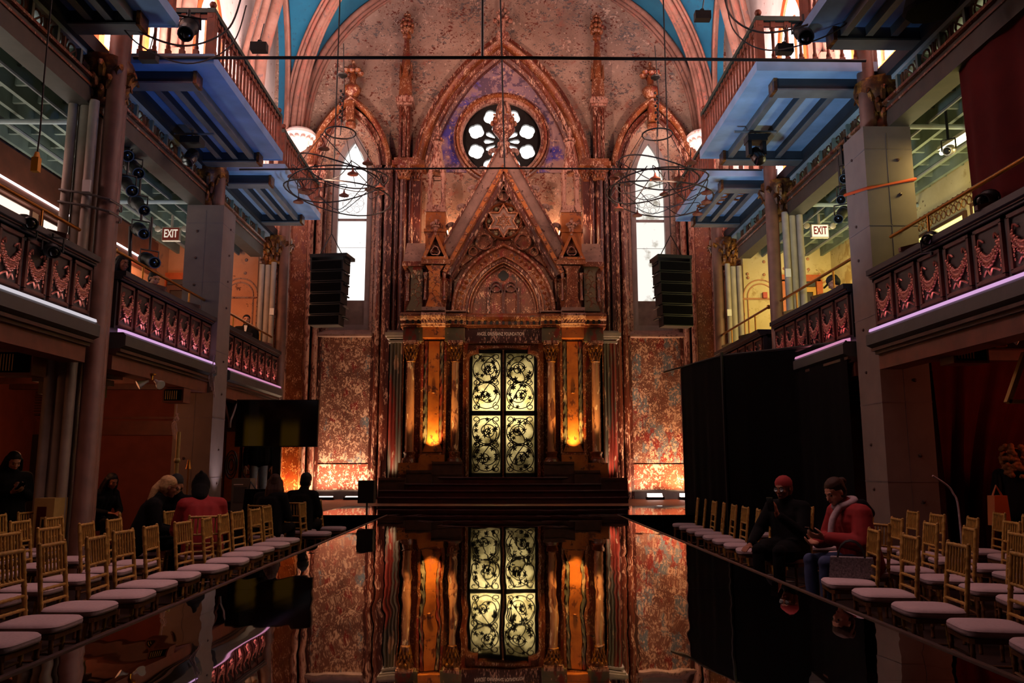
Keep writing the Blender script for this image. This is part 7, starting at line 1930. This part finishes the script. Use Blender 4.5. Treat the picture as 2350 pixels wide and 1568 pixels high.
# white cable ends at parapet corners
for px, py, Y, lab in ((487, 855, 13.9, 'coil of white cable at the parapet corner by the boxed column'), (403, 965, 13.6, 'bundle of pale cables beside the boxed column')):
    p = P(px, py, Y); m = MB()
    for k in range(4): m.tube(cv(p + Vector((0.02 * k, 0, 0.12)), p + Vector((0.06 - 0.03 * k, -0.02, 0)), p + Vector((-0.05 + 0.02 * k, 0, -0.05)), p + Vector((0.03 * k - 0.02, 0, -0.25 - 0.06 * k)), n=5), 0.008, 5)
    m.tube([p + Vector((0, 0, 0.1)), Vector((p.x + 0.02, p.y, 2.86 if p.z < 2.8 else p.z + 0.3))], 0.008, 5)
    tag(m.build('cable', M['scarf_grey']), lab, 'cable')
# tan road case with a handle plate
p = P(100, 1178, 9.9)
t = thing('road_case', 'upright tan road case with a dark side beside the olive pillar', 'case', (p.x, 9.9, 0))
MB().box(p.x - 0.12, p.x + 0.12, 9.9, 10.2, 0, 1.08).build('case_body', M['case_tan'], t)
MB().box(p.x - 0.075, p.x + 0.03, 9.89, 9.9, 0.1, 0.98).build('case_panel', M['red_cloth'], t)
lt = MB().box(p.x - 0.02, p.x + 0.07, 9.875, 9.89, 0.72, 0.86); lt.build('case_latch', M['case_tan'], t)
MB().box(p.x + 0.0, p.x + 0.05, 9.87, 9.875, 0.745, 0.835).lathe([(0.018, 0), (0.018, 0.006)], p.x + 0.03, 9.87, 0.8, 8, axis=(0, -1, 0)).build('latch_plate', M['black_paint'], t)
# garment rail / stand pole with fittings near the boxed column
p = P(408, 1030, 12.9)
tag(MB().tube([(p.x, 12.9, 0), (p.x, 12.9, 2.0)], 0.035, 8).ball((p.x, 12.9, 1.55), 0.055, 8).box(p.x - 0.2, p.x + 0.2, 12.7, 13.1, 0, 0.03).build('stand_pole', M['case_tan']), 'tan upright stand pole left of the boxed column', 'stand')
p = P(432, 1080, 12.6)
tag(MB().tube([(p.x, 12.6, 0), (p.x, 12.6, 1.45)], 0.012, 6).lathe([(0.045, 0), (0.03, 0.06), (0.02, 0.14)], p.x, 12.6, 1.42, 8).box(p.x - 0.12, p.x + 0.12, 12.5, 12.7, 0, 0.02).build('desk_lamp', M['brass']), 'thin brass lamp on a stem left of the boxed column', 'lamp')
# grey monitor speaker, dark equipment cart and bag beside it
p = P(552, 1118, 13.8)
t = thing('monitor_speaker', 'grey monitor speaker box beside the lit foot of the boxed column', 'speaker', (p.x, 13.8, 0.7))
MB().box(p.x - 0.15, p.x + 0.16, 13.8, 14.1, 0.72, 1.26).build('speaker_case', M['steel'], t)
MB().box(p.x - 0.11, p.x + 0.10, 13.79, 13.8, 0.86, 1.12).build('speaker_grille', M['kerb_grey'], t)
MB().box(p.x - 0.11, p.x + 0.04, 13.788, 13.8, 1.15, 1.165).build('speaker_port', M['white_plastic'], t)
t = thing('equipment_case', 'low black equipment case carrying the grey monitor speaker', 'case', (p.x, 13.9, 0)); MB().box(p.x - 0.42, p.x + 0.32, 13.72, 14.16, 0, 0.72).build('case_body', M['black_paint'], t)
MB().tube([(p.x - 0.4, 13.7, 0.72), (p.x - 0.38, 13.7, 0.86), (p.x - 0.12, 13.7, 0.88)], 0.015, 6).build('case_handle', M['black_iron'], t)
p = P(590, 1142, 13.2)
t = thing('tote_bag', 'black bag hanging on a chair back below the pale jeans', 'bag', (p.x, 13.2, 0)); MB().prism([(p.x - 0.2, 0.62), (p.x + 0.2, 0.62), (p.x + 0.17, 1.1), (p.x - 0.17, 1.1)], 13.1, 13.25).box(p.x - 0.18, p.x + 0.18, 13.08, 13.28, 0, 0.62).build('bag_body', M['black_cloth'], t)
MB().tube([(p.x - 0.12, 13.15, 1.08), (p.x - 0.1, 13.15, 1.22), (p.x + 0.0, 13.15, 1.08)], 0.012, 5).build('bag_handle', M['black_paint'], t)
# carved wooden screen between column and stage
t = thing('carved_screen', 'carved wooden screen with oval patterns behind the pale jeans', 'screen', (-5.6, 17.6, 0))
MB().box(-5.95, -5.25, 17.6, 17.7, 0, 2.9).build('screen_board', M['dark_wood'], t)
for x in (-5.78, -5.42):
    MB().box(x - 0.14, x + 0.14, 17.57, 17.6, 0.7, 2.2).build('screen_panel', M['frame_orange'], t)
    for r in (0.05, 0.09, 0.125): MB().tube([(x + r * cos(a * pi / 10), 17.565, 1.5 + r * 2.4 * sin(a * pi / 10)) for a in range(20)], 0.01, 4, closed=True).build('screen_carving', M['black_iron'], t)
t = thing('pointed_fretwork', 'row of pointed wooden fretwork arches under the farthest parapet, television side', 'fretwork', (-5.3, 16.5, 2.3))
for k in range(4):
    y = 15.4 + 0.75 * k
    MB().tube([(-5.28, y + 0.35 * q, z) for q, z in ((-1, 2.2), (-0.9, 2.35), (-0.5, 2.5), (0, 2.72), (0.5, 2.5), (0.9, 2.35), (1, 2.2))], 0.03, 5).build('fretwork_arch', M['parapet_red'], t)
# black lamp box on a thin pole at the stage corner
t = thing('lamp_stand', 'small black box on a thin pole at the corner of stage and runway', 'stand', (-2.3, 14.1, 0))
MB().box(-2.44, -2.17, 14.0, 14.25, 0.84, 1.22).build('stand_box', M['black_paint'], t)
MB().tube([(-2.3, 14.12, 0), (-2.3, 14.12, 0.86)], 0.016, 6).box(-2.42, -2.18, 14.02, 14.24, 0, 0.02).build('stand_pole', M['black_iron'], t)
# dark camera cable / selfie stick at the right
a_, b_ = P(2140, 1092, 9.6), P(2200, 1172, 9.6)
tag(MB().tube(cv(a_, a_ + Vector((0.16, 0, -0.11)), b_ + Vector((-0.05, 0, 0.2)), b_, Vector((b_.x, 9.6, 0)), n=5), 0.012, 5).build('stick', M['scarf_grey']), 'pale thin curved stick standing behind the chairs, drape side', 'stick')
# LED floor lights along the end wall
for x, w, lab in ((-4.55, 0.5, 'floor light bar at the wall foot, next to the television'), (-3.72, 0.5, 'floor light bar at the wall foot, next to the curved steps, television side'), (3.95, 0.38, 'bright tilted floor light at the wall foot, drape side'), (4.8, 0.4, 'floor light bar at the wall foot behind the black drape')):
    t = thing('floor_light', lab, 'light', (x, 21.0, BASE), 'floor lights along the end wall')
    MB().box(x - w / 2 - 0.04, x + w / 2 + 0.04, 20.92, 21.08, BASE, BASE + 0.07).build('light_case', M['black_paint'], t)
    m = MB(); z1 = BASE + (0.09 if x < 0 else 0.16); m.add([(x - w / 2, 20.93, BASE + 0.07), (x + w / 2, 20.93, BASE + 0.07), (x + w / 2, 21.05, z1), (x - w / 2, 21.05, z1)], [(0, 1, 2, 3)]); m.box(x - w / 2, x + w / 2, 21.05, 21.06, BASE + 0.07, z1); m.build('light_face', M['uplight_face'], t)
